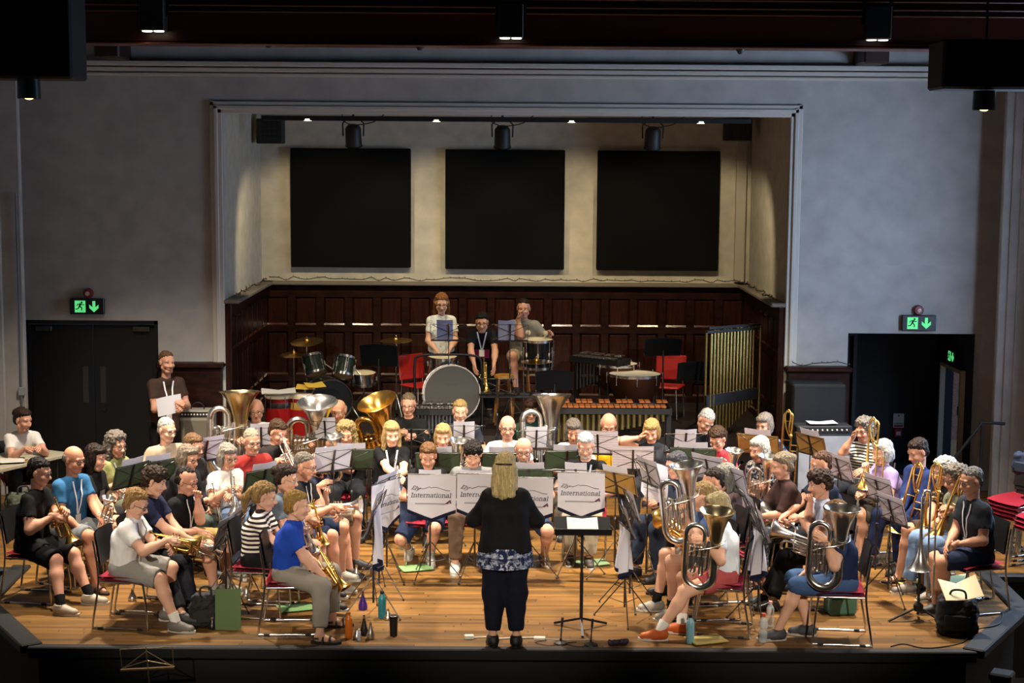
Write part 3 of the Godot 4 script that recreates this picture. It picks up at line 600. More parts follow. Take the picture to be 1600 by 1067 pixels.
# ---------- soft bodies: tapered bones joined by a smooth minimum, meshed as surface nets
# bone: [a, b, ra, rb, cut_b, cut_a]; an ellipsoid is [centre, radii, -1, 0]
static func soft(bones: Array, cell: float, k: float, margin: float) -> Array:
	var lo := Vector3.ONE * 1e9; var hi := Vector3.ONE * -1e9
	for b in bones:
		if b[2] < 0:
			lo = lo.min(b[0] - b[1]); hi = hi.max(b[0] + b[1])
		else:
			var r := Vector3.ONE * maxf(b[2], b[3])
			lo = lo.min(b[0] - r).min(b[1] - r); hi = hi.max(b[0] + r).max(b[1] + r)
	var pad := Vector3.ONE * (margin + cell * 2)
	lo -= pad; hi += pad
	var nx := int((hi.x - lo.x) / cell) + 2; var ny := int((hi.y - lo.y) / cell) + 2; var nz := int((hi.z - lo.z) / cell) + 2
	var F := PackedFloat32Array(); F.resize(nx * ny * nz)
	var r0 := PackedInt32Array(); r0.resize(ny * nz); r0.fill(nx)
	var r1 := PackedInt32Array(); r1.resize(ny * nz); r1.fill(-1)
	for b in bones:
		var a: Vector3 = b[0]; var e: Vector3 = b[1]
		var el: bool = b[2] < 0
		var l: Vector3; var h: Vector3
		if el:
			l = a - e; h = a + e
		else:
			l = (a - Vector3.ONE * b[2]).min(e - Vector3.ONE * b[3]); h = (a + Vector3.ONE * b[2]).max(e + Vector3.ONE * b[3])
		l = (l - Vector3.ONE * margin - lo) / cell; h = (h + Vector3.ONE * margin - lo) / cell
		var x0 := maxi(0, int(l.x)); var x1 := mini(nx - 1, int(h.x) + 1)
		var y0 := maxi(0, int(l.y)); var y1 := mini(ny - 1, int(h.y) + 1)
		var z0 := maxi(0, int(l.z)); var z1 := mini(nz - 1, int(h.z) + 1)
		var ba := e - a
		var inv := 1.0 / maxf(1e-9, ba.length_squared())
		var ln := ba.length()
		var ra: float = b[2]; var dr: float = b[3] - b[2]
		var cb: bool = b.size() > 4 and b[4]; var ca: bool = b.size() > 5 and b[5]
		var ie := Vector3.ONE / e if el else Vector3.ONE
		var mn := minf(e.x, minf(e.y, e.z)) if el else 0.0
		for iz in range(z0, z1 + 1):
			for iy in range(y0, y1 + 1):
				var row := iz * ny + iy
				if x0 < r0[row]: r0[row] = x0
				if x1 > r1[row]: r1[row] = x1
				var o := row * nx
				var p := Vector3(lo.x + x0 * cell, lo.y + iy * cell, lo.z + iz * cell) - a
				if el:
					for ix in range(x0, x1 + 1):
						var q := p * ie
						var ql := q.length()
						var d := ql * (ql - 1.0) / maxf((q * ie).length(), 1e-6)
						if d < margin: F[o + ix] += exp(-k * maxf(d, -0.1))
						p.x += cell
				else:
					for ix in range(x0, x1 + 1):
						var u := p.dot(ba) * inv
						var t := clampf(u, 0.0, 1.0)
						var d := (p - ba * t).length() - ra - dr * t
						if cb: d = maxf(d, (u - 1.0) * ln)
						if ca: d = maxf(d, -u * ln)
						if d < margin: F[o + ix] += exp(-k * d)
						p.x += cell
	var id := PackedInt32Array(); id.resize(nx * ny * nz); id.fill(-1)
	var v := PackedVector3Array(); var n := PackedVector3Array(); var t := PackedInt32Array()
	var sx := 1; var sy := nx; var sz := nx * ny
	var tiny := exp(-k * margin)
	for iz in nz - 1:
		for iy in ny - 1:
			var row := iz * ny + iy
			var a0 := mini(mini(r0[row], r0[row + 1]), mini(r0[row + ny], r0[row + ny + 1]))
			var a1 := maxi(maxi(r1[row], r1[row + 1]), maxi(r1[row + ny], r1[row + ny + 1]))
			if a1 < 0: continue
			a0 = maxi(0, a0 - 1); a1 = mini(nx - 2, a1)
			var c := row * nx + a0
			var m0 := int(F[c] > 1.0) | int(F[c + sy] > 1.0) << 1 | int(F[c + sz] > 1.0) << 2 | int(F[c + sy + sz] > 1.0) << 3
			for ix in range(a0, a1 + 1):
				c = row * nx + ix
				var q := c + 1
				var m1 := int(F[q] > 1.0) | int(F[q + sy] > 1.0) << 1 | int(F[q + sz] > 1.0) << 2 | int(F[q + sy + sz] > 1.0) << 3
				var mm := m0 | m1 << 4
				var mp := m0
				m0 = m1
				if mm == 0 or mm == 255: continue
				var f0 := -log(maxf(F[c], tiny)); var f1 := -log(maxf(F[q], tiny)); var f2 := -log(maxf(F[c + sy], tiny)); var f3 := -log(maxf(F[q + sy], tiny))
				var f4 := -log(maxf(F[c + sz], tiny)); var f5 := -log(maxf(F[q + sz], tiny)); var f6 := -log(maxf(F[c + sy + sz], tiny)); var f7 := -log(maxf(F[q + sy + sz], tiny))
				var g := Vector3(f1 + f3 + f5 + f7 - f0 - f2 - f4 - f6, f2 + f3 + f6 + f7 - f0 - f1 - f4 - f5, f4 + f5 + f6 + f7 - f0 - f1 - f2 - f3) * 0.25
				var av := (f0 + f1 + f2 + f3 + f4 + f5 + f6 + f7) * 0.125
				var off := -g * (av / maxf(1e-6, g.length_squared()))
				off = off.clamp(Vector3(-0.5, -0.5, -0.5), Vector3(0.5, 0.5, 0.5))
				id[c] = v.size()
				v.append(lo + (Vector3(ix + 0.5, iy + 0.5, iz + 0.5) + off) * cell)
				n.append(g.normalized())
				# quads round the three edges at the corner c
				var in0 := mp & 1
				if in0 != (m1 & 1) and iy > 0 and iz > 0:
					_quad(t, id[c], id[c - sy], id[c - sy - sz], id[c - sz], in0 == 1)
				if in0 != (mp >> 1 & 1) and ix > 0 and iz > 0:
					_quad(t, id[c], id[c - sz], id[c - sz - sx], id[c - sx], in0 == 1)
				if in0 != (mp >> 2 & 1) and ix > 0 and iy > 0:
					_quad(t, id[c], id[c - sx], id[c - sx - sy], id[c - sy], in0 == 1)
	return [v, n, t]
static func _quad(t: PackedInt32Array, a: int, b: int, c: int, d: int, f: bool) -> void:
	if a < 0 or b < 0 or c < 0 or d < 0: return
	if f: t.append_array([a, c, b, a, d, c])
	else: t.append_array([a, b, c, a, c, d])

static func ripple(s: Array, noise: FastNoiseLite, amp: float, sc: Vector3, off: Vector3) -> Array:   # folds and strands: push the surface along its normals
	var v: PackedVector3Array = s[0]; var n: PackedVector3Array = s[1]
	for i in v.size():
		var p := v[i] * sc + off
		var a := noise.get_noise_3dv(p)
		var g := Vector3(noise.get_noise_3dv(p + Vector3(0.03, 0, 0)) - a, noise.get_noise_3dv(p + Vector3(0, 0.03, 0)) - a, noise.get_noise_3dv(p + Vector3(0, 0, 0.03)) - a) / 0.03 * sc
		v[i] += n[i] * (a * amp)
		g -= n[i] * g.dot(n[i])
		n[i] = (n[i] - g * amp).normalized()
	s[0] = v; s[1] = n
	return s
static func soft_mesh(s: Array) -> ArrayMesh:
	var m := ArrayMesh.new()
	var ar := []; ar.resize(Mesh.ARRAY_MAX)
	ar[Mesh.ARRAY_VERTEX] = s[0]; ar[Mesh.ARRAY_NORMAL] = s[1]; ar[Mesh.ARRAY_INDEX] = s[2]
	if s.size() > 3 and s[3]: ar[Mesh.ARRAY_COLOR] = s[3]
	if s.size() > 4:                                        # stripes run level round the body
		var uv := PackedVector2Array()
		for p in (s[0] as PackedVector3Array): uv.append(Vector2(p.x, p.y))
		ar[Mesh.ARRAY_TEX_UV] = uv
	m.add_surface_from_arrays(Mesh.PRIMITIVE_TRIANGLES, ar)
	return m

# ---------- people
var lib := {}
const SKIN := ["d2a288", "c8947a", "b98266", "bf8d74", "a06c50"]

func make_lib() -> void:
	fold.frequency = 1.0; fold.fractal_octaves = 2; fold.seed = 7
	strand.frequency = 1.0; strand.fractal_octaves = 3; strand.seed = 3
	# head: centre at the eyes, facing +z. Second list marks extra pieces: [arrays, tint]
	for g in ["m", "f"]:
		var w := 1.0 if g == "m" else 0.95
		var b := [
			[Vector3(0, 0.036, -0.014), Vector3(0.076 * w, 0.083, 0.094), -1.0, 0.0],
			[Vector3(0, -0.028, 0.022), Vector3(0.060 * w, 0.078, 0.064), -1.0, 0.0],
			[Vector3(0, -0.035, -0.02), Vector3(0.062 * w, 0.06, 0.06), -1.0, 0.0],
			[Vector3(-0.022 * w, -0.094, 0.052), Vector3(0.022 * w, -0.094, 0.052), 0.021, 0.021],
			[Vector3(-0.05 * w, -0.06, 0.0), Vector3(-0.015, -0.098, 0.05), 0.022, 0.02], [Vector3(0.05 * w, -0.06, 0.0), Vector3(0.015, -0.098, 0.05), 0.022, 0.02],
			[Vector3(0, 0.006, 0.083), Vector3(0, -0.03, 0.103), 0.0085, 0.0135],
			[Vector3(-0.012, -0.035, 0.092), Vector3(0.012, -0.035, 0.092), 0.0085, 0.0085],
			[Vector3(-0.036, 0.024, 0.071), Vector3(0.036, 0.024, 0.071), 0.0145, 0.0145],
			[Vector3(-0.036, -0.03, 0.06), Vector3(-0.034, -0.04, 0.056), 0.024, 0.022], [Vector3(0.036, -0.03, 0.06), Vector3(0.034, -0.04, 0.056), 0.024, 0.022],
			[Vector3(-0.014, -0.062, 0.079), Vector3(0.014, -0.062, 0.079), 0.0095, 0.0095],
			[Vector3(-0.078 * w, -0.004, -0.008), Vector3(0.009, 0.03, 0.018), -1.0, 0.0], [Vector3(0.078 * w, -0.004, -0.008), Vector3(0.009, 0.03, 0.018), -1.0, 0.0]]
		var s := soft(b, 0.0068, 190.0, 0.024)
		var parts := [[s[0], s[1], s[2], 0]]
		for sd in [-1.0, 1.0]:
			var mb := MB.new().ball(Vector3(sd * 0.031, 0.003, 0.068), Vector3(0.0145, 0.0105, 0.0125), 10)
			parts.append([mb.v, mb.n, mb.t, 1])
			mb = MB.new().ball(Vector3(sd * 0.0305, 0.003, 0.0775), Vector3(0.006, 0.0062, 0.0045), 8)
			parts.append([mb.v, mb.n, mb.t, 2])
			mb = MB.new().tube([Vector3(sd * 0.045, 0.003, 0.0695), Vector3(sd * 0.032, 0.0125, 0.079), Vector3(sd * 0.017, 0.0075, 0.0765)], [0.002, 0.003, 0.002], 5)
			parts.append([mb.v, mb.n, mb.t, 4])
			mb = MB.new().tube([Vector3(sd * 0.051, 0.025, 0.067), Vector3(sd * 0.034, 0.0335, 0.0822), Vector3(sd * 0.014, 0.031, 0.0855)], [0.0018, 0.0036, 0.003], 6)
			parts.append([mb.v, mb.n, mb.t, 3])
		var lip := MB.new().tube([Vector3(-0.023, -0.0635, 0.079), Vector3(-0.009, -0.0575, 0.0885), Vector3(0, -0.0585, 0.0895), Vector3(0.009, -0.0575, 0.0885), Vector3(0.023, -0.0635, 0.079)], [0.001, 0.0042, 0.004, 0.0042, 0.001], 6)
		lip.tube([Vector3(-0.02, -0.0655, 0.079), Vector3(0, -0.070, 0.0875), Vector3(0.02, -0.0655, 0.079)], [0.001, 0.0052, 0.001], 6)
		parts.append([lip.v, lip.n, lip.t, 5])
		lib["head_" + g] = parts
	# hands: wrist at the origin, fingers along +z, palm towards -y, thumb towards +x
	for pose in ["rest", "grip"]:
		var cu: float = 0.32 if pose == "rest" else 0.95
		var b := [[Vector3(0, 0, -0.03), Vector3(0, 0, 0.02), 0.026, 0.026], [Vector3(0.012, 0, 0.02), Vector3(0.026, 0.002, 0.08), 0.02, 0.0135], [Vector3(-0.01, 0, 0.02), Vector3(-0.026, 0, 0.075), 0.019, 0.0125], [Vector3(0, 0, 0.02), Vector3(0.002, 0.002, 0.082), 0.02, 0.0135]]
		var len4 := [0.040, 0.046, 0.043, 0.033]
		for f in 4:
			var p := Vector3(0.028 - 0.0185 * f, 0.002, 0.083 - absf(f - 1.2) * 0.004)
			var a := 0.12 + cu * 0.35
			var side := (1.3 - f) * 0.05
			for j in 3:
				var l: float = len4[f] * [1.0, 0.68, 0.55][j]
				var q := p + Vector3(sin(side) * cos(a), -sin(a), cos(a) * cos(side)) * l
				b.append([p, q, 0.0088 - 0.0007 * j, 0.0082 - 0.0008 * j])
				p = q; a += cu * [1.0, 0.9, 0.5][j]
		var tp := [Vector3(0.022, -0.004, 0.022), Vector3(0.045, -0.016, 0.052), Vector3(0.05 - 0.012 * cu, -0.028 - 0.01 * cu, 0.084), Vector3(0.047 - 0.026 * cu, -0.036 - 0.012 * cu, 0.108)]
		for j in 3: b.append([tp[j], tp[j + 1], [0.0145, 0.0115, 0.0098][j], [0.0115, 0.0098, 0.008][j]])
		var s := soft(b, 0.0042, 420.0, 0.012)
		lib["hand_" + pose] = s
		var v2 := PackedVector3Array(); var n2 := PackedVector3Array(); var t2 := PackedInt32Array()
		for q in s[0]: v2.append(Vector3(-q.x, q.y, q.z))
		for q in s[1]: n2.append(Vector3(-q.x, q.y, q.z))
		for i in range(0, s[2].size(), 3): t2.append_array([s[2][i], s[2][i + 2], s[2][i + 1]])
		lib["hand2_" + pose] = [v2, n2, t2]
	# shoes: ankle at the origin, sole at y = -0.085, toe along +z
	var up := soft([[Vector3(0, -0.035, -0.035), Vector3(0, -0.042, 0.05), 0.047, 0.045], [Vector3(0, -0.047, 0.04), Vector3(0.004, -0.056, 0.135), 0.045, 0.038], [Vector3(0, -0.03, -0.012), Vector3(0, 0.012, -0.012), 0.047, 0.047, true]], 0.011, 110.0, 0.04)
	for i in up[0].size(): up[0][i].y = maxf(up[0][i].y, -0.078)
	lib.shoe = soft_mesh(up)
	var sole := []
	for i in 20:
		var a := TAU * i / 20.0
		var z := 0.052 + sin(a) * 0.135
		sole.append(Vector2(cos(a) * (0.047 if z > 0.06 else 0.041) + (0.004 if z > 0.08 else 0.0), z))
	lib.sole = MB.new().prism(PackedVector2Array(sole), 0.024, Transform3D(Basis(Vector3.RIGHT, Vector3.BACK, Vector3.DOWN), Vector3(0, -0.075, 0))).mesh()
	var sd := MB.new()
	for z in [0.09, 0.03]:
		sd.tube(arc(Vector3(0, -0.068, z), Vector3.RIGHT, Vector3.UP, 0.048, 0, 180, 8), 0.009, 6)
	sd.tube(arc(Vector3(0, -0.03, -0.02), Vector3.RIGHT, Vector3.FORWARD, 0.047, -20, 200, 8), 0.008, 6)
	lib.sandal = sd.mesh()
	# hair styles over the head
	var E := func(x, y, z, a, b, c): return [Vector3(x, y, z), Vector3(a, b, c), -1.0, 0.0]
	var cap := [E.call(0, 0.054, -0.028, 0.081, 0.080, 0.092), E.call(-0.05, 0.0, -0.04, 0.034, 0.055, 0.045), E.call(0.05, 0.0, -0.04, 0.034, 0.055, 0.045), E.call(0, -0.015, -0.065, 0.06, 0.065, 0.045)]
	var st := {}
	st.short = cap + [E.call(0, 0.085, 0.03, 0.058, 0.034, 0.045)]
	st.crop = [E.call(0, 0.05, -0.028, 0.078, 0.077, 0.089), E.call(0, -0.012, -0.06, 0.062, 0.06, 0.045), E.call(0, 0.078, 0.022, 0.056, 0.03, 0.04)]
	st.fringe = [E.call(-0.056, 0.008, -0.035, 0.03, 0.042, 0.05), E.call(0.056, 0.008, -0.035, 0.03, 0.042, 0.05), E.call(0, 0.0, -0.07, 0.064, 0.05, 0.046)]
	st.thin = st.fringe + [E.call(0, 0.062, -0.05, 0.068, 0.066, 0.064), E.call(0, 0.098, -0.01, 0.046, 0.026, 0.06)]
	st.mop = cap + [E.call(0, 0.088, 0.02, 0.078, 0.05, 0.07), E.call(0.05, 0.055, 0.02, 0.042, 0.045, 0.05), E.call(-0.05, 0.055, 0.02, 0.042, 0.045, 0.05), E.call(0, 0.075, 0.065, 0.055, 0.028, 0.03), E.call(0, 0.02, -0.075, 0.07, 0.075, 0.05)]
	st.curly = [E.call(0, 0.058, -0.03, 0.10, 0.088, 0.10), E.call(-0.066, -0.01, -0.035, 0.042, 0.085, 0.055), E.call(0.066, -0.01, -0.035, 0.042, 0.085, 0.055), E.call(0, -0.02, -0.085, 0.08, 0.09, 0.055), E.call(0, 0.105, 0.03, 0.062, 0.034, 0.05)]
	st.bob = cap + [E.call(0, 0.082, 0.038, 0.066, 0.036, 0.048), E.call(-0.066, -0.02, -0.012, 0.028, 0.085, 0.05), E.call(0.066, -0.02, -0.012, 0.028, 0.085, 0.05), E.call(0, -0.03, -0.075, 0.072, 0.085, 0.045)]
	st.long = st.bob + [[Vector3(-0.07, -0.04, -0.02), Vector3(-0.082, -0.20, 0.03), 0.034, 0.022], [Vector3(0.07, -0.04, -0.02), Vector3(0.082, -0.20, 0.03), 0.034, 0.022], [Vector3(-0.04, -0.06, -0.08), Vector3(-0.05, -0.24, -0.09), 0.045, 0.03], [Vector3(0.04, -0.06, -0.08), Vector3(0.05, -0.24, -0.09), 0.045, 0.03]]
	st.wavy = st.curly + [[Vector3(-0.08, -0.04, -0.02), Vector3(-0.088, -0.14, 0.0), 0.042, 0.034], [Vector3(0.08, -0.04, -0.02), Vector3(0.088, -0.14, 0.0), 0.042, 0.034], [Vector3(0, -0.06, -0.09), Vector3(0, -0.15, -0.09), 0.07, 0.06]]
	st.pony = cap + [E.call(0, 0.085, 0.02, 0.066, 0.032, 0.056), E.call(0, 0.03, -0.115, 0.03, 0.03, 0.03), [Vector3(0, 0.03, -0.12), Vector3(0, -0.05, -0.16), 0.03, 0.036], [Vector3(0, -0.05, -0.16), Vector3(0, -0.16, -0.15), 0.036, 0.018]]
	st.bun = cap + [E.call(0, 0.085, 0.02, 0.066, 0.032, 0.056), E.call(0, 0.05, -0.115, 0.042, 0.042, 0.036)]
	st.halfup = cap + [E.call(0, 0.08, 0.0, 0.074, 0.04, 0.07), [Vector3(-0.045, 0.0, -0.07), Vector3(-0.06, -0.2, -0.085), 0.05, 0.036], [Vector3(0.045, 0.0, -0.07), Vector3(0.06, -0.2, -0.085), 0.05, 0.036], [Vector3(0, 0.0, -0.085), Vector3(0, -0.21, -0.10), 0.05, 0.04], [Vector3(-0.075, -0.01, -0.03), Vector3(-0.082, -0.15, -0.05), 0.03, 0.026], [Vector3(0.075, -0.01, -0.03), Vector3(0.082, -0.15, -0.05), 0.03, 0.026]]
	st.beard = [E.call(0, -0.085, 0.052, 0.042, 0.034, 0.036), E.call(-0.045, -0.06, 0.02, 0.02, 0.045, 0.028), E.call(0.045, -0.06, 0.02, 0.02, 0.045, 0.028), [Vector3(-0.02, -0.05, 0.083), Vector3(0.02, -0.05, 0.083), 0.007, 0.007]]
	for k in st:
		var rough: float = {"curly": 0.02, "wavy": 0.017, "mop": 0.018, "pony": 0.011}.get(k, 0.009)
		var sc := Vector3(26, 26, 26) if k in ["curly", "mop", "wavy"] else Vector3(48, 11, 48)
		lib["hair_" + k] = soft_mesh(ripple(soft(st[k], 0.008, 150.0, 0.03), strand, rough, sc, Vector3.ZERO))
	var gl := MB.new()
	for s in [-1.0, 1.0]:
		var ring := []
		for i in 14:
			var a := TAU * i / 14.0
			ring.append(Vector3(s * 0.0325 + cos(a) * 0.0235, -0.001 + sin(a) * 0.0185, 0.094 - absf(cos(a)) * 0.002 - maxf(0.0, s * cos(a)) * 0.006))
		gl.tube(ring, 0.0024, 5, true)
		gl.tube([Vector3(s * 0.057, 0.006, 0.086), Vector3(s * 0.08, 0.007, 0.05), Vector3(s * 0.083, 0.006, -0.01)], 0.0022, 5)
	gl.tube([Vector3(-0.01, 0.004, 0.094), Vector3(0, 0.007, 0.098), Vector3(0.01, 0.004, 0.094)], 0.0022, 5)
	lib.glasses = gl.mesh()
	M.skin = StandardMaterial3D.new()
	M.skin.vertex_color_use_as_albedo = true; M.skin.roughness = 0.55; M.skin.metallic_specular = 0.35
	M.hair_img = noise_img(64, 64, 40, 3, 0.55, 1.0, 5)

func hair_mat(c: Color) -> StandardMaterial3D:
	var key := "hair" + c.to_html()
	if not M.has(key):
		if not M.has("hair_tex"): M.hair_tex = tex(M.hair_img)
		var m := StandardMaterial3D.new()
		m.albedo_color = c; m.albedo_texture = M.hair_tex; m.uv1_triplanar = true; m.uv1_scale = Vector3(6, 3, 6); m.roughness = 0.62; m.metallic_specular = 0.3
		M[key] = m
	return M[key]

func two_bone(s: Vector3, w: Vector3, l1: float, l2: float, pole: Vector3) -> Array:   # elbow and wrist
	var d := w - s
	var L := clampf(d.length(), absf(l1 - l2) + 0.02, (l1 + l2) * 0.985)
	d = d.normalized()
	w = s + d * L
	var a := (l1 * l1 - l2 * l2 + L * L) / (2 * L)
	var h := sqrt(maxf(0.0, l1 * l1 - a * a))
	var p := (pole - d * pole.dot(d)).normalized()
	return [s + d * a + p * h, w]

# Works out a person's joints and bones. d: the row that describes the person.
func pose(d: Dictionary) -> Dictionary:
	var z: float = d.z
	var hw := dp(d.p[0], d.p[1], z)                        # the head's centre
	var yaw: float = d.get("y", 0.0)
	var stand: bool = d.get("stand", false)
	var base: float = d.get("base", 0.0)
	var lean: float = d.get("lean", 0.10)
	var f: bool = d.get("f", false)
	var bs := Basis(Vector3.UP, deg_to_rad(yaw))
	var hc := hw.y - base
	var k: float = d.get("k", 1.0 if not f else 0.95)      # limb length
	var hip: float = d.get("hip", 0.53)
	if stand: hip = d.get("hip2", hc * 0.555); k = hip / 0.89
	var root := Transform3D(bs, Vector3(hw.x, base, hw.z) - bs * Vector3(0, 0, lean))
	var inv := root.affine_inverse()
	var sp := (hc - hip) / 0.70
	var fat: float = d.get("fat", 1.0)
	var o := {"root": root, "hc": hc, "k": k, "d": d, "f": f, "sp": sp}
	var head := Vector3(0, hc, lean)
	var chest := Vector3(0, hip + 0.32 * sp, lean * 0.40 - 0.015)
	var sw: float = (0.172 if not f else 0.150) * lerpf(1.0, k, 0.8)
	var shy := hip + 0.462 * sp
	var shz := lean * 0.72 - 0.015
	var nb := Vector3(0, shy + 0.045, shz + 0.008)
	o.head = head
	var hp: float = d.get("hp", 12.0)
	o.hb = Basis.from_euler(Vector3(deg_to_rad(hp), deg_to_rad(d.get("hy", 0.0)), deg_to_rad(d.get("hr", 0.0))))
	o.sh = [Vector3(-sw, shy, shz), Vector3(sw, shy, shz)]
	# arms; index 0 is the person's right (-x), 1 the left
	o.el = []; o.wr = []; o.hdir = []
	for i in 2:
		var sd := -1.0 if i == 0 else 1.0
		var w: Vector3 = Vector3(sd * 0.13, hip + 0.10, 0.27)
		if stand: w = Vector3(sd * 0.24, hip - 0.05, 0.08)
		var key: String = ["a", "b"][i]
		if d.has(key):
			var q: Array = d[key]
			if q.size() > 3: w = Vector3(q[0], q[1], q[2])
			else: w = inv * dp(q[0], q[1], z + q[2])
		var s: Vector3 = o.sh[i]
		var pole: Vector3 = Vector3(sd * d.get("out", 0.55), -0.8, -0.35)
		var wt := w - (w - s).normalized() * 0.075
		var ik := two_bone(s, wt, 0.285 * k, 0.25 * k, pole)
		o.el.append(ik[0]); o.wr.append(ik[1])
		o.hdir.append((w - ik[1] + (ik[1] - ik[0]).normalized() * 0.05).normalized())
	# legs
	o.hipj = []; o.kn = []; o.an = []
	for i in 2:
		var sd := -1.0 if i == 0 else 1.0
		var hj := Vector3(sd * 0.088, hip - 0.01, 0.0)
		var kn: Vector3; var an: Vector3
		if stand:
			an = Vector3(sd * 0.10, 0.085, -0.03); kn = Vector3(sd * 0.095, hip * 0.53, 0.02)
		else:
			var spd: float = d.get("spread", 0.13 if f else 0.17)
			kn = Vector3(sd * spd, hip - 0.01 + 0.02 * k, 0.42 * k)
			an = Vector3(sd * (spd + 0.01), 0.085, 0.42 * k + d.get("foot", 0.02) + (0.06 if i == 0 else -0.03))
			var lk: String = ["la", "lb"][i]
			if d.has(lk):
				an = inv * (gp(d[lk][0], d[lk][1], 0.085) if d[lk].size() < 4 else dp(d[lk][0], d[lk][1], z + d[lk][2]))
				var kk := two_bone(hj, an, 0.42 * k, 0.43 * k, Vector3(sd * 0.1, 0.7, 0.8))
				kn = kk[0]; an = kk[1]
		o.hipj.append(hj); o.kn.append(kn); o.an.append(an)
	# bones of the bare body
	var g := fat
	var B := [[Vector3(-0.07, hip, 0), Vector3(0.07, hip, 0), 0.098 * g, 0.098 * g], [nb + Vector3(0, -0.04, 0), head + o.hb * Vector3(0, -0.05, -0.022), 0.056 if not f else 0.048, 0.054 if not f else 0.046]]
	var T := [[nb + Vector3(0, -0.05, -0.004), nb + Vector3(0, 0.012, 0.006), 0.066 if not f else 0.06, 0.061 if not f else 0.055, d.get("neck", true)]]
	var G := [[Vector3(-0.065 * g, hip - 0.005, 0), Vector3(0.065 * g, hip - 0.005, 0), 0.108 * g, 0.108 * g]]
	var tail: float = d.get("tail", 0.09 if stand else 0.02)
	for i in 2:
		var sd := -1.0 if i == 0 else 1.0
		var S: Vector3 = o.sh[i]
		var a := Vector3(sd * 0.06 * g, hip + 0.03, 0.0); var c := chest + Vector3(sd * (0.078 if not f else 0.066) * lerpf(1, g, 0.5), 0, 0)
		var u := Vector3(sd * (sw - 0.062), shy - 0.045, shz - 0.005)
		B.append([a, c, 0.082 * g, 0.09]); B.append([c, u, 0.088, 0.054]); B.append([nb + Vector3(sd * 0.02, -0.02, 0), S, 0.032, 0.034])
		T.append([c, Vector3(sd * 0.062 * g, hip - tail, 0.0), 0.114, 0.121 * g, true]); T.append([c, u, 0.112, 0.074]); T.append([nb + Vector3(sd * 0.035, -0.012, 0), S + Vector3(-sd * 0.012, -0.004, 0), 0.046, 0.056])
		if f: T.append([chest + Vector3(sd * 0.07, 0.02, 0.075), Vector3(0.062, 0.062, 0.055), -1.0, 0.0])
		var ag := lerpf(1.0, g, 0.5) * (1.0 if not f else 0.92)
		B.append([S, S.lerp(o.el[i], 0.55), 0.038 * ag, 0.045 * ag]); B.append([S.lerp(o.el[i], 0.55), o.el[i], 0.045 * ag, 0.041 * ag]); B.append([o.el[i], o.el[i].lerp(o.wr[i], 0.35), 0.042 * ag, 0.041 * ag]); B.append([o.el[i].lerp(o.wr[i], 0.35), o.wr[i], 0.041 * ag, 0.026])
		var sl: float = d.get("sl", 0.62)
		if sl > 0.0:
			T.append([S + Vector3(-sd * 0.008, -0.006, 0), S.lerp(o.el[i], minf(sl, 1.0)), 0.062 * ag, (0.064 if sl < 1.0 else 0.054) * ag, sl < 1.0])
			if sl > 1.0: T.append([o.el[i], o.el[i].lerp(o.wr[i], sl - 1.0), 0.056 * ag, 0.043, true])
		var lg := lerpf(1.0, g, 0.6)
		var cal: Vector3 = o.kn[i].lerp(o.an[i], 0.32) + (o.an[i] - o.kn[i]).normalized().cross(Vector3.RIGHT) * -0.012
		B.append([o.hipj[i], o.kn[i], 0.088 * lg, 0.06]); var cr: float = 0.056 * lg if d.get("leg", 1.9) < 1.3 else 0.044
		B.append([o.kn[i], cal, minf(0.056, cr), cr]); B.append([cal, o.an[i], cr, 0.036])
		B.append([o.an[i] + Vector3(0, -0.04, -0.03), o.an[i] + Vector3(0, -0.055, 0.07), 0.03, 0.027]); B.append([o.an[i] + Vector3(0, -0.056, 0.07), o.an[i] + Vector3(0, -0.06, 0.12), 0.027, 0.02])
		var leg: float = d.get("leg", 1.9)     # hem of the trousers: 1 = knee, 2 = ankle
		G.append([o.hipj[i], o.hipj[i].lerp(o.kn[i], minf(leg, 1.0)), 0.108 * lg, (0.094 if leg < 1.0 else 0.078) * lg, leg < 1.0])
		if leg > 1.0: G.append([o.kn[i], o.kn[i].lerp(o.an[i], leg - 1.0), 0.084 * lg, 0.066, true])
	if d.get("belly", 0.0) > 0: T.append([Vector3(0, hip + 0.13, 0.06 + lean * 0.2), Vector3(0.14, 0.13, 0.06 + d.belly), -1.0, 0.0])
	if d.get("skirt", 0.0) > 0:
		for j in 5:
			var q := (j - 2) / 2.0
			var kl: Vector3 = o.kn[0].lerp(o.kn[1], 0.5 + q * 0.5); var al: Vector3 = o.an[0].lerp(o.an[1], 0.5 + q * 0.5)
			G.append([Vector3(q * 0.09, hip + 0.01, 0.02), kl, 0.095, 0.075])
			if d.skirt > 0.1: G.append([kl, kl.lerp(al, d.skirt), 0.078, 0.07, true])
	o.B = B; o.T = T; o.G = G
	return o

func person_arrays(o: Dictionary) -> void:                 # the heavy part, run on several threads
	o.body = soft(o.B, 0.0205, 75.0, 0.045)
	var s := soft(o.T, 0.0205, 55.0, 0.05)
	o.top = ripple(s, fold, 0.009, Vector3(9, 5, 9), o.root.origin * 3.0)
	s = soft(o.G, 0.022, 60.0, 0.045)
	o.bottom = ripple(s, fold, 0.008, Vector3(8, 6, 7), o.root.origin * 5.0)

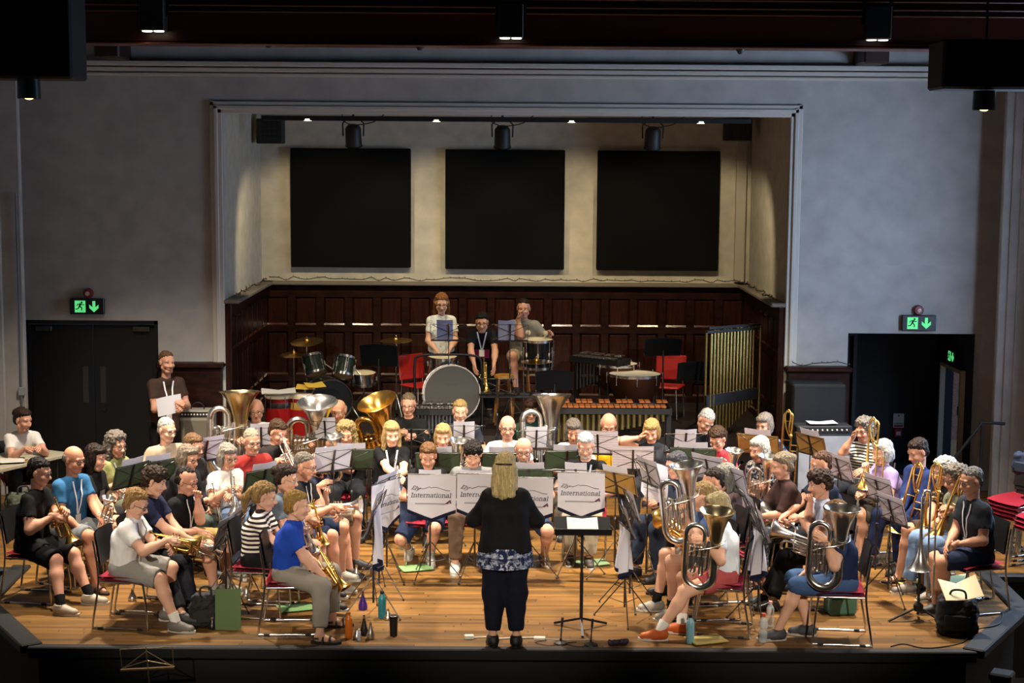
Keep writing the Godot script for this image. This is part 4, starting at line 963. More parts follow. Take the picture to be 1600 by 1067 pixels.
func person(o: Dictionary) -> Node3D:
	var d: Dictionary = o.d
	var n := thing("person", d.who + d.get("does", ", seated"), "person", o.root)
	var skin := hexc(SKIN[d.get("skin", 1)]).srgb_to_linear()
	var hc := hexc(d.get("hc", "3a2a1e"))
	var tints := [skin, Color(0.72, 0.68, 0.64), Color(0.035, 0.025, 0.02), hc.srgb_to_linear() * 0.8, skin * 0.55, Color(skin.r * 0.72, skin.g * 0.45, skin.b * 0.42)]
	var v: PackedVector3Array = o.body[0]; var nn: PackedVector3Array = o.body[1]; var t: PackedInt32Array = o.body[2]
	var c := PackedColorArray(); c.resize(v.size()); c.fill(skin)
	var hs: float = d.get("hs", 1.07)
	var hx := Transform3D(o.hb * hs, o.head)
	var add := func(part, x: Transform3D, tint: Color):
		var k := v.size()
		v.append_array(x * (part[0] as PackedVector3Array))
		nn.append_array(Transform3D(x.basis.orthonormalized(), Vector3.ZERO) * (part[1] as PackedVector3Array))
		var cc := PackedColorArray(); cc.resize(part[0].size()); cc.fill(tint)
		c.append_array(cc)
		for i in (part[2] as PackedInt32Array): t.append(i + k)
	for part in lib["head_f" if o.f else "head_m"]: add.call(part, hx, tints[part[3]])
	for i in 2:
		var sd := -1.0 if i == 0 else 1.0
		var zz: Vector3 = o.hdir[i]
		var pn := Vector3(-sd * 0.75, -0.65, 0.1)
		var key: String = ["pa", "pb"][i]
		if d.has(key): pn = d[key]
		var yy := (-(pn - zz * pn.dot(zz))).normalized()
		var gx := Transform3D(Basis(yy.cross(zz), yy, zz) * (0.98 * o.k), o.wr[i])
		var gp_: String = d.get("grip", "grip" if d.has("i") else "rest")
		add.call(lib[("hand2_" if i == 0 else "hand_") + gp_], gx, skin)
	put(soft_mesh([v, nn, t, c]), "body", M.skin, n)
	var tm = d.get("tm", null)
	if tm and not tm.uv1_triplanar: o.top += [null, true]
	put(soft_mesh(o.top), "top", tm if tm else mat(hexc(d.get("t", "222222")), 0.85), n)
	put(soft_mesh(o.bottom), "skirt" if d.get("skirt", 0.0) > 0 else ("shorts" if d.get("leg", 1.9) < 1.3 else "trousers"), d.bm if d.has("bm") else mat(hexc(d.get("g", "1c1c22")), 0.85), n)
	if d.get("h", "short") != "none":
		put(lib["hair_" + d.get("h", "short")], "hair", hair_mat(hc), n, hx)
	if d.has("beard"): put(lib.hair_beard, "beard", hair_mat(hexc(d.beard)), n, hx)
	if d.get("gl", false): put(lib.glasses, "glasses", mat(hexc(d.get("glc", "15120f")), 0.4), n, hx)
	for i in 2:
		var dir: Vector3 = Vector3(-0.14 if i == 0 else 0.14, 0, 1)
		var sx := Transform3D(Basis(Vector3.UP, atan2(dir.x, dir.z)), o.an[i])
		match d.get("s", "shoe"):
			"shoe":
				var sh := put(lib.shoe, "shoe", mat(hexc(d.get("sc", "1a1a1a")), 0.6), n, sx)
				put(lib.sole, "sole", mat(hexc(d.get("so", "c8c4ba" if d.get("sc", "1a1a1a") != "1a1a1a" else "101010")), 0.7), sh)
				if d.get("leg", 1.9) < 1.5 and d.has("sock"):
					var a: Vector3 = o.an[i]; var q: Vector3 = a.lerp(o.kn[i], 0.22)
					put(MB.new().tube([a + Vector3(0, -0.01, 0), a.lerp(q, 0.5), q], [0.046, 0.045, 0.05], 12).mesh(), "sock", mat(hexc(d.sock), 0.9), n)
			"sandal":
				var sh := put(lib.sandal, "sandal", mat(hexc(d.get("sc", "241c16")), 0.6), n, sx)
				put(lib.sole, "sole", mat(hexc("2a2420"), 0.8), sh)
	if d.has("hem"):                                         # a blouse that hangs out below a jacket
		put(MB.new().lathe([Vector2(0.185, -0.12), Vector2(0.196, -0.115), Vector2(0.192, 0.0), Vector2(0.17, 0.06)], 28, Transform3D(Basis.from_scale(Vector3(1.24, 1, 0.92)), Vector3(0, o.hipj[0].y - 0.02, 0))).mesh(), "blouse", M[d.hem], n)
	if d.has("clip"): put(MB.new().tube(arc(Vector3(0, 0.035, -0.03), Vector3.RIGHT, Vector3.FORWARD, 0.098, 50, 130, 8), 0.008, 6).mesh(), "hair_clip", mat(hexc("1c1512"), 0.4), n, hx)
	if d.has("pr"): chest_print(n, o, d.pr)
	if d.has("lan"): lanyard(n, o, d.lan)
	return n

func chest_print(n: Node3D, o: Dictionary, q: Array) -> void:   # [colour, x, height below the shoulders, width, height]: a print on the front of the shirt
	var tops: PackedVector3Array = o.top[0]
	var rows := []
	for j in 7:
		var r := []
		for i in 7:
			var x: float = q[1] + (i / 6.0 - 0.5) * q[3]; var y: float = o.sh[0].y - q[2] + (j / 6.0 - 0.5) * q[4]
			var zz := -1.0
			for p in tops:
				if absf(p.x - x) < 0.02 and absf(p.y - y) < 0.02 and p.z > zz: zz = p.z
			r.append(Vector3(x, y, zz + 0.005))
		rows.append(r)
	put(MB.new().sheet(rows, 0.002).mesh(), "shirt_print", mat(hexc(q[0]), 0.85), n)

func lanyard(n: Node3D, o: Dictionary, tint: String) -> void:
	var rows := []
	var sy: float = o.sh[0].y; var sz: float = o.sh[0].z
	var bot := Vector2(0.0, sy - 0.30 * o.sp)
	var tops: PackedVector3Array = o.top[0]
	var m := mat(hexc(tint), 0.8)
	for s in [-1.0, 1.0]:
		var a := []; var b := []
		for i in 8:
			var q := i / 7.0
			var x := lerpf(s * 0.062, s * 0.008, q); var y := lerpf(sy + 0.035, bot.y, q)
			var zz := sz + 0.03
			for p in tops:
				if absf(p.x - x) < 0.022 and absf(p.y - y) < 0.022 and p.z > zz: zz = p.z
			zz += 0.006
			a.append(Vector3(x - 0.009, y, zz)); b.append(Vector3(x + 0.009, y, zz))
		put(MB.new().sheet([a, b], 0.002).mesh(), "lanyard", m, n)
		rows = [a[7], b[7]]
	put(MB.new().box(rows[0] + Vector3(0.0, -0.05, 0.004), Vector3(0.07, 0.09, 0.004), Basis.IDENTITY, 0.001).mesh(), "badge", mat(hexc("d9d4cf"), 0.5), n)

# ---------- brass
func metals() -> void:
	M.silver = mat(hexc("eeeae2"), 0.24, 1.0)
	M.brass = mat(hexc("e9bd66"), 0.24, 1.0)
	M.dimsilver = mat(hexc("c9c4b8"), 0.3, 1.0)
	M.chrome = mat(hexc("d4d2ce"), 0.2, 1.0)
	M.black = mat(hexc("0c0c0d"), 0.55)
	M.steel = mat(hexc("5c5a58"), 0.35, 1.0)

func flare(r0: float, r1: float, y0: float, y1: float, k := 14, pw := 5.0) -> Array:   # a bell's outside, its rolled rim and its inside
	var o := []
	for i in k + 1:
		var q := float(i) / k
		o.append(Vector2(lerpf(r0, r0 * 1.9, q) + (r1 - r0 * 1.9) * pow(q, pw), lerpf(y0, y1, q)))
	var e := o.duplicate(); e.reverse()
	o.append(Vector2(r1 + 0.003, y1 + 0.002)); o.append(Vector2(r1 - 0.002, y1 + 0.005))
	for p in e: o.append(Vector2(maxf(p.x - 0.004, 0.002), p.y))
	return o

# Upright horn: bell up (+y), origin at the middle of the valves, seen from its front (+z). Mouthpiece behind (-z).
func upright_horn(called: String, H: float, br: float, w: float, r: float, nv: int, body: Material, inner: Material, label: String, x: Transform3D) -> Node3D:
	var t := thing(called, label, "brass horn", x)
	var y0 := -H * 0.42
	var bx := w * 0.30
	var low := y0 + w * 0.33
	put(MB.new().lathe(flare(r * 1.15, br, y0 + H * 0.42, y0 + H, 18, 4.2), 36, Transform3D(Basis.IDENTITY, Vector3(bx, 0, 0))).mesh(), "bell", inner, t)
	var p := [Vector3(bx, y0 + H * 0.44, 0), Vector3(bx, low, 0)] + arc(Vector3(bx - w * 0.37, low, 0), Vector3.RIGHT, Vector3.DOWN, w * 0.37, 8, 180, 12)
	var tx := bx - w * 0.74
	var ty := y0 + H * 0.68
	p += [Vector3(tx, ty - 0.02, 0)] + arc(Vector3(tx + w * 0.23, ty, 0.01), Vector3.LEFT, Vector3.UP, w * 0.23, 0, 180, 10) + [Vector3(tx + w * 0.46, y0 + H * 0.30, 0.015)]
	var rr := []
	for i in p.size(): rr.append(lerpf(r * 1.15, r * 0.55, float(i) / (p.size() - 1)))
	put(MB.new().tube(p, rr, 14).mesh(), "bow", body, t)
	var mb := MB.new()
	var vx0 := tx + w * 0.10
	var vs := w * 0.40 / nv
	var vr := r * 0.36 + 0.005
	for i in nv:
		var cx := vx0 + vs * (i + 0.5)
		var c := MB.new().lathe([Vector2(0, -H * 0.13), Vector2(vr * 0.7, -H * 0.13), Vector2(vr, -H * 0.12), Vector2(vr, H * 0.10), Vector2(vr * 1.12, H * 0.10), Vector2(vr * 1.12, H * 0.115), Vector2(vr * 0.5, H * 0.125), Vector2(0.004, H * 0.13), Vector2(0.004, H * 0.15), Vector2(vr * 0.65, H * 0.15), Vector2(vr * 0.65, H * 0.158), Vector2(0, H * 0.16)], 14, Transform3D(Basis.IDENTITY, Vector3(cx, 0.0, 0.035 + r * 0.5)))
		put(c.mesh(), "valve", body, t)
		var sl: float = H * [0.16, 0.09, 0.22, 0.27][i]
		mb.tube([Vector3(cx - vs * 0.3, 0.0, 0.03 + r)] + arc(Vector3(cx, -sl, 0.035 + r), Vector3.LEFT, Vector3.DOWN, vs * 0.3, 0, 180, 6) + [Vector3(cx + vs * 0.3, 0.0, 0.03 + r)], r * 0.22 + 0.002, 8)
	mb.tube(smooth_path([Vector3(tx + w * 0.46, y0 + H * 0.30, 0.015), Vector3(tx + w * 0.5, y0 + H * 0.24, 0.04), Vector3(tx + w * 0.58, y0 + H * 0.3, 0.05), Vector3(tx + w * 0.6, y0 + H * 0.62, 0.045), Vector3(vx0 + vs * nv, H * 0.05, 0.04)], 5), r * 0.36, 8)
	mb.tube([Vector3(tx + w * 0.12, -H * 0.02, 0.02), Vector3(bx, -H * 0.02, 0.02)], r * 0.2, 6)
	mb.tube([Vector3(tx, y0 + H * 0.55, 0), Vector3(bx, y0 + H * 0.55, 0)], 0.004, 6)
	for i in 3:                                              # the inner tubing that doubles back between the big bows
		var ix := lerpf(tx + w * 0.16, bx - w * 0.12, i / 2.0); var rt := r * 0.30 + 0.001
		mb.tube([Vector3(ix, H * (0.16 - 0.05 * i), 0.0)] + arc(Vector3(ix + w * 0.05, y0 + H * (0.20 + 0.05 * i), 0.004), Vector3.LEFT, Vector3.DOWN, w * 0.05, 0, 180, 7) + [Vector3(ix + w * 0.10, H * (0.12 - 0.04 * i), 0.0)], rt, 8)
		mb.tube(arc(Vector3(ix + w * 0.04, H * 0.12, 0.012), Vector3.LEFT, Vector3.UP, w * 0.045, 0, 180, 7), rt * 0.9, 8)
	put(mb.mesh(), "valve_slide", body, t)
	var mp := Vector3(bx + 0.03 + r, H * 0.20, -0.11 - r)
	put(MB.new().tube(smooth_path([Vector3(vx0, H * 0.04, 0.035 + r), Vector3(vx0 + w * 0.2, H * 0.1, 0.05 + r * 2), Vector3(bx, H * 0.145, r * 2.3), Vector3(bx + r * 2.0, H * 0.17, 0.0), mp], 6), 0.0065, 8).mesh(), "leadpipe", body, t)
	var dir := Vector3(0.15, 0.2, -1).normalized()
	var up := dir.cross(Vector3.RIGHT).normalized()
	put(MB.new().lathe([Vector2(0.006, 0), Vector2(0.007, 0.03), Vector2(0.016, 0.055), Vector2(0.019, 0.06), Vector2(0.014, 0.06), Vector2(0.004, 0.04)], 12, Transform3D(Basis(up.cross(dir).normalized(), dir, up), mp)).mesh(), "mouthpiece", body, t)
	return t

# Cornet or flugelhorn: bell towards +z, valves upright, origin at the middle valve.
func cornet(called: String, br: float, body: Material, bell: Material, label: String, x: Transform3D) -> Node3D:
	var t := thing(called, label, "cornet" if called == "cornet" else "horn", x * Transform3D(Basis.from_scale(Vector3.ONE * 1.12), Vector3.ZERO))
	var s := br / 0.06
	var by := 0.045
	put(MB.new().lathe(flare(0.0085 * s, br, -0.06, 0.19, 14, 4.5), 28, Transform3D(Basis(Vector3.RIGHT, Vector3.BACK, Vector3.DOWN), Vector3(0.012, by, 0))).mesh(), "bell", bell, t)
	var mb := MB.new()
	mb.tube([Vector3(0.012, by, -0.05)] + arc(Vector3(0.012, by - 0.04, -0.11), Vector3.UP, Vector3.FORWARD, 0.04, 0, 180, 10) + [Vector3(0.012, by - 0.08, 0.09)] + arc(Vector3(0.0, by - 0.055, 0.11), Vector3.DOWN, Vector3.BACK, 0.025, 0, 180, 8) + [Vector3(-0.012, by - 0.03, -0.02)], 0.0082, 9)
	mb.tube([Vector3(-0.014, by + 0.004, -0.16), Vector3(-0.014, by + 0.004, 0.08)] + arc(Vector3(-0.014, by - 0.033, 0.10), Vector3.UP, Vector3.BACK, 0.037, 0, 180, 9) + [Vector3(-0.014, by - 0.07, 0.0)], 0.0075, 9)
	mb.tube([Vector3(0.012, by - 0.0, 0.03), Vector3(0.012, by - 0.08, 0.03)], 0.003, 6)
	put(mb.mesh(), "tubing", body, t)
	for i in 3:
		var c := MB.new().lathe([Vector2(0, -0.075), Vector2(0.009, -0.075), Vector2(0.0105, -0.068), Vector2(0.0105, 0.05), Vector2(0.012, 0.05), Vector2(0.012, 0.06), Vector2(0.003, 0.064), Vector2(0.003, 0.08), Vector2(0.008, 0.08), Vector2(0.008, 0.085), Vector2(0, 0.086)], 12, Transform3D(Basis.IDENTITY, Vector3(-0.004, 0, (i - 1) * 0.025)))
		put(c.mesh(), "valve", body, t)
		put(MB.new().tube([Vector3(0.0, -0.03, (i - 1) * 0.025)] + arc(Vector3(-0.035 - 0.01 * i, -0.022, (i - 1) * 0.025), Vector3.DOWN, Vector3.LEFT, 0.009, 0, 180, 6) + [Vector3(0.0, -0.012, (i - 1) * 0.025)], 0.0055, 7).mesh(), "valve_slide", body, t)
	put(MB.new().lathe([Vector2(0.005, 0), Vector2(0.006, 0.03), Vector2(0.012, 0.045), Vector2(0.014, 0.05), Vector2(0.009, 0.05), Vector2(0.003, 0.04)], 12, Transform3D(Basis(Vector3.RIGHT, Vector3.FORWARD, Vector3.UP), Vector3(-0.014, by + 0.004, -0.155))).mesh(), "mouthpiece", body, t)
	return t

# Trombone stood on end: tubes along y, bell at the bottom opening down, tuning bow at the top.
func trombone(br: float, body: Material, label: String, x: Transform3D, valve := true, slide := 0.75) -> Node3D:
	var t := thing("trombone", label, "trombone", x)
	put(MB.new().lathe(flare(0.011, br, 0.0, 0.52, 18, 5.0), 32, Transform3D(Basis(Vector3.RIGHT, Vector3.DOWN, Vector3.FORWARD), Vector3(0, 0.55, 0))).mesh(), "bell", body, t)
	put(MB.new().tube([Vector3(0, 0.54, 0), Vector3(0, 0.68, 0)] + arc(Vector3(0.05, 0.70, 0), Vector3.LEFT, Vector3.UP, 0.05, 0, 180, 10) + [Vector3(0.10, 0.36, 0)], 0.011, 10).mesh(), "tuning_bow", body, t)
	var s := MB.new()
	for dx in [0.10, 0.18]: s.tube([Vector3(dx, 0.38, 0.0), Vector3(dx, 0.38 - slide, 0.0)], 0.0085, 8)
	s.tube(arc(Vector3(0.14, 0.38 - slide, 0), Vector3.LEFT, Vector3.DOWN, 0.04, 0, 180, 8), 0.009, 8)
	for y in [0.37, 0.30]: s.rod(Vector3(0.10, y, 0), Vector3(0.18, y, 0), 0.005)
	put(s.mesh(), "slide", body, t)
	for y in [0.64, 0.42]: put(MB.new().rod(Vector3(0.0, y, 0), Vector3(0.10, y, 0), 0.005).mesh(), "brace", body, t)
	if valve:
		put(MB.new().tube(smooth_path([Vector3(0.10, 0.46, 0.0), Vector3(0.07, 0.5, 0.03), Vector3(0.035, 0.60, 0.04), Vector3(0.02, 0.72, 0.035), Vector3(0.05, 0.78, 0.03), Vector3(0.08, 0.72, 0.035), Vector3(0.075, 0.56, 0.04), Vector3(0.10, 0.5, 0.0)], 5), 0.009, 8).ball(Vector3(0.095, 0.48, 0.012), Vector3(0.026, 0.026, 0.02), 10).mesh(), "valve_loop", body, t)
	put(MB.new().lathe([Vector2(0.006, 0), Vector2(0.007, 0.04), Vector2(0.018, 0.07), Vector2(0.013, 0.07), Vector2(0.004, 0.05)], 12, Transform3D(Basis.IDENTITY, Vector3(0.18, 0.37, 0))).mesh(), "mouthpiece", M.silver, t)
	return t

func instrument(kind: String, x: Transform3D, who: String, opt := "") -> Node3D:
	var held := " held by " + who
	match kind:
		"cornet": return cornet("cornet", 0.060, M.silver, M.silver, "silver cornet" + held, x)
		"gold_cornet": return cornet("cornet", 0.062, M.brass, M.brass, "gold lacquered cornet" + held, x)
		"flugel": return cornet("flugelhorn", 0.078, M.silver, M.silver, "silver flugelhorn" + held, x)
		"tenor": return upright_horn("tenor_horn", 0.50, 0.10, 0.22, 0.021, 3, M.silver, M.silver, "silver tenor horn" + held, x)
		"baritone": return upright_horn("baritone_horn", 0.60, 0.115, 0.25, 0.024, 3, M.silver, M.silver, "silver baritone horn" + held, x)
		"euph": return upright_horn("euphonium", 0.70, 0.155, 0.34, 0.036, 3, M.silver, M.silver, "silver euphonium" + held, x)
		"euph_gold": return upright_horn("euphonium", 0.70, 0.155, 0.34, 0.036, 3, M.silver, M.gilt, "silver euphonium with gold bell" + held, x)
		"tuba": return upright_horn("tuba", 0.92, 0.235, 0.46, 0.052, 4, M.silver, M.silver, "large silver tuba" + held, x)
		"tuba_gilt": return upright_horn("tuba", 0.92, 0.235, 0.46, 0.052, 3, M.silver, M.gilt, "large tuba with warm gilt bell" + held, x)
		"tuba_gold": return upright_horn("tuba", 0.92, 0.235, 0.46, 0.052, 3, M.brass, M.brass, "large gold tuba" + held, x)
		"tenor_gold": return upright_horn("tenor_horn", 0.50, 0.11, 0.22, 0.021, 3, M.brass, M.brass, "gold tenor horn" + held, x)
		"trombone": return trombone(0.108, M.brass, "gold trombone" + held, x)
	return null

# ---------- chairs, stands, paper
var proto := {}
func chair(x: Transform3D, label: String) -> Node3D:
	if proto.has("chair"): return dup(proto.chair, x, label)
	var t := thing("stacking_chair", label, "chair", x)
	proto.chair = t
	var seat := []
	for j in 7:
		var row := []
		for i in 9:
			var u := i / 4.0 - 1.0; var v := j / 3.0 - 1.0
			row.append(Vector3(u * 0.225, 0.445 + 0.012 * u * u - 0.006 * v - (0.02 * v * v * v if v > 0.6 else 0.0), v * 0.205))
		seat.append(row)
	put(MB.new().sheet(seat, 0.035).mesh(), "seat", mat(hexc("8c2030"), 0.85), t)
	var back := []
	for j in 6:
		var row := []
		for i in 9:
			var u := i / 4.0 - 1.0; var v := j / 5.0
			row.append(Vector3(u * 0.215 * (1.0 - 0.06 * v), 0.56 + v * 0.30, -0.215 - v * 0.05 + 0.03 * u * u))
		back.append(row)
	put(MB.new().sheet(back, 0.016).mesh(), "backrest", mat(hexc("101012"), 0.5), t)
	for s in [-1.0, 1.0]:
		var p := smooth_path([Vector3(s * 0.215, 0.80, -0.245), Vector3(s * 0.215, 0.44, -0.205), Vector3(s * 0.222, 0.05, -0.262), Vector3(s * 0.222, 0.012, -0.24), Vector3(s * 0.222, 0.012, 0.0), Vector3(s * 0.222, 0.012, 0.21), Vector3(s * 0.222, 0.05, 0.236), Vector3(s * 0.215, 0.40, 0.20), Vector3(s * 0.21, 0.425, 0.16), Vector3(s * 0.205, 0.425, -0.20)], 5)
		put(MB.new().tube(p, 0.0095, 8).mesh(), "leg", M.chrome, t)
		for gz in [-0.19, 0.17]: put(MB.new().box(Vector3(s * 0.222, 0.01, gz), Vector3(0.026, 0.018, 0.05)).mesh(), "glide", M.black, t)
	put(MB.new().rod(Vector3(-0.21, 0.42, 0.14), Vector3(0.21, 0.42, 0.14), 0.009).rod(Vector3(-0.21, 0.42, -0.16), Vector3(0.21, 0.42, -0.16), 0.009).mesh(), "crossbar", M.chrome, t)
	return t

# Folding stand. x: foot of the shaft, +z of x faces the player. The desk's middle is at height h.
func music_stand(x: Transform3D, h: float, label: String, tilt := 18.0) -> Node3D:
	var key := "stand%d" % int(round(h * 25))
	h = round(h * 25) / 25.0
	if proto.has(key): return dup(proto[key], x, label)
	var t := thing("music_stand", label, "music stand", x)
	proto[key] = t
	put(MB.new().rod(Vector3(0, 0.12, 0), Vector3(0, h * 0.62, 0), 0.0095).rod(Vector3(0, h * 0.6, 0), Vector3(0, h - 0.05, 0), 0.0065).lathe([Vector2(0.013, h * 0.58), Vector2(0.016, h * 0.6), Vector2(0.016, h * 0.64), Vector2(0.009, h * 0.65)], 10).mesh(), "shaft", M.steel, t)
	for i in 3:
		var a := deg_to_rad(120.0 * i + 30)
		var d := Vector3(sin(a), 0, cos(a))
		put(MB.new().rod(d * 0.015 + Vector3(0, 0.36, 0), d * 0.30 + Vector3(0, 0.012, 0), 0.0055).rod(Vector3(0, 0.16, 0), d * 0.16 + Vector3(0, 0.19, 0), 0.004).ball(d * 0.30 + Vector3(0, 0.012, 0), Vector3(0.011, 0.012, 0.011), 8).mesh(), "leg", M.steel, t)
	var b := Basis(Vector3.RIGHT, deg_to_rad(-tilt))
	var c := Vector3(0, h, 0)
	var q := func(u, v): return c + b * Vector3(u, v, 0.0)
	var m := MB.new()
	for s in [-1.0, 1.0]:
		m.rod(q.call(0.0, -0.02), q.call(s * 0.23, -0.11), 0.0045, 6); m.rod(q.call(0.0, 0.0), q.call(s * 0.21, 0.10), 0.0045, 6)
		m.rod(q.call(s * 0.23, -0.12), q.call(s * 0.24, 0.11), 0.004, 6)
	m.rod(q.call(-0.24, 0.11), q.call(0.24, 0.11), 0.004, 6)
	m.bar(q.call(0.0, -0.14), q.call(0.0, 0.12), 0.022, 0.008, b.z)
	put(m.mesh(), "desk_frame", M.steel, t)
	put(MB.new().bar(q.call(-0.235, -0.125) + b.z * 0.015, q.call(0.235, -0.125) + b.z * 0.015, 0.008, 0.04, b.z).mesh(), "ledge", M.steel, t)
	return t

func desk_x(x: Transform3D, h: float, tilt := 18.0) -> Transform3D:
	return x * Transform3D(Basis(Vector3.RIGHT, deg_to_rad(-tilt)), Vector3(0, round(h * 25) / 25.0, 0))

# Something leaning on a desk: w wide, h high, bottom edge on the ledge; bend bows it
func leaf(called: String, w: float, h: float, m: Material, x: Transform3D, off: Vector3, label: String, cat: String, bend := 0.012, th := 0.003) -> Node3D:
	var rows := []
	for j in 4:
		var r := []
		for i in 7:
			var u := i / 3.0 - 1.0; var v := j / 3.0
			r.append(Vector3(u * w / 2, -0.115 + v * h, 0.012 + bend * (absf(u) - 0.4) * (0.4 + v)) + off)
		rows.append(r)
	var o := put(MB.new().sheet(rows, th).mesh(), called, m)
	o.transform = x
	return tag(o, label, cat)

# ---------- who sits where. p: pixel of the head's centre, z: depth, y: heading (0 faces the hall, 90 faces right)
func pattern(kind: String) -> StandardMaterial3D:
	var im := Image.create(64, 64, false, Image.FORMAT_RGB8)
	var r := RandomNumberGenerator.new(); r.seed = hash(kind)
	var sc := 6.0
	match kind:
		"stripe": 
			im.fill(hexc("e6e0d6")); im.fill_rect(Rect2i(0, 0, 64, 16), hexc("2b1e1e")); im.fill_rect(Rect2i(0, 32, 64, 16), hexc("2b1e1e")); sc = 12.0
		"thinstripe":
			im.fill(hexc("d3d2c4")); sc = 15.0
			for j in 2: im.fill_rect(Rect2i(0, j * 32, 64, 14), hexc("23262a"))
		"plaid":
			im.fill(hexc("6b5a52")); sc = 9.0
			for j in 2:
				im.fill_rect(Rect2i(0, j * 32, 64, 9), hexc("3a302e")); im.fill_rect(Rect2i(j * 32, 0, 9, 64), hexc("3f3533"))
				im.fill_rect(Rect2i(0, j * 32 + 20, 64, 3), hexc("b3a79c")); im.fill_rect(Rect2i(j * 32 + 20, 0, 3, 64), hexc("a89c92"))
		_:
			var c: Array = {"floral_dark": ["14161f", "d9d6d0", 16, 5.0], "floral_light": ["dcd9d0", "6a685e", 16, 5.0], "floral_navy": ["1b2444", "c9cede", 26, 5.0], "floral_blue": ["232a44", "aab0c4", 18, 5.0], "leaf_brown": ["1c1512", "a5835e", 18, 4.5], "print_white": ["d9dcd8", "9aa3a0", 12, 5.0], "skirt_dot": ["23262c", "6f747c", 26, 7.0]}[kind]
			im.fill(hexc(c[0])); sc = c[3]
			for i in c[2]:
				var x := r.randi_range(0, 60); var y := r.randi_range(0, 60)
				for k in 5: im.fill_rect(Rect2i(x + r.randi_range(-4, 4), y + r.randi_range(-4, 4), r.randi_range(2, 5), r.randi_range(2, 5)), hexc(c[1]))
	var m := tri(Color.WHITE, im, Vector3(sc, sc, sc), 0.85)
	if kind.ends_with("stripe"): m.uv1_triplanar = false
	return m

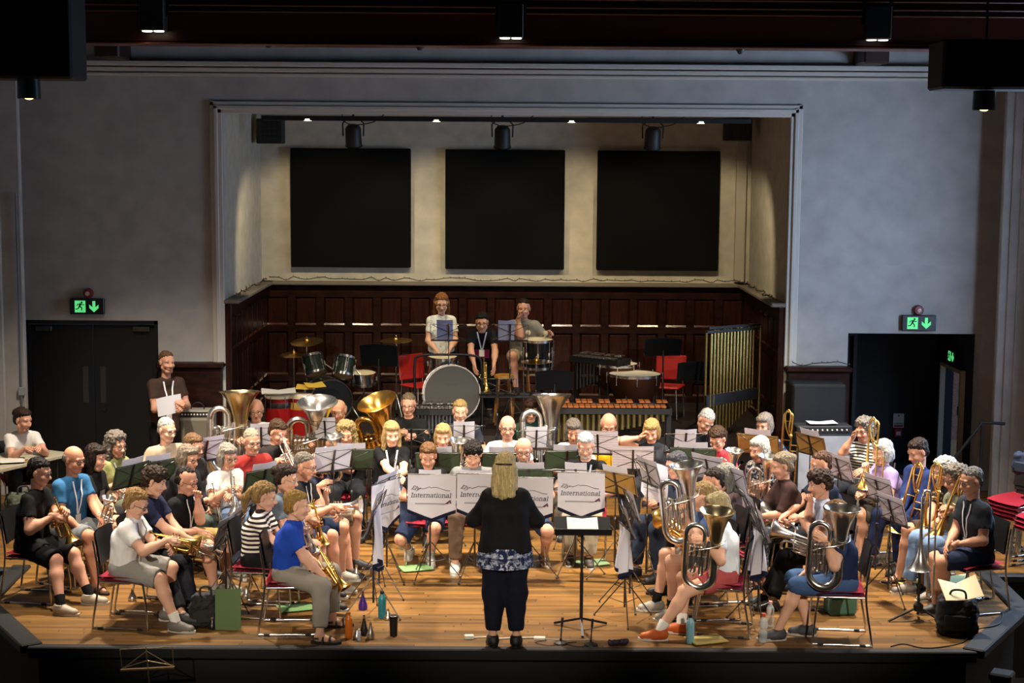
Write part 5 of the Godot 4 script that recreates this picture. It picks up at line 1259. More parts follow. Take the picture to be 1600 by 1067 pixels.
var folk := {}
func cast() -> void:
	for k in ["stripe", "thinstripe", "plaid", "floral_dark", "floral_light", "floral_navy", "floral_blue", "leaf_brown", "print_white", "skirt_dot"]: M[k] = pattern(k)
	M.gilt = mat(hexc("e0cfa4"), 0.24, 1.0)
	folk = {
	# left: cornets, facing right
	"L1": {"p": [62, 738], "z": -14.45, "y": 82.0, "who": "person in black polo shirt and black shorts", "h": "short", "hc": "17120f", "gl": true, "t": "0d0d0f", "g": "0e0e10", "leg": 0.97, "sc": "a39583", "so": "c9c0ae", "sock": "0c0c0c", "fat": 1.12, "skin": 3, "la": [95, 946, 0.12], "lb": [140, 930, -0.08], "i": ["gold_cornet", 92, 815, 0.16, 80, 70, 0], "b": [104, 800, 0.17]},
	"L2": {"p": [116, 718], "z": -15.0, "y": 62.0, "who": "person in plain blue T-shirt with white lanyard", "h": "fringe", "hc": "8a7a6c", "gl": true, "t": "2d5f86", "g": "6d7073", "leg": 0.95, "s": "sandal", "lan": "e4e6ee", "skin": 2, "i": ["cornet", 166, 812, 0.15, 70, -70, 0], "a": [135, 840, 0.25]},
	"L3": {"p": [150, 715], "z": -15.5, "y": 75.0, "f": true, "who": "person in black printed T-shirt with bare feet", "h": "long", "hc": "2a1c16", "pr": ["77767a", 0.0, 0.18, 0.10, 0.12], "t": "121214", "g": "17171a", "leg": 0.9, "s": "none", "skin": 1, "a": [186, 826, 0.2], "b": [182, 812, 0.1]},
	"L4": {"p": [182, 695], "z": -16.2, "y": 55.0, "f": true, "who": "person in olive green short-sleeved top", "h": "wavy", "hc": "7d7268", "gl": true, "t": "8c8d5a", "g": "565a4a", "lan": "d8d8d0", "i": ["cornet", 184, 770, 0.2, 60, 78, 0]},
	"L5": {"p": [261, 672], "z": -16.75, "y": 40.0, "who": "person in beige buttoned shirt", "h": "crop", "hc": "c4c0b8", "gl": true, "t": "a08f78", "g": "4a4640", "skin": 0, "hy": 12.0},
	"L6": {"p": [261, 566], "z": -18.55, "y": 38.0, "stand": true, "who": "person in brown T-shirt holding white papers", "does": ", standing by the doors", "h": "crop", "hc": "6a4c36", "t": "3a2a22", "g": "101012", "lan": "e8e8ea", "skin": 3, "hp": 4.0, "a": [280, 632, 0.25], "b": [284, 638, 0.22], "grip": "grip"},
	"L7": {"p": [36, 656], "z": -17.6, "y": 25.0, "f": true, "who": "person in white T-shirt leaning on the table", "h": "bun", "hc": "3a281e", "t": "d6d0c8", "g": "2a2a2e", "lean": 0.25, "hy": 35.0, "a": [45, 704, 0.3], "b": [62, 702, 0.3]},
	"L8": {"p": [213, 787], "z": -13.68, "y": 84.0, "k": 0.93, "who": "person in white T-shirt and grey shorts", "h": "short", "hc": "a8814f", "gl": true, "t": "e6e4e0", "g": "8d8a84", "leg": 0.95, "sc": "6a655c", "so": "b5b1a8", "sock": "e8e4de", "lean": 0.12, "hp": 22.0, "la": [275, 972, 0.10], "lb": [262, 955, -0.15], "lan": "5a6a80", "i": ["gold_cornet", 272, 850, 0.12, 92, 14, 0], "skin": 0},
	"L9": {"p": [242, 752], "z": -14.2, "y": 82.0, "who": "person in navy T-shirt and dark jeans", "h": "mop", "hc": "3a281c", "t": "23263f", "g": "12141c", "skin": 0, "i": ["flugel", 312, 856, 0.1, 88, 24, 0], "la": [290, 968, 0.1], "lb": [300, 950, -0.1], "hp": 16.0},
	"L10": {"p": [292, 752], "z": -14.6, "y": 70.0, "who": "person in black polo with white lanyard, hand at face", "h": "thin", "hc": "2c211c", "gl": true, "t": "0d0d0f", "g": "8d7747", "leg": 0.95, "sc": "8f8a80", "sock": "8f8a80", "lan": "e6e6ea", "skin": 3, "b": [310, 775, 0.14], "a": [318, 838, 0.2], "fat": 1.08, "hp": 14.0},
	"L11": {"p": [294, 716], "z": -15.55, "y": 62.0, "f": true, "who": "person in black cardigan over pale top", "h": "bob", "hc": "8b7d6c", "gl": true, "t": "17171a", "sl": 1.8, "g": "4e5a54", "skirt": 0.6, "i": ["cornet", 333, 790, 0.2, 70, 78, 0]},
	"L11b": {"p": [303, 698], "z": -16.2, "y": 60.0, "f": true, "who": "person in dark top half hidden behind the black cardigan", "h": "short", "hc": "7b5c3e", "gl": true, "t": "2b2b2e", "g": "202024"},
	"L12": {"p": [356, 714], "z": -15.6, "y": 42.0, "f": true, "who": "person in white T-shirt and long denim skirt", "h": "bob", "hc": "9a9286", "gl": true, "t": "d8d8d4", "g": "4f5f78", "skirt": 0.85, "skin": 3, "i": ["flugel", 362, 768, 0.32, 30, 82, 0], "sc": "8f8c84"},
	"L13": {"p": [394, 690], "z": -16.3, "y": 30.0, "who": "person in red polo shirt", "h": "crop", "hc": "a89c86", "gl": true, "t": "9c2f2a", "g": "20222a", "skin": 3},
	"L14": {"p": [434, 675], "z": -16.95, "y": 55.0, "who": "person in dark waistcoat resting chin on hand", "h": "short", "hc": "4a3524", "t": "24201e", "g": "181818", "hp": 26.0, "b": [447, 692, 0.1], "i": ["cornet", 448, 712, 0.25, 60, 60, 0], "a": [445, 722, 0.25], "sl": 0.9},
	"L15": {"p": [414, 776], "z": -14.02, "y": 86.0, "f": true, "who": "person in brown and white striped T-shirt", "h": "pony", "hc": "a58452", "tm": "stripe", "g": "141416", "skirt": 0.05, "leg": 0.8, "sc": "151517", "so": "d8d4cc", "skin": 0, "la": [525, 945, 0.1], "lb": [520, 925, -0.1], "i": ["cornet", 470, 830, 0.1, 85, 72, 0], "sock": "e0dcd6"},
	"L16": {"p": [447, 748], "z": -14.55, "y": 82.0, "f": true, "who": "person in grey blue T-shirt and blue shorts", "h": "bun", "hc": "35261d", "gl": true, "glc": "8a8078", "t": "5e6a76", "g": "26344f", "leg": 0.9, "sc": "c9c3b4", "skin": 0, "i": ["gold_cornet", 489, 818, 0.08, 85, 78, 0]},
	"L17": {"p": [464, 790], "z": -13.55, "y": 92.0, "k": 0.93, "who": "person in bright blue T-shirt and grey trousers", "h": "short", "hc": "b08a4a", "t": "1f45a8", "g": "8a8377", "leg": 1.88, "s": "sandal", "sc": "19181a", "skin": 0, "hp": 6.0, "la": [500, 990, 0.1], "lb": [520, 965, -0.15], "i": ["gold_cornet", 512, 892, 0.06, 60, 52, 0], "a": [517, 915, 0.12], "b": [500, 890, 0.0]},
	"L18": {"p": [477, 728], "z": -15.0, "y": 78.0, "who": "person in black T-shirt with yellow print and lanyard", "h": "crop", "hc": "7f776c", "gl": true, "t": "141416", "pr": ["a89a3c", 0.0, 0.20, 0.12, 0.10], "g": "1d2a44", "leg": 0.95, "lan": "e4e4e2", "i": ["flugel", 530, 798, 0.08, 82, -4, 0], "sc": "a49f94"},
	"L19": {"p": [500, 726], "z": -15.5, "y": 72.0, "who": "person in navy T-shirt with clasped hands", "h": "fringe", "hc": "2a221e", "gl": true, "beard": "2a201c", "t": "1b2130", "g": "6f6656", "leg": 0.95, "skin": 3, "a": [508, 762, 0.15], "b": [510, 768, 0.12]},
	# back row
	"B1": {"p": [400, 641], "z": -18.2, "y": 8.0, "who": "person in white shirt behind the first tuba", "h": "fringe", "hc": "6f655c", "gl": true, "t": "e0e0de", "g": "202024", "skin": 3, "i": ["tuba_gilt", 357, 684, 0.30, 6, -4, 0], "a": [372, 690, 0.36], "b": [345, 715, 0.3]},
	"B2": {"p": [529, 642], "z": -18.2, "y": -8.0, "who": "person in yellow shirt behind the second tuba", "h": "fringe", "hc": "b0a79a", "gl": true, "glc": "8a8078", "t": "c8ab1c", "g": "20242c", "skin": 2, "fat": 1.08, "i": ["tuba", 481, 696, 0.30, 8, 14, 3]},
	"B3": {"p": [638, 632], "z": -18.5, "y": -6.0, "who": "person in black jacket behind the gold tuba", "h": "crop", "hc": "7c6a50", "gl": true, "t": "151515", "sl": 1.85, "g": "1a1a1e", "i": ["tuba_gold", 594, 690, 0.35, -8, 22, 14], "a": [628, 676, 0.4], "b": [642, 684, 0.4]},
	"B4": {"p": [719, 643], "z": -18.25, "y": 4.0, "who": "person in dark grey T-shirt in the back row", "h": "short", "hc": "c0a064", "gl": true, "glc": "a08a70", "t": "33363e", "g": "1e2028", "skin": 0, "hp": 4.0, "fat": 1.1},
	"B5": {"p": [829, 642], "z": -18.5, "y": 10.0, "f": true, "who": "person in green top behind the silver tuba", "h": "bob", "hc": "3c2618", "gl": true, "t": "1f3a2a", "g": "202024", "i": ["tuba", 843, 688, 0.30, 4, -5, 0]},
	# middle rows, facing the hall
	"M1": {"p": [541, 678], "z": -17.05, "y": 4.0, "f": true, "who": "person in black top behind the green folder", "h": "wavy", "hc": "a8905e", "gl": true, "glc": "a08c70", "t": "1a1a1c", "g": "202228", "i": ["tenor", 520, 722, 0.32, 0, 10, 8]},
	"M2": {"p": [612, 678], "z": -16.95, "y": 6.0, "f": true, "who": "person in black blouse with lanyard holding a small cornet", "h": "long", "hc": "c2a269", "t": "131315", "g": "33405a", "lan": "d6d2cc", "skin": 0, "hy": 8.0, "i": ["cornet", 620, 752, 0.4, 10, 70, 0], "a": [628, 750, 0.42], "b": [612, 752, 0.42]},
	"M3": {"p": [692, 682], "z": -17.0, "y": 0.0, "f": true, "who": "person in brown top half hidden behind silver bell", "h": "bob", "hc": "bf9c66", "t": "3a342e", "g": "202228", "i": ["baritone", 703, 735, 0.35, 0, 8, -4]},
	"M4": {"p": [669, 713], "z": -15.85, "y": 2.0, "f": true, "who": "person in black T-shirt behind the first banner", "h": "short", "hc": "7a5634", "t": "111113", "g": "1c2640", "leg": 0.95, "sc": "a8a49c", "sock": "8f8f8c", "hp": 18.0, "skin": 3, "la": [640, 858, 0.5], "lb": [672, 868, 0.45]},
	"M5": {"p": [739, 710], "z": -15.85, "y": 2.0, "who": "person in grey hooded top behind the second banner", "h": "mop", "hc": "241d1a", "t": "6f7070", "sl": 1.8, "g": "5a4638", "hp": 22.0, "sc": "b5b2aa", "skin": 0},
	"M6": {"p": [793, 668], "z": -17.1, "y": 2.0, "who": "person in white patterned shirt and dark glasses", "h": "fringe", "hc": "7d736a", "gl": true, "tm": "print_white", "g": "26262a", "skin": 3, "hp": 8.0},
	"M7": {"p": [818, 704], "z": -15.8, "y": 2.0, "who": "person in brown plaid shirt behind the third banner", "h": "fringe", "hc": "6b625c", "beard": "8a8078", "gl": true, "tm": "plaid", "g": "26304a", "leg": 0.9, "sc": "6d5f4c", "skin": 3, "lb": [850, 868, 0.5]},
	"M8": {"p": [896, 674], "z": -17.25, "y": 0.0, "f": true, "who": "person in cream floral dress", "h": "bob", "hc": "6f665c", "tm": "floral_light", "g": "5c594e", "hp": 18.0, "skin": 2, "skirt": 0.3},
	"M9": {"p": [915, 697], "z": -16.05, "y": -4.0, "who": "person in black T-shirt with pale blue lanyard", "h": "short", "hc": "c8c6c2", "beard": "d4d1cb", "gl": true, "glc": "8c8680", "t": "0f0f11", "g": "a59a84", "lan": "b9c4dc", "skin": 3, "hp": 18.0, "sc": "2c241e", "la": [892, 868, 0.5], "lb": [920, 872, 0.5]},
	"M10": {"p": [951, 664], "z": -17.35, "y": 0.0, "who": "person in yellow polo shirt", "h": "fringe", "hc": "a0978c", "gl": true, "t": "d2a31c", "g": "202228", "skin": 2, "hp": 26.0, "fat": 1.08},
	"M11": {"p": [1018, 674], "z": -17.3, "y": -14.0, "f": true, "who": "person in sleeveless black dress with hand in hair", "h": "bob", "hc": "bd9a5e", "t": "2c2e34", "sl": 0.0, "g": "202228", "hp": 22.0, "a": [1000, 676, 0.05], "skin": 1},
	"M12": {"p": [1103, 657], "z": -17.8, "y": 20.0, "who": "person in black T-shirt with white print, bending forward", "h": "crop", "hc": "cfccc6", "t": "101012", "g": "181a20", "lean": 0.22, "pr": ["c9c9c9", 0.05, 0.14, 0.12, 0.07], "hp": 42.0, "skin": 3, "hr": -14.0},
	"M13": {"p": [1121, 686], "z": -16.85, "y": -30.0, "f": true, "who": "person in coral red jacket with dark glasses", "h": "pony", "hc": "4a3524", "gl": true, "t": "b03a44", "sl": 1.8, "g": "22222a", "hp": 30.0, "i": ["tenor", 1134, 742, 0.35, -20, 6, -6], "a": [1124, 730, 0.35]},
	"M14": {"p": [1194, 664], "z": -17.75, "y": -38.0, "f": true, "who": "person in navy floral blouse beside a trombone", "h": "bob", "hc": "9a9084", "tm": "floral_blue", "g": "22242c", "skin": 3, "i": ["trombone", 1217, 742, 0.2, -20, 4, -4]},
	# right: horns, euphoniums and trombones, facing left
	"R1": {"p": [1056, 727], "z": -15.4, "y": -62.0, "f": true, "who": "person in navy T-shirt with dark framed glasses", "h": "short", "hc": "4b4c52", "gl": true, "t": "262f40", "g": "2a3244", "hy": -10.0, "a": [1035, 800, 0.15], "b": [1022, 790, 0.2], "i": ["tenor", 1048, 806, 0.15, -30, 0, 74]},
	"R2": {"p": [1097, 776], "z": -14.05, "y": -84.0, "f": true, "who": "person in blue top behind the euphonium pair", "h": "pony", "hc": "a98a5c", "t": "33496e", "g": "8f857a", "leg": 0.8, "skin": 0, "i": ["euph", 1062, 795, 0.16, -16, 4, 6], "sc": "9a968c", "sock": "151515"},
	"R2b": {"p": [1114, 753], "z": -14.6, "y": -80.0, "who": "person in blue grey shirt behind the gold tenor horn", "h": "crop", "hc": "30241c", "t": "4a5468", "g": "26262c", "i": ["tenor_gold", 1062, 836, 0.55, -60, 0, 82]},
	"R2c": {"p": [1132, 746], "z": -15.05, "y": -75.0, "f": true, "who": "person in mauve grey top between the music stands", "h": "long", "hc": "8b8a80", "t": "5a4a4c", "g": "2a2a30"},
	"R3": {"p": [1120, 793], "z": -13.58, "y": -102.0, "f": true, "who": "person in pale blue T-shirt and coral shorts", "h": "bob", "hc": "cdbb8e", "t": "d8e0ea", "g": "a84e50", "leg": 0.62, "sc": "c05a1e", "so": "d8d0c4", "sock": "e8e6e0", "skin": 0, "la": [1065, 975, -0.15], "lb": [1030, 985, 0.05], "i": ["euph_gold", 1098, 866, 0.24, -14, 4, -3], "a": [1084, 858, 0.12], "b": [1090, 846, 0.27]},
	"R4": {"p": [1186, 702], "z": -16.2, "y": -55.0, "f": true, "who": "person in black and white floral blouse", "h": "bob", "hc": "c2beb4", "tm": "floral_dark", "g": "1d2440", "skirt": 0.3, "skin": 3, "i": ["baritone", 1186, 762, 0.28, -15, 4, -4]},
	"R5": {"p": [1222, 728], "z": -15.3, "y": -80.0, "f": true, "who": "person in dark brown shirt and spotted skirt", "h": "bun", "hc": "857864", "t": "33211f", "sl": 0.95, "bm": "skirt_dot", "skirt": 0.2, "skin": 3, "sc": "2a2220", "s": "sandal", "a": [1165, 805, 0.1], "b": [1172, 815, 0.15], "la": [1168, 905, 0.1], "lb": [1190, 905, -0.1]},
	"R6": {"p": [1282, 726], "z": -15.15, "y": -76.0, "who": "person in dark navy T-shirt beside the brown shirt", "h": "crop", "hc": "553a28", "t": "1d2436", "g": "15161a", "i": ["tenor", 1222, 822, 0.1, -60, 0, 86], "a": [1216, 815, 0.15]},
	"R7": {"p": [1281, 756], "z": -14.4, "y": -84.0, "who": "person in light T-shirt and black trousers, hand to mouth", "h": "mop", "hc": "3a281c", "t": "9fa8ba", "g": "0d0d0f", "skin": 1, "a": [1262, 780, 0.05], "b": [1240, 812, -0.05], "i": ["tenor", 1252, 852, 0.12, -20, 0, 78], "la": [1205, 940, 0.05], "lb": [1195, 930, -0.15]},
	"R8": {"p": [1304, 806], "z": -13.35, "y": -96.0, "who": "person in navy polo shirt and denim shorts", "h": "short", "hc": "8a6238", "t": "1c2544", "g": "3c557c", "leg": 1.02, "sc": "3a3a40", "so": "a9a296", "skin": 0, "la": [1262, 978, -0.2], "lb": [1215, 985, 0.05], "i": ["euph", 1293, 864, 0.24, -16, 2, -2], "b": [1280, 842, 0.27], "a": [1250, 905, 0.0], "lan": "8f96a4"},
	"R9": {"p": [1350, 672], "z": -17.2, "y": -48.0, "f": true, "who": "person in black and white striped top touching glasses", "h": "curly", "hc": "8b8478", "gl": true, "tm": "thinstripe", "g": "22242a", "skin": 2, "a": [1333, 678, 0.18], "b": [1345, 740, 0.3]},
	"R10": {"p": [1378, 707], "z": -16.05, "y": -74.0, "f": true, "who": "person in lilac shirt", "h": "bob", "hc": "c6c3bb", "t": "8c7ba6", "g": "4a4640", "leg": 0.95, "skin": 0, "fat": 1.12, "i": ["trombone", 1352, 766, 0.16, -40, 0, -2], "a": [1350, 728, 0.18], "b": [1346, 775, 0.25]},
	"R11": {"p": [1434, 706], "z": -15.75, "y": -68.0, "who": "person in navy suit jacket and white shirt", "h": "short", "hc": "2c1e17", "t": "1c2b58", "sl": 1.85, "g": "1a2340", "skin": 3, "i": ["trombone", 1400, 832, 0.25, -20, 4, -12], "hp": 22.0},
	"R12": {"p": [1475, 737], "z": -15.15, "y": -72.0, "f": true, "who": "person in brown leaf-patterned blouse", "h": "wavy", "hc": "d2cfc8", "gl": true, "glc": "6a6058", "tm": "leaf_brown", "g": "3a302c", "leg": 0.9, "i": ["trombone", 1440, 838, 0.2, -20, 6, -6], "s": "sandal"},
	"R13": {"p": [1493, 749], "z": -14.75, "y": -76.0, "f": true, "who": "person in sage green top and pale jeans", "h": "curly", "hc": "857d74", "gl": true, "t": "6f7668", "g": "6d86a8", "skin": 3, "i": ["trombone", 1460, 846, 0.1, -30, 0, -18], "a": [1470, 806, 0.1], "b": [1478, 800, 0.15], "sc": "7a746c"},
	"R14": {"p": [1517, 752], "z": -14.25, "y": -74.0, "who": "person in charcoal T-shirt with lanyard and navy shorts", "h": "crop", "hc": "6e6c6a", "gl": true, "t": "272c33", "g": "1d2740", "leg": 0.92, "sc": "22242a", "lan": "e2e4ea", "skin": 3, "a": [1478, 857, 0.12], "b": [1485, 860, 0.1], "la": [1462, 945, 0.05], "lb": [1478, 940, -0.15]},
	# percussion
	"D1": {"p": [690, 474], "z": -21.0, "y": 4.0, "base": 0.65, "stand": true, "f": true, "who": "person in pale tie-dye T-shirt at the snare drum", "does": ", standing", "h": "halfup", "hc": "9a6436", "gl": true, "tm": "print_white", "g": "121214", "skin": 0, "a": [684, 556, 0.25], "b": [700, 556, 0.25], "hp": 16.0},
	"D2": {"p": [753, 504], "z": -20.75, "y": 0.0, "base": 0.65, "stand": true, "f": true, "who": "person in black T-shirt with pink print and lanyard", "does": ", leaning on a stand", "h": "bun", "hc": "1f1714", "gl": true, "t": "121214", "g": "121214", "lan": "c2cbdc", "pr": ["8a2458", 0.0, 0.27, 0.20, 0.12], "lean": 0.3, "a": [742, 580, 0.3], "b": [772, 580, 0.3], "hp": 10.0, "hip2": 0.84},
	"D3": {"p": [818, 482], "z": -21.0, "y": -6.0, "base": 0.65, "hip": 0.82, "who": "person in grey polo shirt behind the tall drum", "does": ", perched with hand at cheek", "h": "crop", "hc": "2a1d15", "t": "7d786c", "g": "8a8068", "leg": 0.95, "a": [814, 494, 0.14], "b": [862, 522, 0.25], "la": [806, 606, 0.3, 1], "lb": [850, 606, 0.3, 1], "sc": "2a2420", "skin": 3, "hp": 6.0, "out": 0.3},
	# conductor, seen from behind
	"C": {"p": [790, 731], "z": -13.2, "y": 180.0, "stand": true, "f": true, "who": "person in black jacket over floral blouse", "does": ", standing with back to the hall", "h": "halfup", "hc": "e4c98e", "t": "141415", "sl": 1.9, "g": "10131f", "fat": 1.28, "s": "shoe", "sc": "0d0d0e", "so": "0d0d0e", "skin": 0, "a": [0.16, 1.07, 0.36, 1], "b": [-0.16, 1.07, 0.36, 1], "hp": 8.0, "hy": -8.0, "out": 0.75, "leg": 1.85, "tail": 0.03, "hem": "floral_navy", "clip": true}}
	folk.C.a = [-0.12, 1.12, 0.34, 1]; folk.C.b = [0.12, 1.12, 0.34, 1]

func people() -> void:
	var keys := folk.keys()
	var os := []
	for k in keys:
		var d: Dictionary = folk[k]
		if d.has("tm") and d.tm is String: d.tm = M[d.tm]
		if d.has("bm") and d.bm is String: d.bm = M[d.bm]
		if d.has("i"):
			if not d.has("a"): d.a = [d.i[1] + 3, d.i[2] - 3, d.i[3] + 0.04]
			if not d.has("b"): d.b = [d.i[1] - 4, d.i[2] + 9, d.i[3] + 0.03]
		os.append(pose(d))
	var id := WorkerThreadPool.add_group_task(func(i): person_arrays(os[i]), os.size())
	WorkerThreadPool.wait_for_group_task_completion(id)
	for i in os.size():
		var d: Dictionary = folk[keys[i]]
		var n := person(os[i])
		if d.get("does", "") == "": n.set_meta("label", d.who + ", seated with " + ("instrument" if d.has("i") else "hands resting"))
		if d.has("i"):
			var q: Array = d.i
			instrument(q[0], xf(dp(q[1], q[2], d.z + q[3]), q[4], q[5], q[6]), d.who)
		if not d.get("stand", false) and keys[i] != "D3":
			chair(os[i].root * Transform3D(Basis.IDENTITY, Vector3(0, 0, 0.04)), "black and red chair under " + d.who)

# ---------- percussion on the risers
func drum(called: String, r: float, h: float, shell: Material, head: Material, label: String, x: Transform3D, lugs := 8, bottom: Material = null) -> Node3D:
	var t := thing(called, label, "drum", x)
	put(MB.new().lathe([Vector2(r, -h / 2), Vector2(r, h / 2)], 32).mesh(), "shell", shell, t)
	put(MB.new().lathe([Vector2(r * 0.99, h / 2 + 0.004), Vector2(r * 0.5, h / 2 + 0.006), Vector2(0, h / 2 + 0.006)], 32).mesh(), "drumhead", head, t)
	put(MB.new().lathe([Vector2(0, -h / 2 - 0.005), Vector2(r * 0.99, -h / 2 - 0.004)], 32).mesh(), "bottom_head", bottom if bottom else head, t)
	for s in [-1.0, 1.0]:
		put(MB.new().lathe([Vector2(r, s * h / 2 - 0.018), Vector2(r + 0.012, s * h / 2 - 0.018), Vector2(r + 0.012, s * h / 2 + 0.014), Vector2(r - 0.004, s * h / 2 + 0.014)], 32).mesh(), "hoop", M.chrome, t)
	for i in lugs:
		var a := TAU * i / lugs
		var d := Vector3(cos(a), 0, sin(a))
		put(MB.new().rod(d * (r + 0.012) + Vector3(0, -h / 2, 0), d * (r + 0.012) + Vector3(0, h / 2, 0), 0.004, 6).box(d * (r + 0.01), Vector3(0.02, minf(0.06, h * 0.4), 0.02)).mesh(), "lug", M.chrome, t)
	return t
func tripod(t: Node3D, top: Vector3, y0: float, m: Material) -> void:   # a stand's pole and three feet
	put(MB.new().rod(Vector3(top.x, y0 + 0.1, top.z), top, 0.011).mesh(), "pole", m, t)
	for i in 3:
		var d := Vector3(sin(2.1 * i + 0.4), 0, cos(2.1 * i + 0.4))
		put(MB.new().rod(Vector3(top.x, y0 + 0.32, top.z), Vector3(top.x, y0 + 0.012, top.z) + d * 0.26, 0.009).mesh(), "leg", m, t)
func cymbal(px: float, py: float, z: float, r: float, tilt: float, base: float, label: String) -> void:
	var c := dp(px, py, z)
	var t := thing("cymbal", label, "cymbal", xf(c, 0, tilt, tilt * 0.4))
	put(MB.new().lathe([Vector2(r, -0.02), Vector2(r, -0.018), Vector2(r * 0.6, -0.008), Vector2(r * 0.2, 0.002), Vector2(r * 0.16, 0.02), Vector2(0.02, 0.03), Vector2(0, 0.03)], 32).mesh(), "plate", mat(hexc("b8924a"), 0.3, 1.0), t)
	var s := thing("cymbal_stand", "chrome stand under the " + label, "cymbal stand")
	put(MB.new().rod(c + Vector3(0, -0.02, 0), c + Vector3(0, 0.05, 0), 0.005).ball(c + Vector3(0, 0.045, 0), Vector3(0.012, 0.012, 0.012), 8).mesh(), "wing_nut", M.chrome, s)
	tripod(s, c + Vector3(0, -0.02, 0), base, M.chrome)
func solid_desk(c: Vector3, yaw: float, w: float, h: float, base: float, label: String, tilt := 20.0) -> Node3D:   # orchestral stand with a solid desk
	var t := thing("orchestral_stand", label, "music stand", xf(Vector3(c.x, base, c.z), yaw))
	var hh := c.y - base
	var b := Basis(Vector3.RIGHT, deg_to_rad(-tilt))
	var pts := PackedVector2Array()
	for i in 9: pts.append(Vector2(lerpf(-w / 2, w / 2, i / 8.0), h / 2 + 0.025 * (1.0 - pow(i / 4.0 - 1.0, 2))))
	pts.append(Vector2(w / 2 - 0.01, -h / 2)); pts.append(Vector2(-w / 2 + 0.01, -h / 2))
	put(MB.new().prism(pts, 0.006, Transform3D(b, Vector3(0, hh, 0))).mesh(), "desk", mat(hexc("0d0e10"), 0.8), t)
	put(MB.new().box(Vector3(0, hh, 0) + b * Vector3(0, -h / 2, 0.03), Vector3(w, 0.008, 0.06), b, 0.002).mesh(), "ledge", mat(hexc("0d0e10"), 0.45), t)
	put(MB.new().rod(Vector3(0, 0.1, -0.02), Vector3(0, hh - 0.04, -0.02), 0.012).rod(Vector3(0, 0.1, -0.02), Vector3(0, hh * 0.55, -0.02), 0.016).mesh(), "shaft", mat(hexc("0d0e10"), 0.45), t)
	for i in 3:
		var d := Vector3(sin(TAU * i / 3.0), 0, cos(TAU * i / 3.0))
		put(MB.new().bar(Vector3(0, 0.10, -0.02), d * 0.27 + Vector3(0, 0.015, -0.02), 0.022, 0.018).mesh(), "leg", mat(hexc("0d0e10"), 0.45), t)
	return t
func keyboard(called: String, a: Vector3, b: Vector3, n: int, deep: float, bars: Material, base: float, label: String, tubes: Material) -> void:
	var L := a.distance_to(b)
	var t := thing(called, label, "percussion", Transform3D(Basis(Vector3.UP, atan2(-(b - a).z, (b - a).x)), Vector3((a.x + b.x) / 2, base, (a.z + b.z) / 2)))
	var h := (a.y + b.y) / 2 - base
	for row in 2:
		for i in n:
			if row == 1 and i % 7 in [2, 6]: continue
			var x := -L / 2 + L * (i + 0.5 + 0.5 * row) / n
			if x > L / 2: continue
			var dl := deep * lerpf(0.62, 0.42, float(i) / n)
			put(MB.new().box(Vector3(x, h + 0.03 * row, 0.05 - row * (deep * 0.5)), Vector3(L / n * 0.86, 0.018, dl), Basis.IDENTITY, 0.003).mesh(), "bar", bars, t)
			put(MB.new().lathe([Vector2(L / n * 0.34, -lerpf(0.46, 0.18, float(i) / n)), Vector2(L / n * 0.34, -0.04)], 10, Transform3D(Basis.IDENTITY, Vector3(x, h, 0.05 - row * (deep * 0.5)))).mesh(), "resonator", tubes, t)
	for rz in [deep * 0.42, -deep * 0.8]: put(MB.new().box(Vector3(0, h - 0.05, rz), Vector3(L + 0.1, 0.07, 0.02)).mesh(), "rail", M.black, t)
	for s in [-1.0, 1.0]:
		put(MB.new().box(Vector3(s * (L / 2 + 0.05), h - 0.05, -deep * 0.2), Vector3(0.025, 0.09, deep * 1.3)).bar(Vector3(s * (L / 2 + 0.05), h - 0.06, -deep * 0.2), Vector3(s * (L / 2 + 0.05), 0.05, -deep * 0.2), 0.04, 0.06).box(Vector3(s * (L / 2 + 0.05), 0.04, -deep * 0.2), Vector3(0.04, 0.06, deep * 1.2)).mesh(), "end_frame", M.black, t)

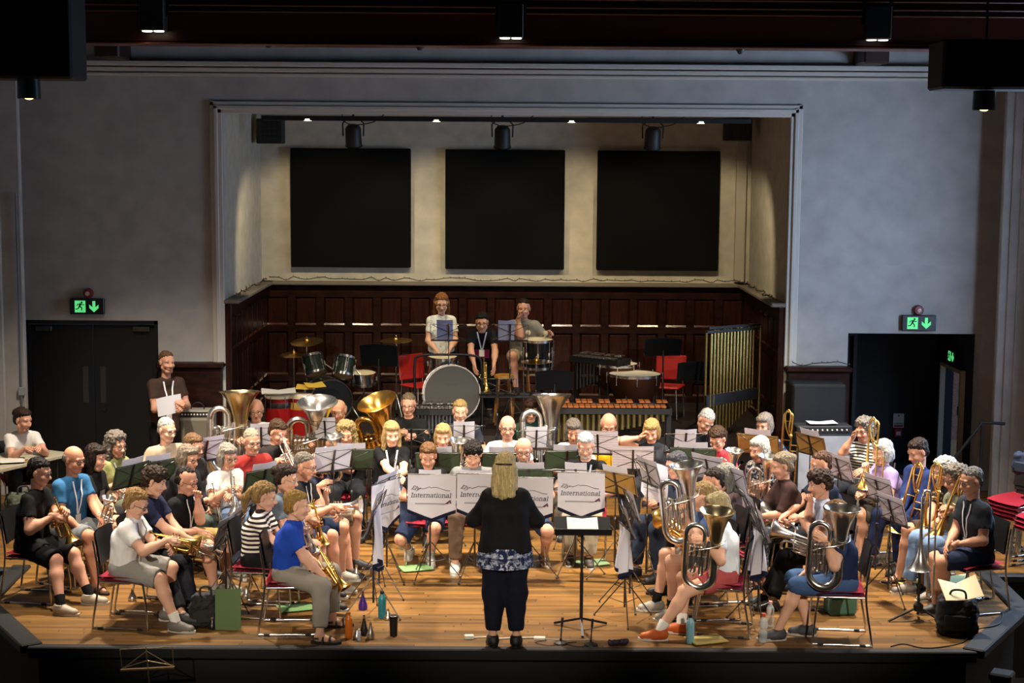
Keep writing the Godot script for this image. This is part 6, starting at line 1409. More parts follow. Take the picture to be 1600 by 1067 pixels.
func percussion() -> void:
	var skin := mat(hexc("cfc4a6"), 0.6); var tan_ := mat(hexc("b58c56"), 0.6)
	var dark := mat(hexc("14181a"), 0.25)
	var Y2 := 0.65; var Y1 := 0.32
	# drum kit
	var bd := drum("bass_drum", 0.28, 0.40, dark, mat(hexc("0c0c0d"), 0.4), "black kit bass drum with chrome hoop beside the congas", xf(Vector3(0, Y2 + 0.30, -20.6) + Vector3(dp(512, 630, -20.6).x, 0, 0), 20, 90, 0), 10)
	for s in [-1.0, 1.0]: put(MB.new().rod(Vector3(s * 0.29, 0, 0.05), Vector3(s * 0.42, 0.12, 0.29), 0.009).mesh(), "spur", M.chrome, bd)
	for q in [[491, 570, 24, "dark rack tom beside the splash of the kit"], [538, 573, -8, "dark rack tom next to the chrome kit snare"]]:
		var tm := drum("rack_tom", 0.135, 0.24, mat(hexc("20281f"), 0.2), skin, q[3], xf(dp(q[0], q[1], -20.7), q[2], -26, 6 if q[0] < 500 else -4), 6, tan_)
		put(MB.new().rod(Vector3(0.135, 0, 0), Vector3(0.24, -0.1, 0), 0.011).mesh(), "mount", M.chrome, tm)
	var ks := drum("kit_snare", 0.17, 0.14, M.chrome, skin, "chrome kit snare drum below the right rack tom", xf(dp(568, 591, -21.0), 0, 6, 0), 8)
	tripod(ks, Vector3(0, -0.09, 0), -(dp(568, 591, -21.0).y - Y2), M.chrome)
	cymbal(479, 532, -21.1, 0.22, 10, Y2, "thin ride cymbal above the left rack tom")
	cymbal(459, 552, -20.9, 0.19, 6, Y2, "hi-hat cymbal left of the kit toms")
	cymbal(619, 530, -21.0, 0.22, 3, Y2, "crash cymbal beside the snare player")
	cymbal(838, 563, -20.1, 0.20, 2, Y1, "gold suspended cymbal in front of the tall drum")
	# congas
	for q in [[437, 0.165, "wide red conga drum with a cover on top"], [470, 0.14, "narrow red conga drum with tan band"]]:
		var c := dp(q[0], 617, -19.4)
		var t := thing("conga", q[2], "drum", Transform3D(Basis.IDENTITY, Vector3(c.x, Y1, c.z)))
		var h: float = c.y - Y1
		put(MB.new().lathe([Vector2(q[1] * 0.7, 0), Vector2(q[1] * 0.95, h * 0.4), Vector2(q[1] * 1.08, h * 0.65), Vector2(q[1], h - 0.02)], 28).mesh(), "shell", mat(hexc("7c100f"), 0.25), t)
		put(MB.new().lathe([Vector2(q[1] + 0.012, h - 0.03), Vector2(q[1] + 0.012, h), Vector2(q[1] - 0.01, h + 0.012), Vector2(0, h + 0.012)], 28).mesh(), "drumhead", skin, t)
		put(MB.new().lathe([Vector2(q[1] + 0.002, h - 0.18), Vector2(q[1] + 0.006, h - 0.17), Vector2(q[1] + 0.006, h - 0.09), Vector2(q[1] + 0.002, h - 0.08)], 28).mesh(), "band", mat(hexc("15110f"), 0.4) if q[0] < 450 else mat(hexc("a07a34"), 0.4), t)
		for i in 6:
			var d: Vector3 = Vector3(cos(TAU * i / 6), 0, sin(TAU * i / 6)) * (q[1] + 0.014)
			put(MB.new().rod(d + Vector3(0, h - 0.16, 0), d + Vector3(0, h, 0), 0.006, 6).mesh(), "lug", M.chrome, t)
	var cv := dp(437, 607, -19.4)
	var cover := leaf("cloth_cover", 0.42, 0.30, mat(hexc("c9c4ba"), 0.9), xf(Vector3(cv.x, dp(437, 614, -19.4).y + 0.02, -19.3), 10, -88), Vector3(0, -0.03, 0), "white cloth lying on the wide red conga", "cloth", 0.02, 0.012)
	for q in [[478, 606, 0], [492, 603, 25]]:
		var c := dp(q[0], q[1], -19.45)
		leaf("yellow_envelope", 0.24, 0.17, mat(hexc("c9a53c"), 0.85), xf(Vector3(c.x, c.y, c.z), q[2], -78), Vector3(0, 0.03, 0), ["flat yellow envelope on the narrow conga", "tilted yellow envelope on the narrow conga"][int(q[2] > 0)], "envelope")
	# snare drum, big bass drum and its tubular cradle
	var sn := drum("snare_drum", 0.19, 0.18, M.chrome, skin, "chrome snare drum under the sticks of the tie-dye player", xf(dp(692, 568, -20.65), 0, 4, 0), 10)
	tripod(sn, Vector3(0, -0.1, 0), -(dp(692, 568, -20.65).y - Y2), M.chrome)
	var bc := dp(705, 614, -20.15)
	var big := drum("concert_bass_drum", 0.36, 0.30, dark, mat(hexc("3f3d36"), 0.6), "large bass drum with grey head on the riser", xf(bc, 6, 84, 0), 12)
	put(MB.new().box(Vector3(0.0, 0.158, -0.12), Vector3(0.14, 0.003, 0.035)).mesh(), "badge", mat(hexc("34322c"), 0.5), big)
	var cr := thing("drum_cradle", "black tubular cradle arching behind the large bass drum", "drum stand")
	put(MB.new().tube(smooth_path([dp(648, 600, -20.3), dp(648, 570, -20.3), dp(655, 556, -20.3), dp(700, 554, -20.3), dp(742, 556, -20.3), dp(752, 568, -20.3), dp(753, 600, -20.3)], 5), 0.016, 8).mesh(), "arch", M.black, cr)
	for px in [648, 753]:
		var f := dp(px, 600, -20.3)
		put(MB.new().rod(f, Vector3(f.x, Y2, f.z), 0.016).box(Vector3(f.x, Y2 + 0.02, f.z), Vector3(0.05, 0.04, 0.5)).mesh(), "upright", M.black, cr)
	# tall drum
	var td := drum("floor_tom", 0.20, 0.36, mat(hexc("0e1112"), 0.15), skin, "tall black drum with chrome hoops before the grey polo", xf(dp(840, 552, -20.55), 0, 2, 0), 8)
	for i in 3:
		var d := Vector3(cos(2.1 * i + 0.5), 0, sin(2.1 * i + 0.5)) * 0.215
		put(MB.new().rod(d + Vector3(0, 0.1, 0), d + Vector3(0, Y2 - dp(840, 552, -20.55).y + 0.01, 0), 0.008).mesh(), "leg", M.chrome, td)
	for q in [[825, 520, "round felt mallet in the grey polo player's right hand"], [852, 521, "round felt mallet in the grey polo player's left hand"]]:
		var c := dp(q[0], q[1], -20.6)
		var t := thing("drum_mallet", q[2], "mallet", Transform3D(Basis.IDENTITY, c))
		put(MB.new().ball(Vector3.ZERO, Vector3(0.036, 0.036, 0.036), 14).mesh(), "felt_head", mat(hexc("b9ad8e"), 0.95), t)
		put(MB.new().rod(Vector3.ZERO, Vector3(0.03, -0.03, -0.28), 0.007).mesh(), "handle", mat(hexc("8a6a3c"), 0.5), t)
	for q in [[787, 585, 0.13, "plain wooden stool between the two stands", -20.5], [815, 560, 0.15, "wooden stool under the grey polo player", -21.1]]:
		var c := dp(q[0], q[1], q[4])
		var t := thing("wooden_stool", q[3], "stool", Transform3D(Basis.IDENTITY, Vector3(c.x, Y2, c.z)))
		var h: float = (c.y - Y2) if q[0] < 800 else 0.70
		put(MB.new().lathe([Vector2(0, h - 0.04), Vector2(q[2], h - 0.04), Vector2(q[2], h - 0.005), Vector2(q[2] - 0.01, h), Vector2(0, h)], 20).mesh(), "seat", mat(hexc("a8782e"), 0.5), t)
		for i in 4:
			var d := Vector3(cos(PI / 2 * i + 0.7), 0, sin(PI / 2 * i + 0.7))
			put(MB.new().rod(d * q[2] * 0.7 + Vector3(0, h - 0.04, 0), d * q[2] * 1.25, 0.017).mesh(), "leg", mat(hexc("8a5a22"), 0.5), t)
	# trap table and a cornet standing on it
	var tt := dp(800, 617, -19.9)
	var tb := thing("trap_table", "black percussion tray table with a bell bar", "table", Transform3D(Basis.IDENTITY, Vector3(tt.x, Y1, tt.z)))
	var th := tt.y - Y1
	put(MB.new().box(Vector3(0, th, 0), Vector3(0.82, 0.03, 0.34), Basis.IDENTITY, 0.005).mesh(), "tray", M.black, tb)
	for s in [-1.0, 1.0]:
		for u in [-1.0, 1.0]: put(MB.new().rod(Vector3(s * 0.38, th, u * 0.14), Vector3(s * 0.38, 0, u * 0.14), 0.014).mesh(), "leg", M.black, tb)
	for i in 5: put(MB.new().box(Vector3(-0.32 + 0.16 * i, th + 0.025, 0.05), Vector3(0.12, 0.02, 0.08), Basis.IDENTITY, 0.003).mesh(), "block", mat(hexc("34343a"), 0.35, 0.5), tb)
	cornet("cornet", 0.06, M.brass, M.brass, "gold cornet standing bell down on a music stand ledge", xf(dp(757, 586, -20.3), 10, 88, 0))
	# keyboards
	keyboard("vibraphone", dp(640, 633, -19.5), dp(712, 637, -19.5), 13, 0.34, mat(hexc("b9b6ae"), 0.3, 1.0), Y1, "silver vibraphone behind the seated back row", mat(hexc("8f9092"), 0.35, 0.9))
	keyboard("xylophone", dp(868, 629, -19.4), dp(1040, 637, -19.4), 19, 0.40, mat(hexc("a8602a"), 0.4), Y1, "xylophone with orange brown wooden bars", mat(hexc("9c8a5a"), 0.35, 0.9))
	keyboard("glockenspiel", dp(903, 554, -20.9), dp(966, 561, -20.5), 12, 0.24, mat(hexc("a8a8a4"), 0.3, 1.0), Y2, "glockenspiel with steel bars behind the timpani", M.black)
	# timpani
	for q in [[962, 568, 0.30, -20.75, "smaller copper timpani behind the front one"], [992, 584, 0.345, -20.25, "larger timpani with cream head in front"]]:
		var c := dp(q[0], q[1], q[3])
		var t := thing("timpani", q[4], "drum", Transform3D(Basis.IDENTITY, Vector3(c.x, Y2, c.z)))
		var h: float = c.y - Y2
		put(MB.new().lathe([Vector2(0, h - q[2] * 1.3), Vector2(q[2] * 0.4, h - q[2] * 1.27), Vector2(q[2] * 0.75, h - q[2] * 0.95), Vector2(q[2] * 0.97, h - q[2] * 0.4), Vector2(q[2], h - 0.02)], 30).mesh(), "kettle", mat(hexc("4a2c1c"), 0.35, 0.7), t)
		put(MB.new().lathe([Vector2(q[2] * 0.98, h), Vector2(0, h + 0.003)], 30).mesh(), "drumhead", mat(hexc("cfc8b2"), 0.5), t)
		put(MB.new().lathe([Vector2(q[2] - 0.004, h - 0.025), Vector2(q[2] + 0.014, h - 0.025), Vector2(q[2] + 0.014, h + 0.006), Vector2(q[2] - 0.01, h + 0.008)], 30).mesh(), "hoop", M.chrome, t)
		for i in 8:
			var d: Vector3 = Vector3(cos(TAU * i / 8), 0, sin(TAU * i / 8)) * (q[2] + 0.02)
			put(MB.new().rod(d + Vector3(0, h - 0.12, 0), d + Vector3(0, h + 0.02, 0), 0.008, 6).mesh(), "tension_rod", M.chrome, t)
		for i in 4:
			var d: Vector3 = Vector3(cos(TAU * i / 4 + 0.5), 0, sin(TAU * i / 4 + 0.5)) * (q[2] * 0.85)
			put(MB.new().rod(d + Vector3(0, h - 0.06, 0), d * 0.8 + Vector3(0, 0.0, 0), 0.014).mesh(), "strut", M.black, t)
	# tubular bells
	var a := dp(1112, 520, -19.45); var b := dp(1178, 514, -19.9)
	var tbx := thing("tubular_bells", "set of tall brass tubular bells in a black frame", "percussion")
	var floor_y := Y1
	for i in 13:
		for row in 2:
			if row == 1 and i % 7 in [2, 6]: continue
			var p := a.lerp(b, (i + 0.5 * row) / 13.0) + Vector3(0.03, 0.04, -0.08) * row
			var ln := lerpf(1.45, 0.98, i / 13.0)
			put(MB.new().rod(p + Vector3(0, -0.01, 0), p + Vector3(0, -ln, 0), 0.017, 12).mesh(), "tube", mat(hexc("c9b878"), 0.25, 1.0), tbx)
	put(MB.new().bar(a + Vector3(-0.06, 0.01, 0), b + Vector3(0.06, 0.01, 0), 0.03, 0.03).bar(a + Vector3(-0.03, 0.05, -0.08), b + Vector3(0.09, 0.05, -0.08), 0.03, 0.03).mesh(), "top_rail", mat(hexc("1a1a18"), 0.4), tbx)
	put(MB.new().bar(a + Vector3(-0.06, -0.86, 0.03), b + Vector3(0.06, -0.82, 0.03), 0.03, 0.14).mesh(), "damper_box", M.black, tbx)
	for q in [a + Vector3(-0.06, 0.02, -0.03), b + Vector3(0.09, 0.02, -0.03)]:
		put(MB.new().rod(q, Vector3(q.x, floor_y if q.z > -19.6 else Y2, q.z), 0.018).box(Vector3(q.x, (floor_y if q.z > -19.6 else Y2) + 0.02, q.z), Vector3(0.06, 0.04, 0.4)).mesh(), "post", mat(hexc("8a7a4a"), 0.3, 0.9), tbx)
	# solid black desks and red chairs among the drums
	solid_desk(dp(592, 556, -20.6), 175, 0.50, 0.30, Y2, "black solid music desk beside the kit snare")
	solid_desk(dp(1036, 543, -20.7), 185, 0.50, 0.24, Y2, "black solid music desk behind the red chair")
	solid_desk(dp(1090, 581, -20.1), 188, 0.55, 0.26, Y2, "wide black solid music desk beside the tubular bells")
	solid_desk(dp(866, 595, -19.75), 182, 0.48, 0.26, Y1, "black solid music desk above the silver tuba")
	for q in [[658, 570, -20.9, 40, "red plastic chair left of the snare drum"], [1042, 573, -20.95, -20, "red plastic chair behind the black desk"]]:
		var c := dp(q[0], q[1], q[2])
		var t := thing("plastic_chair", q[4], "chair", xf(Vector3(c.x, Y2, c.z), q[3]))
		var rd := mat(hexc("a31f1c"), 0.5)
		put(MB.new().box(Vector3(0, 0.45, 0), Vector3(0.42, 0.03, 0.40), Basis.IDENTITY, 0.012).mesh(), "seat", rd, t)
		put(MB.new().box(Vector3(0, 0.68, -0.22), Vector3(0.42, 0.34, 0.025), Basis(Vector3.RIGHT, -0.15), 0.012).mesh(), "backrest", rd, t)
		for s in [-1.0, 1.0]:
			for u in [-1.0, 1.0]: put(MB.new().rod(Vector3(s * 0.17, 0.44 if u > 0 else 0.62, u * 0.16 - (0.04 if u < 0 else 0.0)), Vector3(s * 0.2, 0, u * 0.2), 0.011).mesh(), "leg", M.chrome, t)
	# two wire stands with score sheets for the percussion
	for q in [[701, 521, "blue grey score on the stand before the tie-dye player"], [797, 521, "white score on the stand before the grey polo player"]]:
		var c := dp(q[0], q[1], -20.3)
		var x := xf(Vector3(c.x, Y2, c.z), 180)
		music_stand(x, c.y - Y2, "tall wire music stand holding the " + ["blue grey", "white"][int(q[0] > 750)] + " percussion score")
		leaf("score_sheet", 0.21, 0.28, mat(hexc("8f94b8") if q[0] < 750 else hexc("b4b2c4"), 0.85), desk_x(x, c.y - Y2), Vector3(0.05, 0, 0), q[2], "sheet music")
	var c := dp(777, 605, -19.6)
	music_stand(xf(Vector3(c.x, Y1, c.z), 180), c.y - Y1, "empty wire music stand behind the dark grey T-shirt player")

	# amplifiers, bins, table
	for q in [[307, 672, -18.9, 0.42, 0.46, "grey combo amplifier beside the standing person", "6b6558", "8d877b"], [1288, 697, -18.2, 0.66, 0.52, "grey guitar amplifier with white paper on top", "8a8c90", "1c1d20"]]:
		var p := dp(q[0], q[1], q[2])
		var w: float = q[3]; var h: float = p.y + 0.24
		var t := thing("amplifier", q[5], "amplifier", Transform3D(Basis(Vector3.UP, 0.05), Vector3(p.x, 0, p.z)))
		put(MB.new().box(Vector3(0, h / 2, -0.13), Vector3(w, h, 0.26), Basis.IDENTITY, 0.015).mesh(), "cabinet", mat(hexc(q[7]), 0.7), t)
		put(MB.new().box(Vector3(0, h / 2 - 0.05, 0.003), Vector3(w - 0.05, h - 0.14, 0.012)).mesh(), "grille_cloth", mat(hexc(q[6]), 0.9), t)
		put(MB.new().box(Vector3(0, h - 0.045, 0.003), Vector3(w - 0.05, 0.06, 0.012)).mesh(), "control_panel", mat(hexc("141414"), 0.5), t)
		for i in 10: put(MB.new().lathe([Vector2(0.011, 0), Vector2(0.009, 0.015), Vector2(0, 0.015)], 8, Transform3D(Basis(Vector3.RIGHT, Vector3.BACK, Vector3.DOWN), Vector3(-w * 0.4 + w * 0.088 * i, h - 0.045, 0.01))).mesh(), "knob", mat(hexc("d8d4c4"), 0.4), t)
		if q[0] < 800: put(MB.new().tube(arc(Vector3(0, h, -0.13), Vector3.RIGHT, Vector3.UP, 0.08, 0, 180, 8), 0.008, 6).mesh(), "handle", M.black, t)
		if q[0] > 800: leaf("loose_paper", 0.34, 0.2, mat(hexc("d6d8de"), 0.85), Transform3D(Basis(Vector3.UP, 0.1) * Basis(Vector3.RIGHT, -PI / 2), Vector3(p.x - 0.02, h + 0.012, p.z - 0.12)), Vector3.ZERO, "white paper lying on the grey guitar amplifier", "paper", 0.01)
	var sb := dp(1279, 640, -18.9)
	var sub := thing("stage_loudspeaker", "tall black loudspeaker cabinet behind the guitar amplifier", "loudspeaker", Transform3D(Basis.IDENTITY, Vector3(sb.x, 0, sb.z)))
	put(MB.new().box(Vector3(0, 0.72, -0.2), Vector3(0.66, 1.44, 0.45), Basis.IDENTITY, 0.02).mesh(), "cabinet", mat(hexc("0a0b0f"), 0.6), sub)
	put(MB.new().box(Vector3(0, 0.72, 0.03), Vector3(0.60, 1.36, 0.015)).mesh(), "grille", mat(hexc("0a0c12"), 0.5), sub)
	var bn := gp(214, 688, 0.62)
	var bin := thing("waste_bin", "dark bin with green liner behind the olive top", "bin", Transform3D(Basis.IDENTITY, Vector3(bn.x, 0, -17.9)))
	put(MB.new().lathe([Vector2(0, 0), Vector2(0.17, 0), Vector2(0.21, 0.60)], 20).mesh(), "body", mat(hexc("111312"), 0.6), bin)
	put(ripple_mesh(soft([[Vector3(-0.14, 0.62, 0), Vector3(0.16, 0.63, 0.02), 0.07, 0.06], [Vector3(0.0, 0.63, 0.1), Vector3(0.02, 0.62, -0.1), 0.07, 0.07]], 0.016, 60.0, 0.05), 0.04, 18.0), "liner", mat(hexc("1c6a3c"), 0.35), bin)
	# trestle table at the left edge, with papers, beads and pencils
	var ta := gp(-60, 742, 0.74); var tb2 := gp(98, 706, 0.74)
	var tab := thing("trestle_table", "pale trestle table at the left edge of the stage", "table")
	var dirx := (tb2 - ta).normalized(); var dirz := Vector3(-dirx.z, 0, dirx.x)
	if dirz.z > 0: dirz = -dirz
	put(MB.new().box((ta + tb2) / 2 + Vector3(0, -0.015, 0) + dirz * 0.2, Vector3(ta.distance_to(tb2), 0.04, 0.70), Basis(dirx, Vector3.UP, dirx.cross(Vector3.UP)), 0.006).mesh(), "top", mat(hexc("a39c86"), 0.6), tab)
	for q in [ta + dirx * 0.3, tb2 - dirx * 0.2]:
		for s in [-0.1, 0.5]: put(MB.new().rod(Vector3(q.x, 0.72, q.z) + dirz * s, Vector3(q.x, 0, q.z) + dirz * s, 0.016).mesh(), "leg", M.black, tab)
	leaf("loose_paper", 0.42, 0.3, mat(hexc("c9c4b8"), 0.9), Transform3D(Basis(Vector3.UP, 0.3) * Basis(Vector3.RIGHT, -PI / 2), gp(8, 722, 0.752)), Vector3.ZERO, "large white paper on the trestle table", "paper", 0.006)
	var pc := gp(38, 720, 0.76)
	var cn := thing("pencil_bundle", "small bundle of yellow pencils on the trestle table", "pencils", Transform3D(Basis(Vector3.UP, 0.3), pc))
	for i in 4: put(MB.new().rod(Vector3(-0.07, 0.0, 0.012 * i), Vector3(0.09, 0.0, 0.01 * i + 0.01), 0.005, 6).mesh(), "pencil", mat(hexc("b58a2c"), 0.5), cn)
func ripple_mesh(s: Array, amp: float, f: float) -> ArrayMesh:
	return soft_mesh(ripple(s, fold, amp, Vector3(f, f, f), Vector3.ZERO))

# ---------- stands with music and banners
func flat_text(s: String, size: float, slant: float, m: Material, parent: Node3D, x: Transform3D, called: String) -> void:
	var f := SystemFont.new(); f.font_names = PackedStringArray(["Droid Serif"])
	var t := TextMesh.new(); t.text = s; t.font = f; t.font_size = 48; t.pixel_size = size / 48.0; t.depth = 0.002
	put(t, called, m, parent, x * Transform3D(Basis(Vector3.RIGHT, Vector3(slant, 1, 0), Vector3.BACK), Vector3.ZERO))
func banner(x: Transform3D, w: float, h: float, label: String, droop := 0.0, print_ := true) -> void:   # front is +z; hangs from its top edge, ends in a point with a dark fringe
	var t := thing("banner", label, "banner", x)
	var rows := []; var fr := []
	for j in 9:
		var v := j / 8.0; var r := []
		for i in 13:
			var u := i / 6.0 - 1.0
			var dep := h * (0.80 + 0.20 * (1.0 - absf(u)))
			r.append(Vector3(u * w / 2 * (1.0 - droop * v), -v * dep, 0.012 * sin(u * 3.0 + v * 2.2 + w) + droop * 0.12 * sin(u * 6.0) * v))
		rows.append(r)
	rows.reverse()
	put(MB.new().sheet(rows, 0.003).mesh(), "cloth", mat(hexc("c3c2cb"), 0.8), t)
	for j in 2: fr.append(rows[0].map(func(p): return p + Vector3(0, -0.0 - 0.035 * (1 - j) , 0.0)))
	put(MB.new().sheet(fr, 0.006).mesh(), "fringe", mat(hexc("14172c"), 0.9), t)
	put(MB.new().rod(Vector3(-w / 2 - 0.01, 0.0, 0), Vector3(w / 2 + 0.01, 0.0, 0), 0.006).mesh(), "hanging_rod", M.steel, t)
	if not print_: return
	var ink := mat(hexc("2c2834"), 0.8)
	var z := 0.018
	flat_text("International", w * 0.132, 0.16, ink, t, Transform3D(Basis.IDENTITY, Vector3(-0.005, -h * 0.47, z)), "lettering")
	flat_text("Ely", w * 0.11, 0.5, ink, t, Transform3D(Basis(Vector3.BACK, -0.2), Vector3(-w * 0.325, -h * 0.31, z)), "script_lettering")
	var ridge := []
	for q in [[-0.25, -0.325], [-0.22, -0.305], [-0.19, -0.33], [-0.10, -0.30], [-0.05, -0.275], [-0.01, -0.30], [0.04, -0.285], [0.12, -0.29], [0.2, -0.32], [0.3, -0.355], [0.38, -0.36]]: ridge.append(Vector3(q[0] * w, q[1] * h, z))
	put(MB.new().tube(ridge, 0.0022, 4).mesh(), "hill_outline", ink, t)
	put(MB.new().box(Vector3(-0.03 * w, -h * 0.66, z), Vector3(w * 0.62, 0.013, 0.002)).mesh(), "underline", mat(hexc("8f8d94"), 0.8), t)
	put(MB.new().prism(PackedVector2Array([Vector2(-0.035, -0.012), Vector2(0.02, 0.03), Vector2(0.03, -0.008), Vector2(0.012, -0.004), Vector2(0.012, 0.008), Vector2(-0.005, -0.012)]), 0.002, Transform3D(Basis.IDENTITY, Vector3(0.345 * w, -h * 0.63, z))).mesh(), "emblem", mat(hexc("4a1f3c"), 0.7), t)

func stands() -> void:
	var im := Image.create(32, 64, false, Image.FORMAT_RGB8); im.fill(Color.WHITE)
	for k in 4:
		for l in 3: im.fill_rect(Rect2i(0, k * 16 + 2 + l * 3, 32, 1), Color(0.78, 0.76, 0.77))
	M.score = tri(hexc("ddd4da"), im, Vector3(8, 8, 8), 0.85)
	var white := mat(hexc("cfcdd6"), 0.85)
	var green := mat(hexc("46553f"), 0.8)
	var tanm := mat(hexc("a8813f"), 0.75)
	# [px, py, z, heading of the desk's front, what lies on it, whose]
	var S := [
		[408, 684, -17.75, 188, "white", "B1"], [508, 674, -17.75, 175, "white", "B2"], [643, 682, -17.95, 178, "", "B3"], [725, 676, -17.75, 182, "white", "B4"], [838, 686, -17.9, 184, "white", "B5"],
		[549, 718, -16.45, 184, "green", "M1"], [521, 722, -15.35, 216, "white", "L19"], [684, 720, -16.5, 180, "green", "M3"], [786, 722, -16.5, 180, "green", "M6"], [886, 722, -16.65, 182, "green", "M8"],
		[934, 696, -16.75, 170, "score", "M10"], [989, 717, -16.5, 176, "score", "M11"], [1071, 690, -17.1, 186, "white", "M12"], [1083, 716, -16.2, 170, "green", "M13"], [1184, 697, -17.0, 152, "manila", "M14"],
		[1266, 698, -17.0, 120, "manila", "R9"], [1310, 730, -15.9, 112, "score", "R10"], [1372, 764, -15.2, 112, "score", "R12"], [1392, 800, -14.5, 108, "score", "R14"],
		[962, 757, -15.3, 140, "manila", "R1"], [1106, 736, -15.6, 130, "white", "R4"], [1146, 756, -15.0, 112, "white", "R5"],
		[672, 762, -15.25, 181, "small", "M4"], [742, 764, -15.25, 180, "green", "M5"], [826, 752, -15.25, 179, "green", "M7"], [900, 748, -15.45, 170, "small", "M9"],
		[206, 742, -15.35, 240, "green", "L3"], [246, 735, -15.95, 225, "green", "L4"], [322, 706, -16.45, 222, "white", "L5"], [412, 748, -15.55, 228, "green", "L12"],
		[352, 832, -14.15, -98, "white", "L9"], [376, 812, -14.65, -100, "white", "L10"], [583, 812, -13.95, -92, "score", "L15"], [592, 790, -14.6, -96, "white", "L16"], [604, 762, -15.2, -112, "white", "L18"],
		[978, 812, -13.85, 92, "score", "R3"], [986, 790, -14.3, 96, "white", "R2"], [1012, 742, -15.0, 112, "white", "R2b"], [1188, 818, -13.75, 88, "score", "R8"], [1172, 800, -14.3, 92, "white", "R7"]]
	for q in S:
		var c := dp(q[0], q[1], q[2])
		var x := xf(Vector3(c.x, 0, c.z), q[3])
		var who: String = folk[q[5]].who
		music_stand(x, c.y, "wire music stand facing " + who)
		var dx := desk_x(x, c.y)
		match q[4]:
			"small": leaf("sheet_music", 0.22, 0.30, white, dx, Vector3(0, 0, 0.004), "white sheet music facing " + who, "sheet music")
			"white": leaf("sheet_music", 0.24 if q[1] < 700 else 0.42, 0.27, white, dx, Vector3(0, 0, 0.004), "white sheet music facing " + who, "sheet music")
			"score": leaf("sheet_music", 0.44, 0.27, M.score, dx, Vector3(0, 0, 0.004), "printed sheet music facing " + who, "sheet music")
			"green", "manila":
				leaf("music_folder", 0.47, 0.235, green if q[4] == "green" else tanm, dx, Vector3(0, -0.005, 0.0), ("dark green" if q[4] == "green" else "tan") + " folder facing " + who, "folder", 0.01, 0.004)
				leaf("sheet_music", 0.30, 0.30, white, dx, Vector3(0, -0.005, 0.008), "white sheet music in folder of " + who, "sheet music")
	# banners hung on the front stands
	for q in [[675, 741, 181, "white International banner before the black T-shirt player"], [752, 740, 180, "white International banner left of the conductor's shoulder"], [827, 746, 179, "white International banner right of the conductor's back"]]:
		banner(xf(dp(q[0], q[1], -15.12), 0, 0, -0.6), 0.475, 0.44, q[3])
	banner(xf(dp(908, 738, -15.25), -8, 0, 0.8), 0.47, 0.44, "white International banner behind the conductor's music stand")
	banner(xf(dp(1022, 722, -15.25), -62, 0, 0), 0.47, 0.42, "white International banner facing the navy T-shirt player")
	banner(xf(dp(604, 752, -15.0), 58, 0, 0), 0.46, 0.46, "white International banner on the stand beside the lanyard player")
	banner(xf(dp(590, 790, -13.95), 86, 0, 0), 0.40, 0.58, "folded white banner hanging edge-on beside the cone mutes", 0.5, false)
	banner(xf(dp(975, 822, -13.80), -80, 0, 0), 0.40, 0.46, "folded white banner hanging edge-on before the pale blue T-shirt", 0.5, false)
	banner(xf(dp(1184, 828, -13.72), -84, 0, 0), 0.36, 0.44, "folded white banner hanging edge-on before the navy polo", 0.6, false)
	# the conductor's stand
	var cs := dp(910, 822, -13.55)
	solid_desk(cs, 0, 0.50, 0.34, 0.0, "black orchestral stand beside the conductor", 76.0)
	leaf("score_book", 0.27, 0.22, mat(hexc("d8d3cc"), 0.85), Transform3D(Basis(Vector3.RIGHT, deg_to_rad(-76)), cs), Vector3(0.0, 0.0, 0.01), "open white score on the conductor's black stand", "sheet music", 0.012, 0.01)
	leaf("paper_sheet", 0.30, 0.22, mat(hexc("d6d8e2"), 0.85), xf(dp(264, 632, -18.28), 30, 4, 8), Vector3(0, 0, 0), "white papers held by the person in the brown T-shirt", "paper", 0.01, 0.008)

# ---------- things on the floor
func bottle(px: float, py: float, r: float, h: float, c: String, capc: String, label: String, glass := false) -> void:
	var p := gp(px, py)
	var t := thing("bottle", label, "bottle", Transform3D(Basis.IDENTITY, p))
	var m: Material = mat(hexc(c), 0.35)
	if glass:
		var g := StandardMaterial3D.new(); g.albedo_color = Color(0.85, 0.9, 0.92, 0.35); g.transparency = BaseMaterial3D.TRANSPARENCY_ALPHA; g.roughness = 0.08; m = g
	put(MB.new().lathe([Vector2(0, 0), Vector2(r * 0.95, 0), Vector2(r, 0.01), Vector2(r, h * 0.35), Vector2(r * (0.86 if glass else 1.0), h * 0.42), Vector2(r, h * 0.5), Vector2(r, h * 0.72), Vector2(r * 0.75, h * 0.8), Vector2(r * 0.42, h * 0.88), Vector2(r * 0.42, h * 0.92)], 20).mesh(), "body", m, t)
	put(MB.new().lathe([Vector2(r * 0.46, h * 0.9), Vector2(r * 0.5, h * 0.91), Vector2(r * 0.48, h), Vector2(0, h)], 16).mesh(), "cap", mat(hexc(capc), 0.5), t)
	if glass: put(MB.new().lathe([Vector2(r * 1.01, h * 0.52), Vector2(r * 1.01, h * 0.70)], 20).mesh(), "label_band", mat(hexc("c9c2bc"), 0.6), t)
func mute(px: float, py: float, r: float, h: float, m: Material, label: String) -> void:
	var t := thing("cornet_mute", label, "mute", Transform3D(Basis.IDENTITY, gp(px, py)))
	put(MB.new().lathe([Vector2(0, 0), Vector2(r * 0.9, 0), Vector2(r, 0.012), Vector2(r, h * 0.25), Vector2(r * 0.72, h * 0.45), Vector2(r * 0.34, h * 0.75), Vector2(r * 0.24, h), Vector2(r * 0.2, h)], 20).mesh(), "cone", m, t)
	put(MB.new().lathe([Vector2(r * 0.27, h * 0.84), Vector2(r * 0.34, h * 0.84), Vector2(r * 0.3, h * 0.96), Vector2(r * 0.2, h * 0.96)], 14).mesh(), "cork", mat(hexc("8a6a44"), 0.9), t)
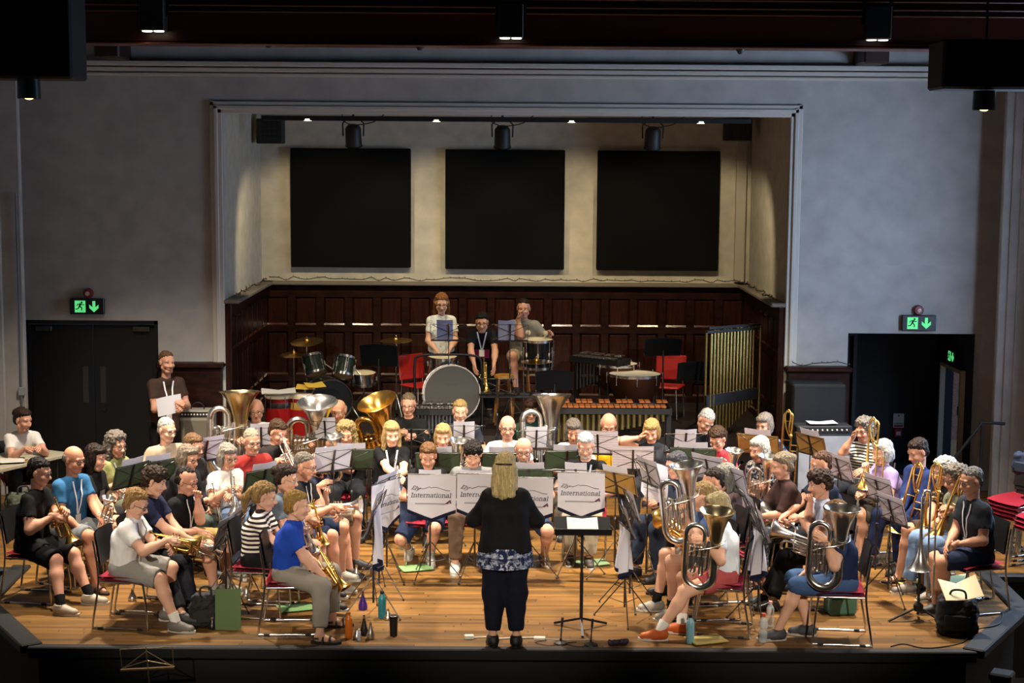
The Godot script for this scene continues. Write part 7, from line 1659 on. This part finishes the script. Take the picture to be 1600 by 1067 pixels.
func bag(x: Transform3D, s: Vector3, c: String, label: String, called := "bag") -> Node3D:
	var t := thing(called, label, "bag", x)
	var h := s / 2
	var b := []
	for sx in [-1.0, 1.0]:
		for sz in [-1.0, 1.0]: b.append([Vector3(sx * (h.x - 0.06), 0.06, sz * (h.z - 0.06)), Vector3(sx * (h.x - 0.07), s.y - 0.06, sz * (h.z - 0.065)), 0.06, 0.055])
	b.append([Vector3(0, h.y, 0), Vector3(h.x, h.y, h.z) * 0.97, -1.0, 0.0])
	put(ripple_mesh(soft(b, 0.018, 50.0, 0.06), 0.02, 11.0), "body", mat(hexc(c), 0.75), t)
	put(MB.new().tube(smooth_path([Vector3(-h.x * 0.4, s.y - 0.04, h.z * 0.5), Vector3(-h.x * 0.3, s.y + 0.06, h.z * 0.4), Vector3(h.x * 0.3, s.y + 0.06, h.z * 0.4), Vector3(h.x * 0.4, s.y - 0.04, h.z * 0.5)], 5), 0.011, 6).mesh(), "handle", mat(hexc("1c1c1e"), 0.7), t)
	put(MB.new().box(Vector3(0, s.y * 0.38, h.z * 0.98), Vector3(s.x * 0.62, s.y * 0.42, 0.03), Basis.IDENTITY, 0.01).mesh(), "pocket", mat(hexc(c).lightened(0.03), 0.75), t)
	return t
func floor_things() -> void:
	bottle(597, 965, 0.037, 0.25, "1f6b76", "121214", "teal water bottle beside the cone mutes")
	bottle(545, 996, 0.034, 0.23, "c4671c", "a85a1e", "orange water bottle by the sandals of the blue T-shirt")
	bottle(1078, 1004, 0.036, 0.25, "7fb2bd", "121214", "pale turquoise bottle under the coral shorts player's chair")
	bottle(1192, 1002, 0.038, 0.25, "ffffff", "c4503a", "clear water bottle with red cap near the stage edge", true)
	bottle(1203, 978, 0.034, 0.23, "ffffff", "d8a090", "clear water bottle with pink cap behind the other", true)
	bottle(628, 858, 0.038, 0.24, "6d7262", "5a5f50", "olive metal bottle beside the first banner's stand")
	bottle(561, 1000, 0.016, 0.10, "c9ccd4", "e6e6e6", "tiny valve oil bottle next to the orange bottle")
	var tu := thing("tumbler", "plain black tumbler at the stage edge", "tumbler", Transform3D(Basis.IDENTITY, gp(615, 993)))
	put(MB.new().lathe([Vector2(0, 0), Vector2(0.033, 0), Vector2(0.038, 0.17), Vector2(0, 0.17)], 20).mesh(), "cup", mat(hexc("0d0b0b"), 0.5), tu)
	put(MB.new().lathe([Vector2(0.04, 0.165), Vector2(0.04, 0.18), Vector2(0.03, 0.185), Vector2(0, 0.185)], 20).mesh(), "lid", mat(hexc("141212"), 0.4), tu)
	mute(579, 998, 0.036, 0.15, M.dimsilver, "small silver cone mute nearest the black tumbler")
	mute(606, 968, 0.040, 0.10, M.dimsilver, "squat silver cup mute beside the teal bottle")
	mute(558, 998, 0.036, 0.10, M.dimsilver, "low silver mute beside the orange bottle")
	mute(569, 992, 0.034, 0.18, mat(hexc("121212"), 0.4), "slim black straight mute among the silver mutes")
	mute(567, 952, 0.042, 0.17, mat(hexc("4a2a86"), 0.35, 0.5), "purple metallic mute behind the silver mutes")
	mute(557, 905, 0.040, 0.15, M.dimsilver, "silver straight mute behind the gold cornet")
	mute(584, 900, 0.040, 0.15, M.dimsilver, "silver straight mute under the edge-on banner stand")
	mute(332, 982, 0.042, 0.11, mat(hexc("2a2a2c"), 0.3, 0.6), "dark cup mute in front of the black satchel")
	mute(385, 936, 0.042, 0.13, M.dimsilver, "silver mute beside the green card folder")
	mute(207, 938, 0.042, 0.11, M.dimsilver, "silver mute under the white T-shirt player's chair")
	# folders and papers on the floor
	var cardc := mat(hexc("5c7048"), 0.85)
	var p := gp(357, 983)
	leaf("card_folder", 0.225, 0.36, cardc, xf(p + Vector3(0, 0.115, 0), 4, -8, 0), Vector3.ZERO, "upright green card folder leaning on a stand", "folder", 0.004, 0.006)
	for q in [[462, 950, "flat green folder under the blue T-shirt player's chair", "6f9460"], [1104, 1000, "flat tan card under the coral shorts player's chair", "b9a25c"], [925, 880, "pale green folder under the black and pale lanyard player", "8fae7c"], [650, 888, "green folder by the first banner's stand", "6a8a5a"], [1430, 912, "yellow folder behind the stood trombone", "b5a75c"], [1500, 905, "pale green folder beneath the charcoal T-shirt player's chair", "a8b48a"]]:
		leaf("flat_folder", 0.32, 0.24, mat(hexc(q[3]), 0.85), Transform3D(Basis(Vector3.UP, 0.35) * Basis(Vector3.RIGHT, -PI / 2), gp(q[0], q[1], 0.008)), Vector3(0, 0, -0.008), q[2], "folder", 0.004, 0.006)
	var gb := thing("green_case", "dull green plastic case under the navy polo player's chair", "case", xf(gp(1312, 958), 8))
	put(MB.new().box(Vector3(0, 0.09, 0), Vector3(0.26, 0.17, 0.2), Basis.IDENTITY, 0.02).mesh(), "body", mat(hexc("3e6a58"), 0.5), gb)
	put(MB.new().box(Vector3(0, 0.178, 0), Vector3(0.27, 0.02, 0.21), Basis.IDENTITY, 0.008).mesh(), "lid", mat(hexc("365e4e"), 0.5), gb)
	bag(xf(gp(322, 978), 10), Vector3(0.26, 0.30, 0.16), "0f0f10", "black satchel on the floor beside the green card folder", "satchel")
	bag(xf(gp(1494, 990), -14), Vector3(0.36, 0.34, 0.24), "12151f", "black shoulder bag with tan envelope at the stage corner", "shoulder_bag")
	leaf("brown_envelope", 0.34, 0.24, mat(hexc("e0cfae"), 0.85), xf(gp(1494, 990) + Vector3(0.03, 0.37, 0.0), -10, -62, 14), Vector3(0, 0.02, 0), "tan envelope sticking out of the black shoulder bag", "envelope", 0.06, 0.006)
	bag(xf(gp(22, 836) + Vector3(0, 0, -0.3), 40), Vector3(0.34, 0.42, 0.24), "4a5040", "khaki rucksack behind the black polo shirt player", "rucksack")
	bag(xf(Vector3(gp(134, 1067, -0.6).x, -1.05, -12.3), 10), Vector3(0.46, 0.62, 0.3), "141415", "large black holdall on the hall floor below the stage", "holdall")
	# wire stand below the stage
	var q2 := dp(243, 1028, -12.4)
	var ws := thing("brass_stand", "gold wire music stand below the stage edge", "music stand", Transform3D(Basis(Vector3.BACK, 0.06), Vector3(q2.x, -1.05, q2.z)))
	var gm := mat(hexc("b9a178"), 0.3, 0.8); var hh := q2.y + 1.05
	put(MB.new().rod(Vector3(0, 0, 0), Vector3(0, hh - 0.05, 0), 0.007).mesh(), "shaft", gm, ws)
	var fm := MB.new()
	for s in [-1.0, 1.0]: fm.rod(Vector3(0, hh - 0.02, 0), Vector3(s * 0.2, hh - 0.07, 0), 0.004).rod(Vector3(0, hh + 0.06, 0), Vector3(s * 0.19, hh - 0.07, 0), 0.004).rod(Vector3(s * 0.21, hh - 0.08, 0), Vector3(s * 0.215, hh + 0.085, 0), 0.004)
	fm.rod(Vector3(-0.215, hh + 0.085, 0), Vector3(0.215, hh + 0.085, 0), 0.004).bar(Vector3(0, hh - 0.09, 0), Vector3(0, hh + 0.1, 0), 0.024, 0.006)
	put(fm.mesh(), "desk_frame", gm, ws)
	put(MB.new().bar(Vector3(-0.22, hh - 0.085, 0.012), Vector3(0.22, hh - 0.085, 0.012), 0.03, 0.014).mesh(), "ledge", gm, ws)
	for i in 3:
		var d := Vector3(sin(2.1 * i), 0, cos(2.1 * i))
		put(MB.new().rod(Vector3(0, 0.35, 0), d * 0.28 + Vector3(0, 0.01, 0), 0.006).mesh(), "leg", gm, ws)
	# small devices along the stage edge
	for q in [[876, 1006, "small black microphone on a stub stand left of its twin"], [923, 1008, "small black microphone on a stub stand before the conductor's stand"]]:
		var t := thing("stub_microphone", q[2], "microphone", Transform3D(Basis.IDENTITY, gp(q[0], q[1])))
		put(MB.new().lathe([Vector2(0, 0), Vector2(0.06, 0), Vector2(0.055, 0.015), Vector2(0.012, 0.03), Vector2(0.008, 0.05)], 16).mesh(), "base", M.black, t)
		put(MB.new().rod(Vector3(0, 0.03, 0), Vector3(0.008, 0.16, 0), 0.006).rod(Vector3(0.008, 0.16, 0), Vector3(0.014, 0.235, 0), 0.011).mesh(), "capsule", mat(hexc("2a2a2c"), 0.4), t)
		put(MB.new().tube(smooth_path([Vector3(0.05, 0.006, 0), Vector3(-0.1, 0.006, 0.06), Vector3(-0.22, 0.006, -0.02), Vector3(-0.12, 0.006, -0.08)], 6), 0.004, 5).mesh(), "cable", M.black, t)
	var ps := thing("power_strip", "white power block with cable at the stage edge", "power strip", xf(gp(733, 998), 4))
	put(MB.new().box(Vector3(0, 0.018, 0), Vector3(0.08, 0.036, 0.05), Basis.IDENTITY, 0.006).mesh(), "block", mat(hexc("d8d2c4"), 0.5), ps)
	put(MB.new().tube(smooth_path([Vector3(0.04, 0.012, 0), Vector3(0.14, 0.008, -0.02), Vector3(0.22, 0.008, 0.03), Vector3(0.34, 0.008, 0.02), Vector3(0.6, 0.008, 0.01)], 6), 0.006, 6).mesh(), "cable", mat(hexc("d8d2c4"), 0.5), ps)
	var p2 := thing("power_plug", "second white power block right of the conductor's feet", "power strip", xf(gp(843, 999), -3))
	put(MB.new().box(Vector3(0, 0.012, 0), Vector3(0.10, 0.024, 0.05), Basis.IDENTITY, 0.005).mesh(), "block", mat(hexc("d8d2c4"), 0.5), p2)
	put(MB.new().tube(smooth_path([Vector3(0.05, 0.008, 0), Vector3(0.2, 0.006, 0.01), Vector3(0.45, 0.006, -0.01)], 6), 0.004, 5).mesh(), "cable", mat(hexc("b9b2a2"), 0.5), p2)
	var pm := thing("pouch", "small dark purple pouch at the stage edge", "pouch", xf(gp(966, 1008), 10))
	put(ripple_mesh(soft([[Vector3(-0.07, 0.02, 0), Vector3(0.07, 0.028, 0), 0.022, 0.026], [Vector3(-0.08, 0.045, 0), Vector3(-0.05, 0.02, 0), 0.01, 0.018]], 0.01, 90.0, 0.03), 0.01, 20.0), "body", mat(hexc("2a1a30"), 0.6), pm)
	var cb := thing("floor_cable", "thin black cable snaking to the right stage corner", "cable")
	put(MB.new().tube(smooth_path([gp(1392, 1010, 0.005), gp(1412, 1006, 0.005), gp(1440, 1012, 0.005), gp(1470, 1011, 0.005), gp(1505, 1003, 0.005), gp(1520, 985, 0.03), gp(1560, 975, 0.04), gp(1568, 955, 0.04)], 6), 0.006, 6).mesh(), "wire", M.black, cb)
	# trombone stood on its stand at the right front
	var tb := gp(1434, 968)
	trombone(0.11, M.silver, "silver trombone resting bell down on a floor stand", xf(Vector3(tb.x, dp(1427, 894, tb.z).y, tb.z), 30, 0, 0), false, 0.6)
	var st := thing("trombone_stand", "black tripod stand under the silver trombone", "instrument stand", Transform3D(Basis.IDENTITY, tb))
	put(MB.new().rod(Vector3(0, 0.05, 0), Vector3(0, 0.52, 0), 0.013).lathe([Vector2(0.03, 0.08), Vector2(0.045, 0.09), Vector2(0.045, 0.14), Vector2(0.02, 0.16)], 14).mesh(), "pole", M.black, st)
	for i in 3:
		var d := Vector3(sin(2.1 * i + 0.8), 0, cos(2.1 * i + 0.8))
		put(MB.new().bar(Vector3(0, 0.12, 0), d * 0.30 + Vector3(0, 0.012, 0), 0.02, 0.014).mesh(), "leg", M.black, st)
	# instrument stands among the front left row hold nothing else; a stack of spare chairs waits on the right wing
	var c0 := dp(1592, 850, -16.3)
	for i in 4: chair(xf(Vector3(c0.x - 0.012 * i, 0.045 * i, -16.3 - 0.01 * i), -60), ["spare chair at the bottom of the right wing stack", "second spare chair of the right wing stack", "middle spare chair of the right wing stack", "fourth spare chair of the right wing stack", "top spare chair of the right wing stack"][i])
	for i in 3: chair(xf(Vector3(c0.x + 0.05 + 0.012 * i, 0.045 * i, -15.72), -60), ["spare chair at the bottom of the nearer wing stack", "middle spare chair of the nearer wing stack", "top spare chair of the nearer wing stack"][i])
	bag(xf(Vector3(c0.x + 0.1, 0.86, -16.3), -50), Vector3(0.36, 0.26, 0.3), "1a2740", "navy coat bundle lying on the spare chair stack", "coat_bundle")
	var cl := thing("equipment_case", "black equipment case at the right foot of the stage", "case", xf(Vector3(dp(1566, 1045, -12.9).x, -1.05, -12.9), -30))
	put(MB.new().box(Vector3(0, 0.42, 0), Vector3(0.16, 0.84, 0.16), Basis.IDENTITY, 0.02).mesh(), "body", mat(hexc("101114"), 0.4), cl)
	put(MB.new().box(Vector3(0, 0.87, 0), Vector3(0.19, 0.07, 0.18), Basis.IDENTITY, 0.015).mesh(), "head", mat(hexc("1c1e22"), 0.35), cl)

func _ready() -> void:
	rng.seed = 1
	setup()
	metals()
	room()
	make_lib()
	cast()
	people()
	percussion()
	stands()
	floor_things()
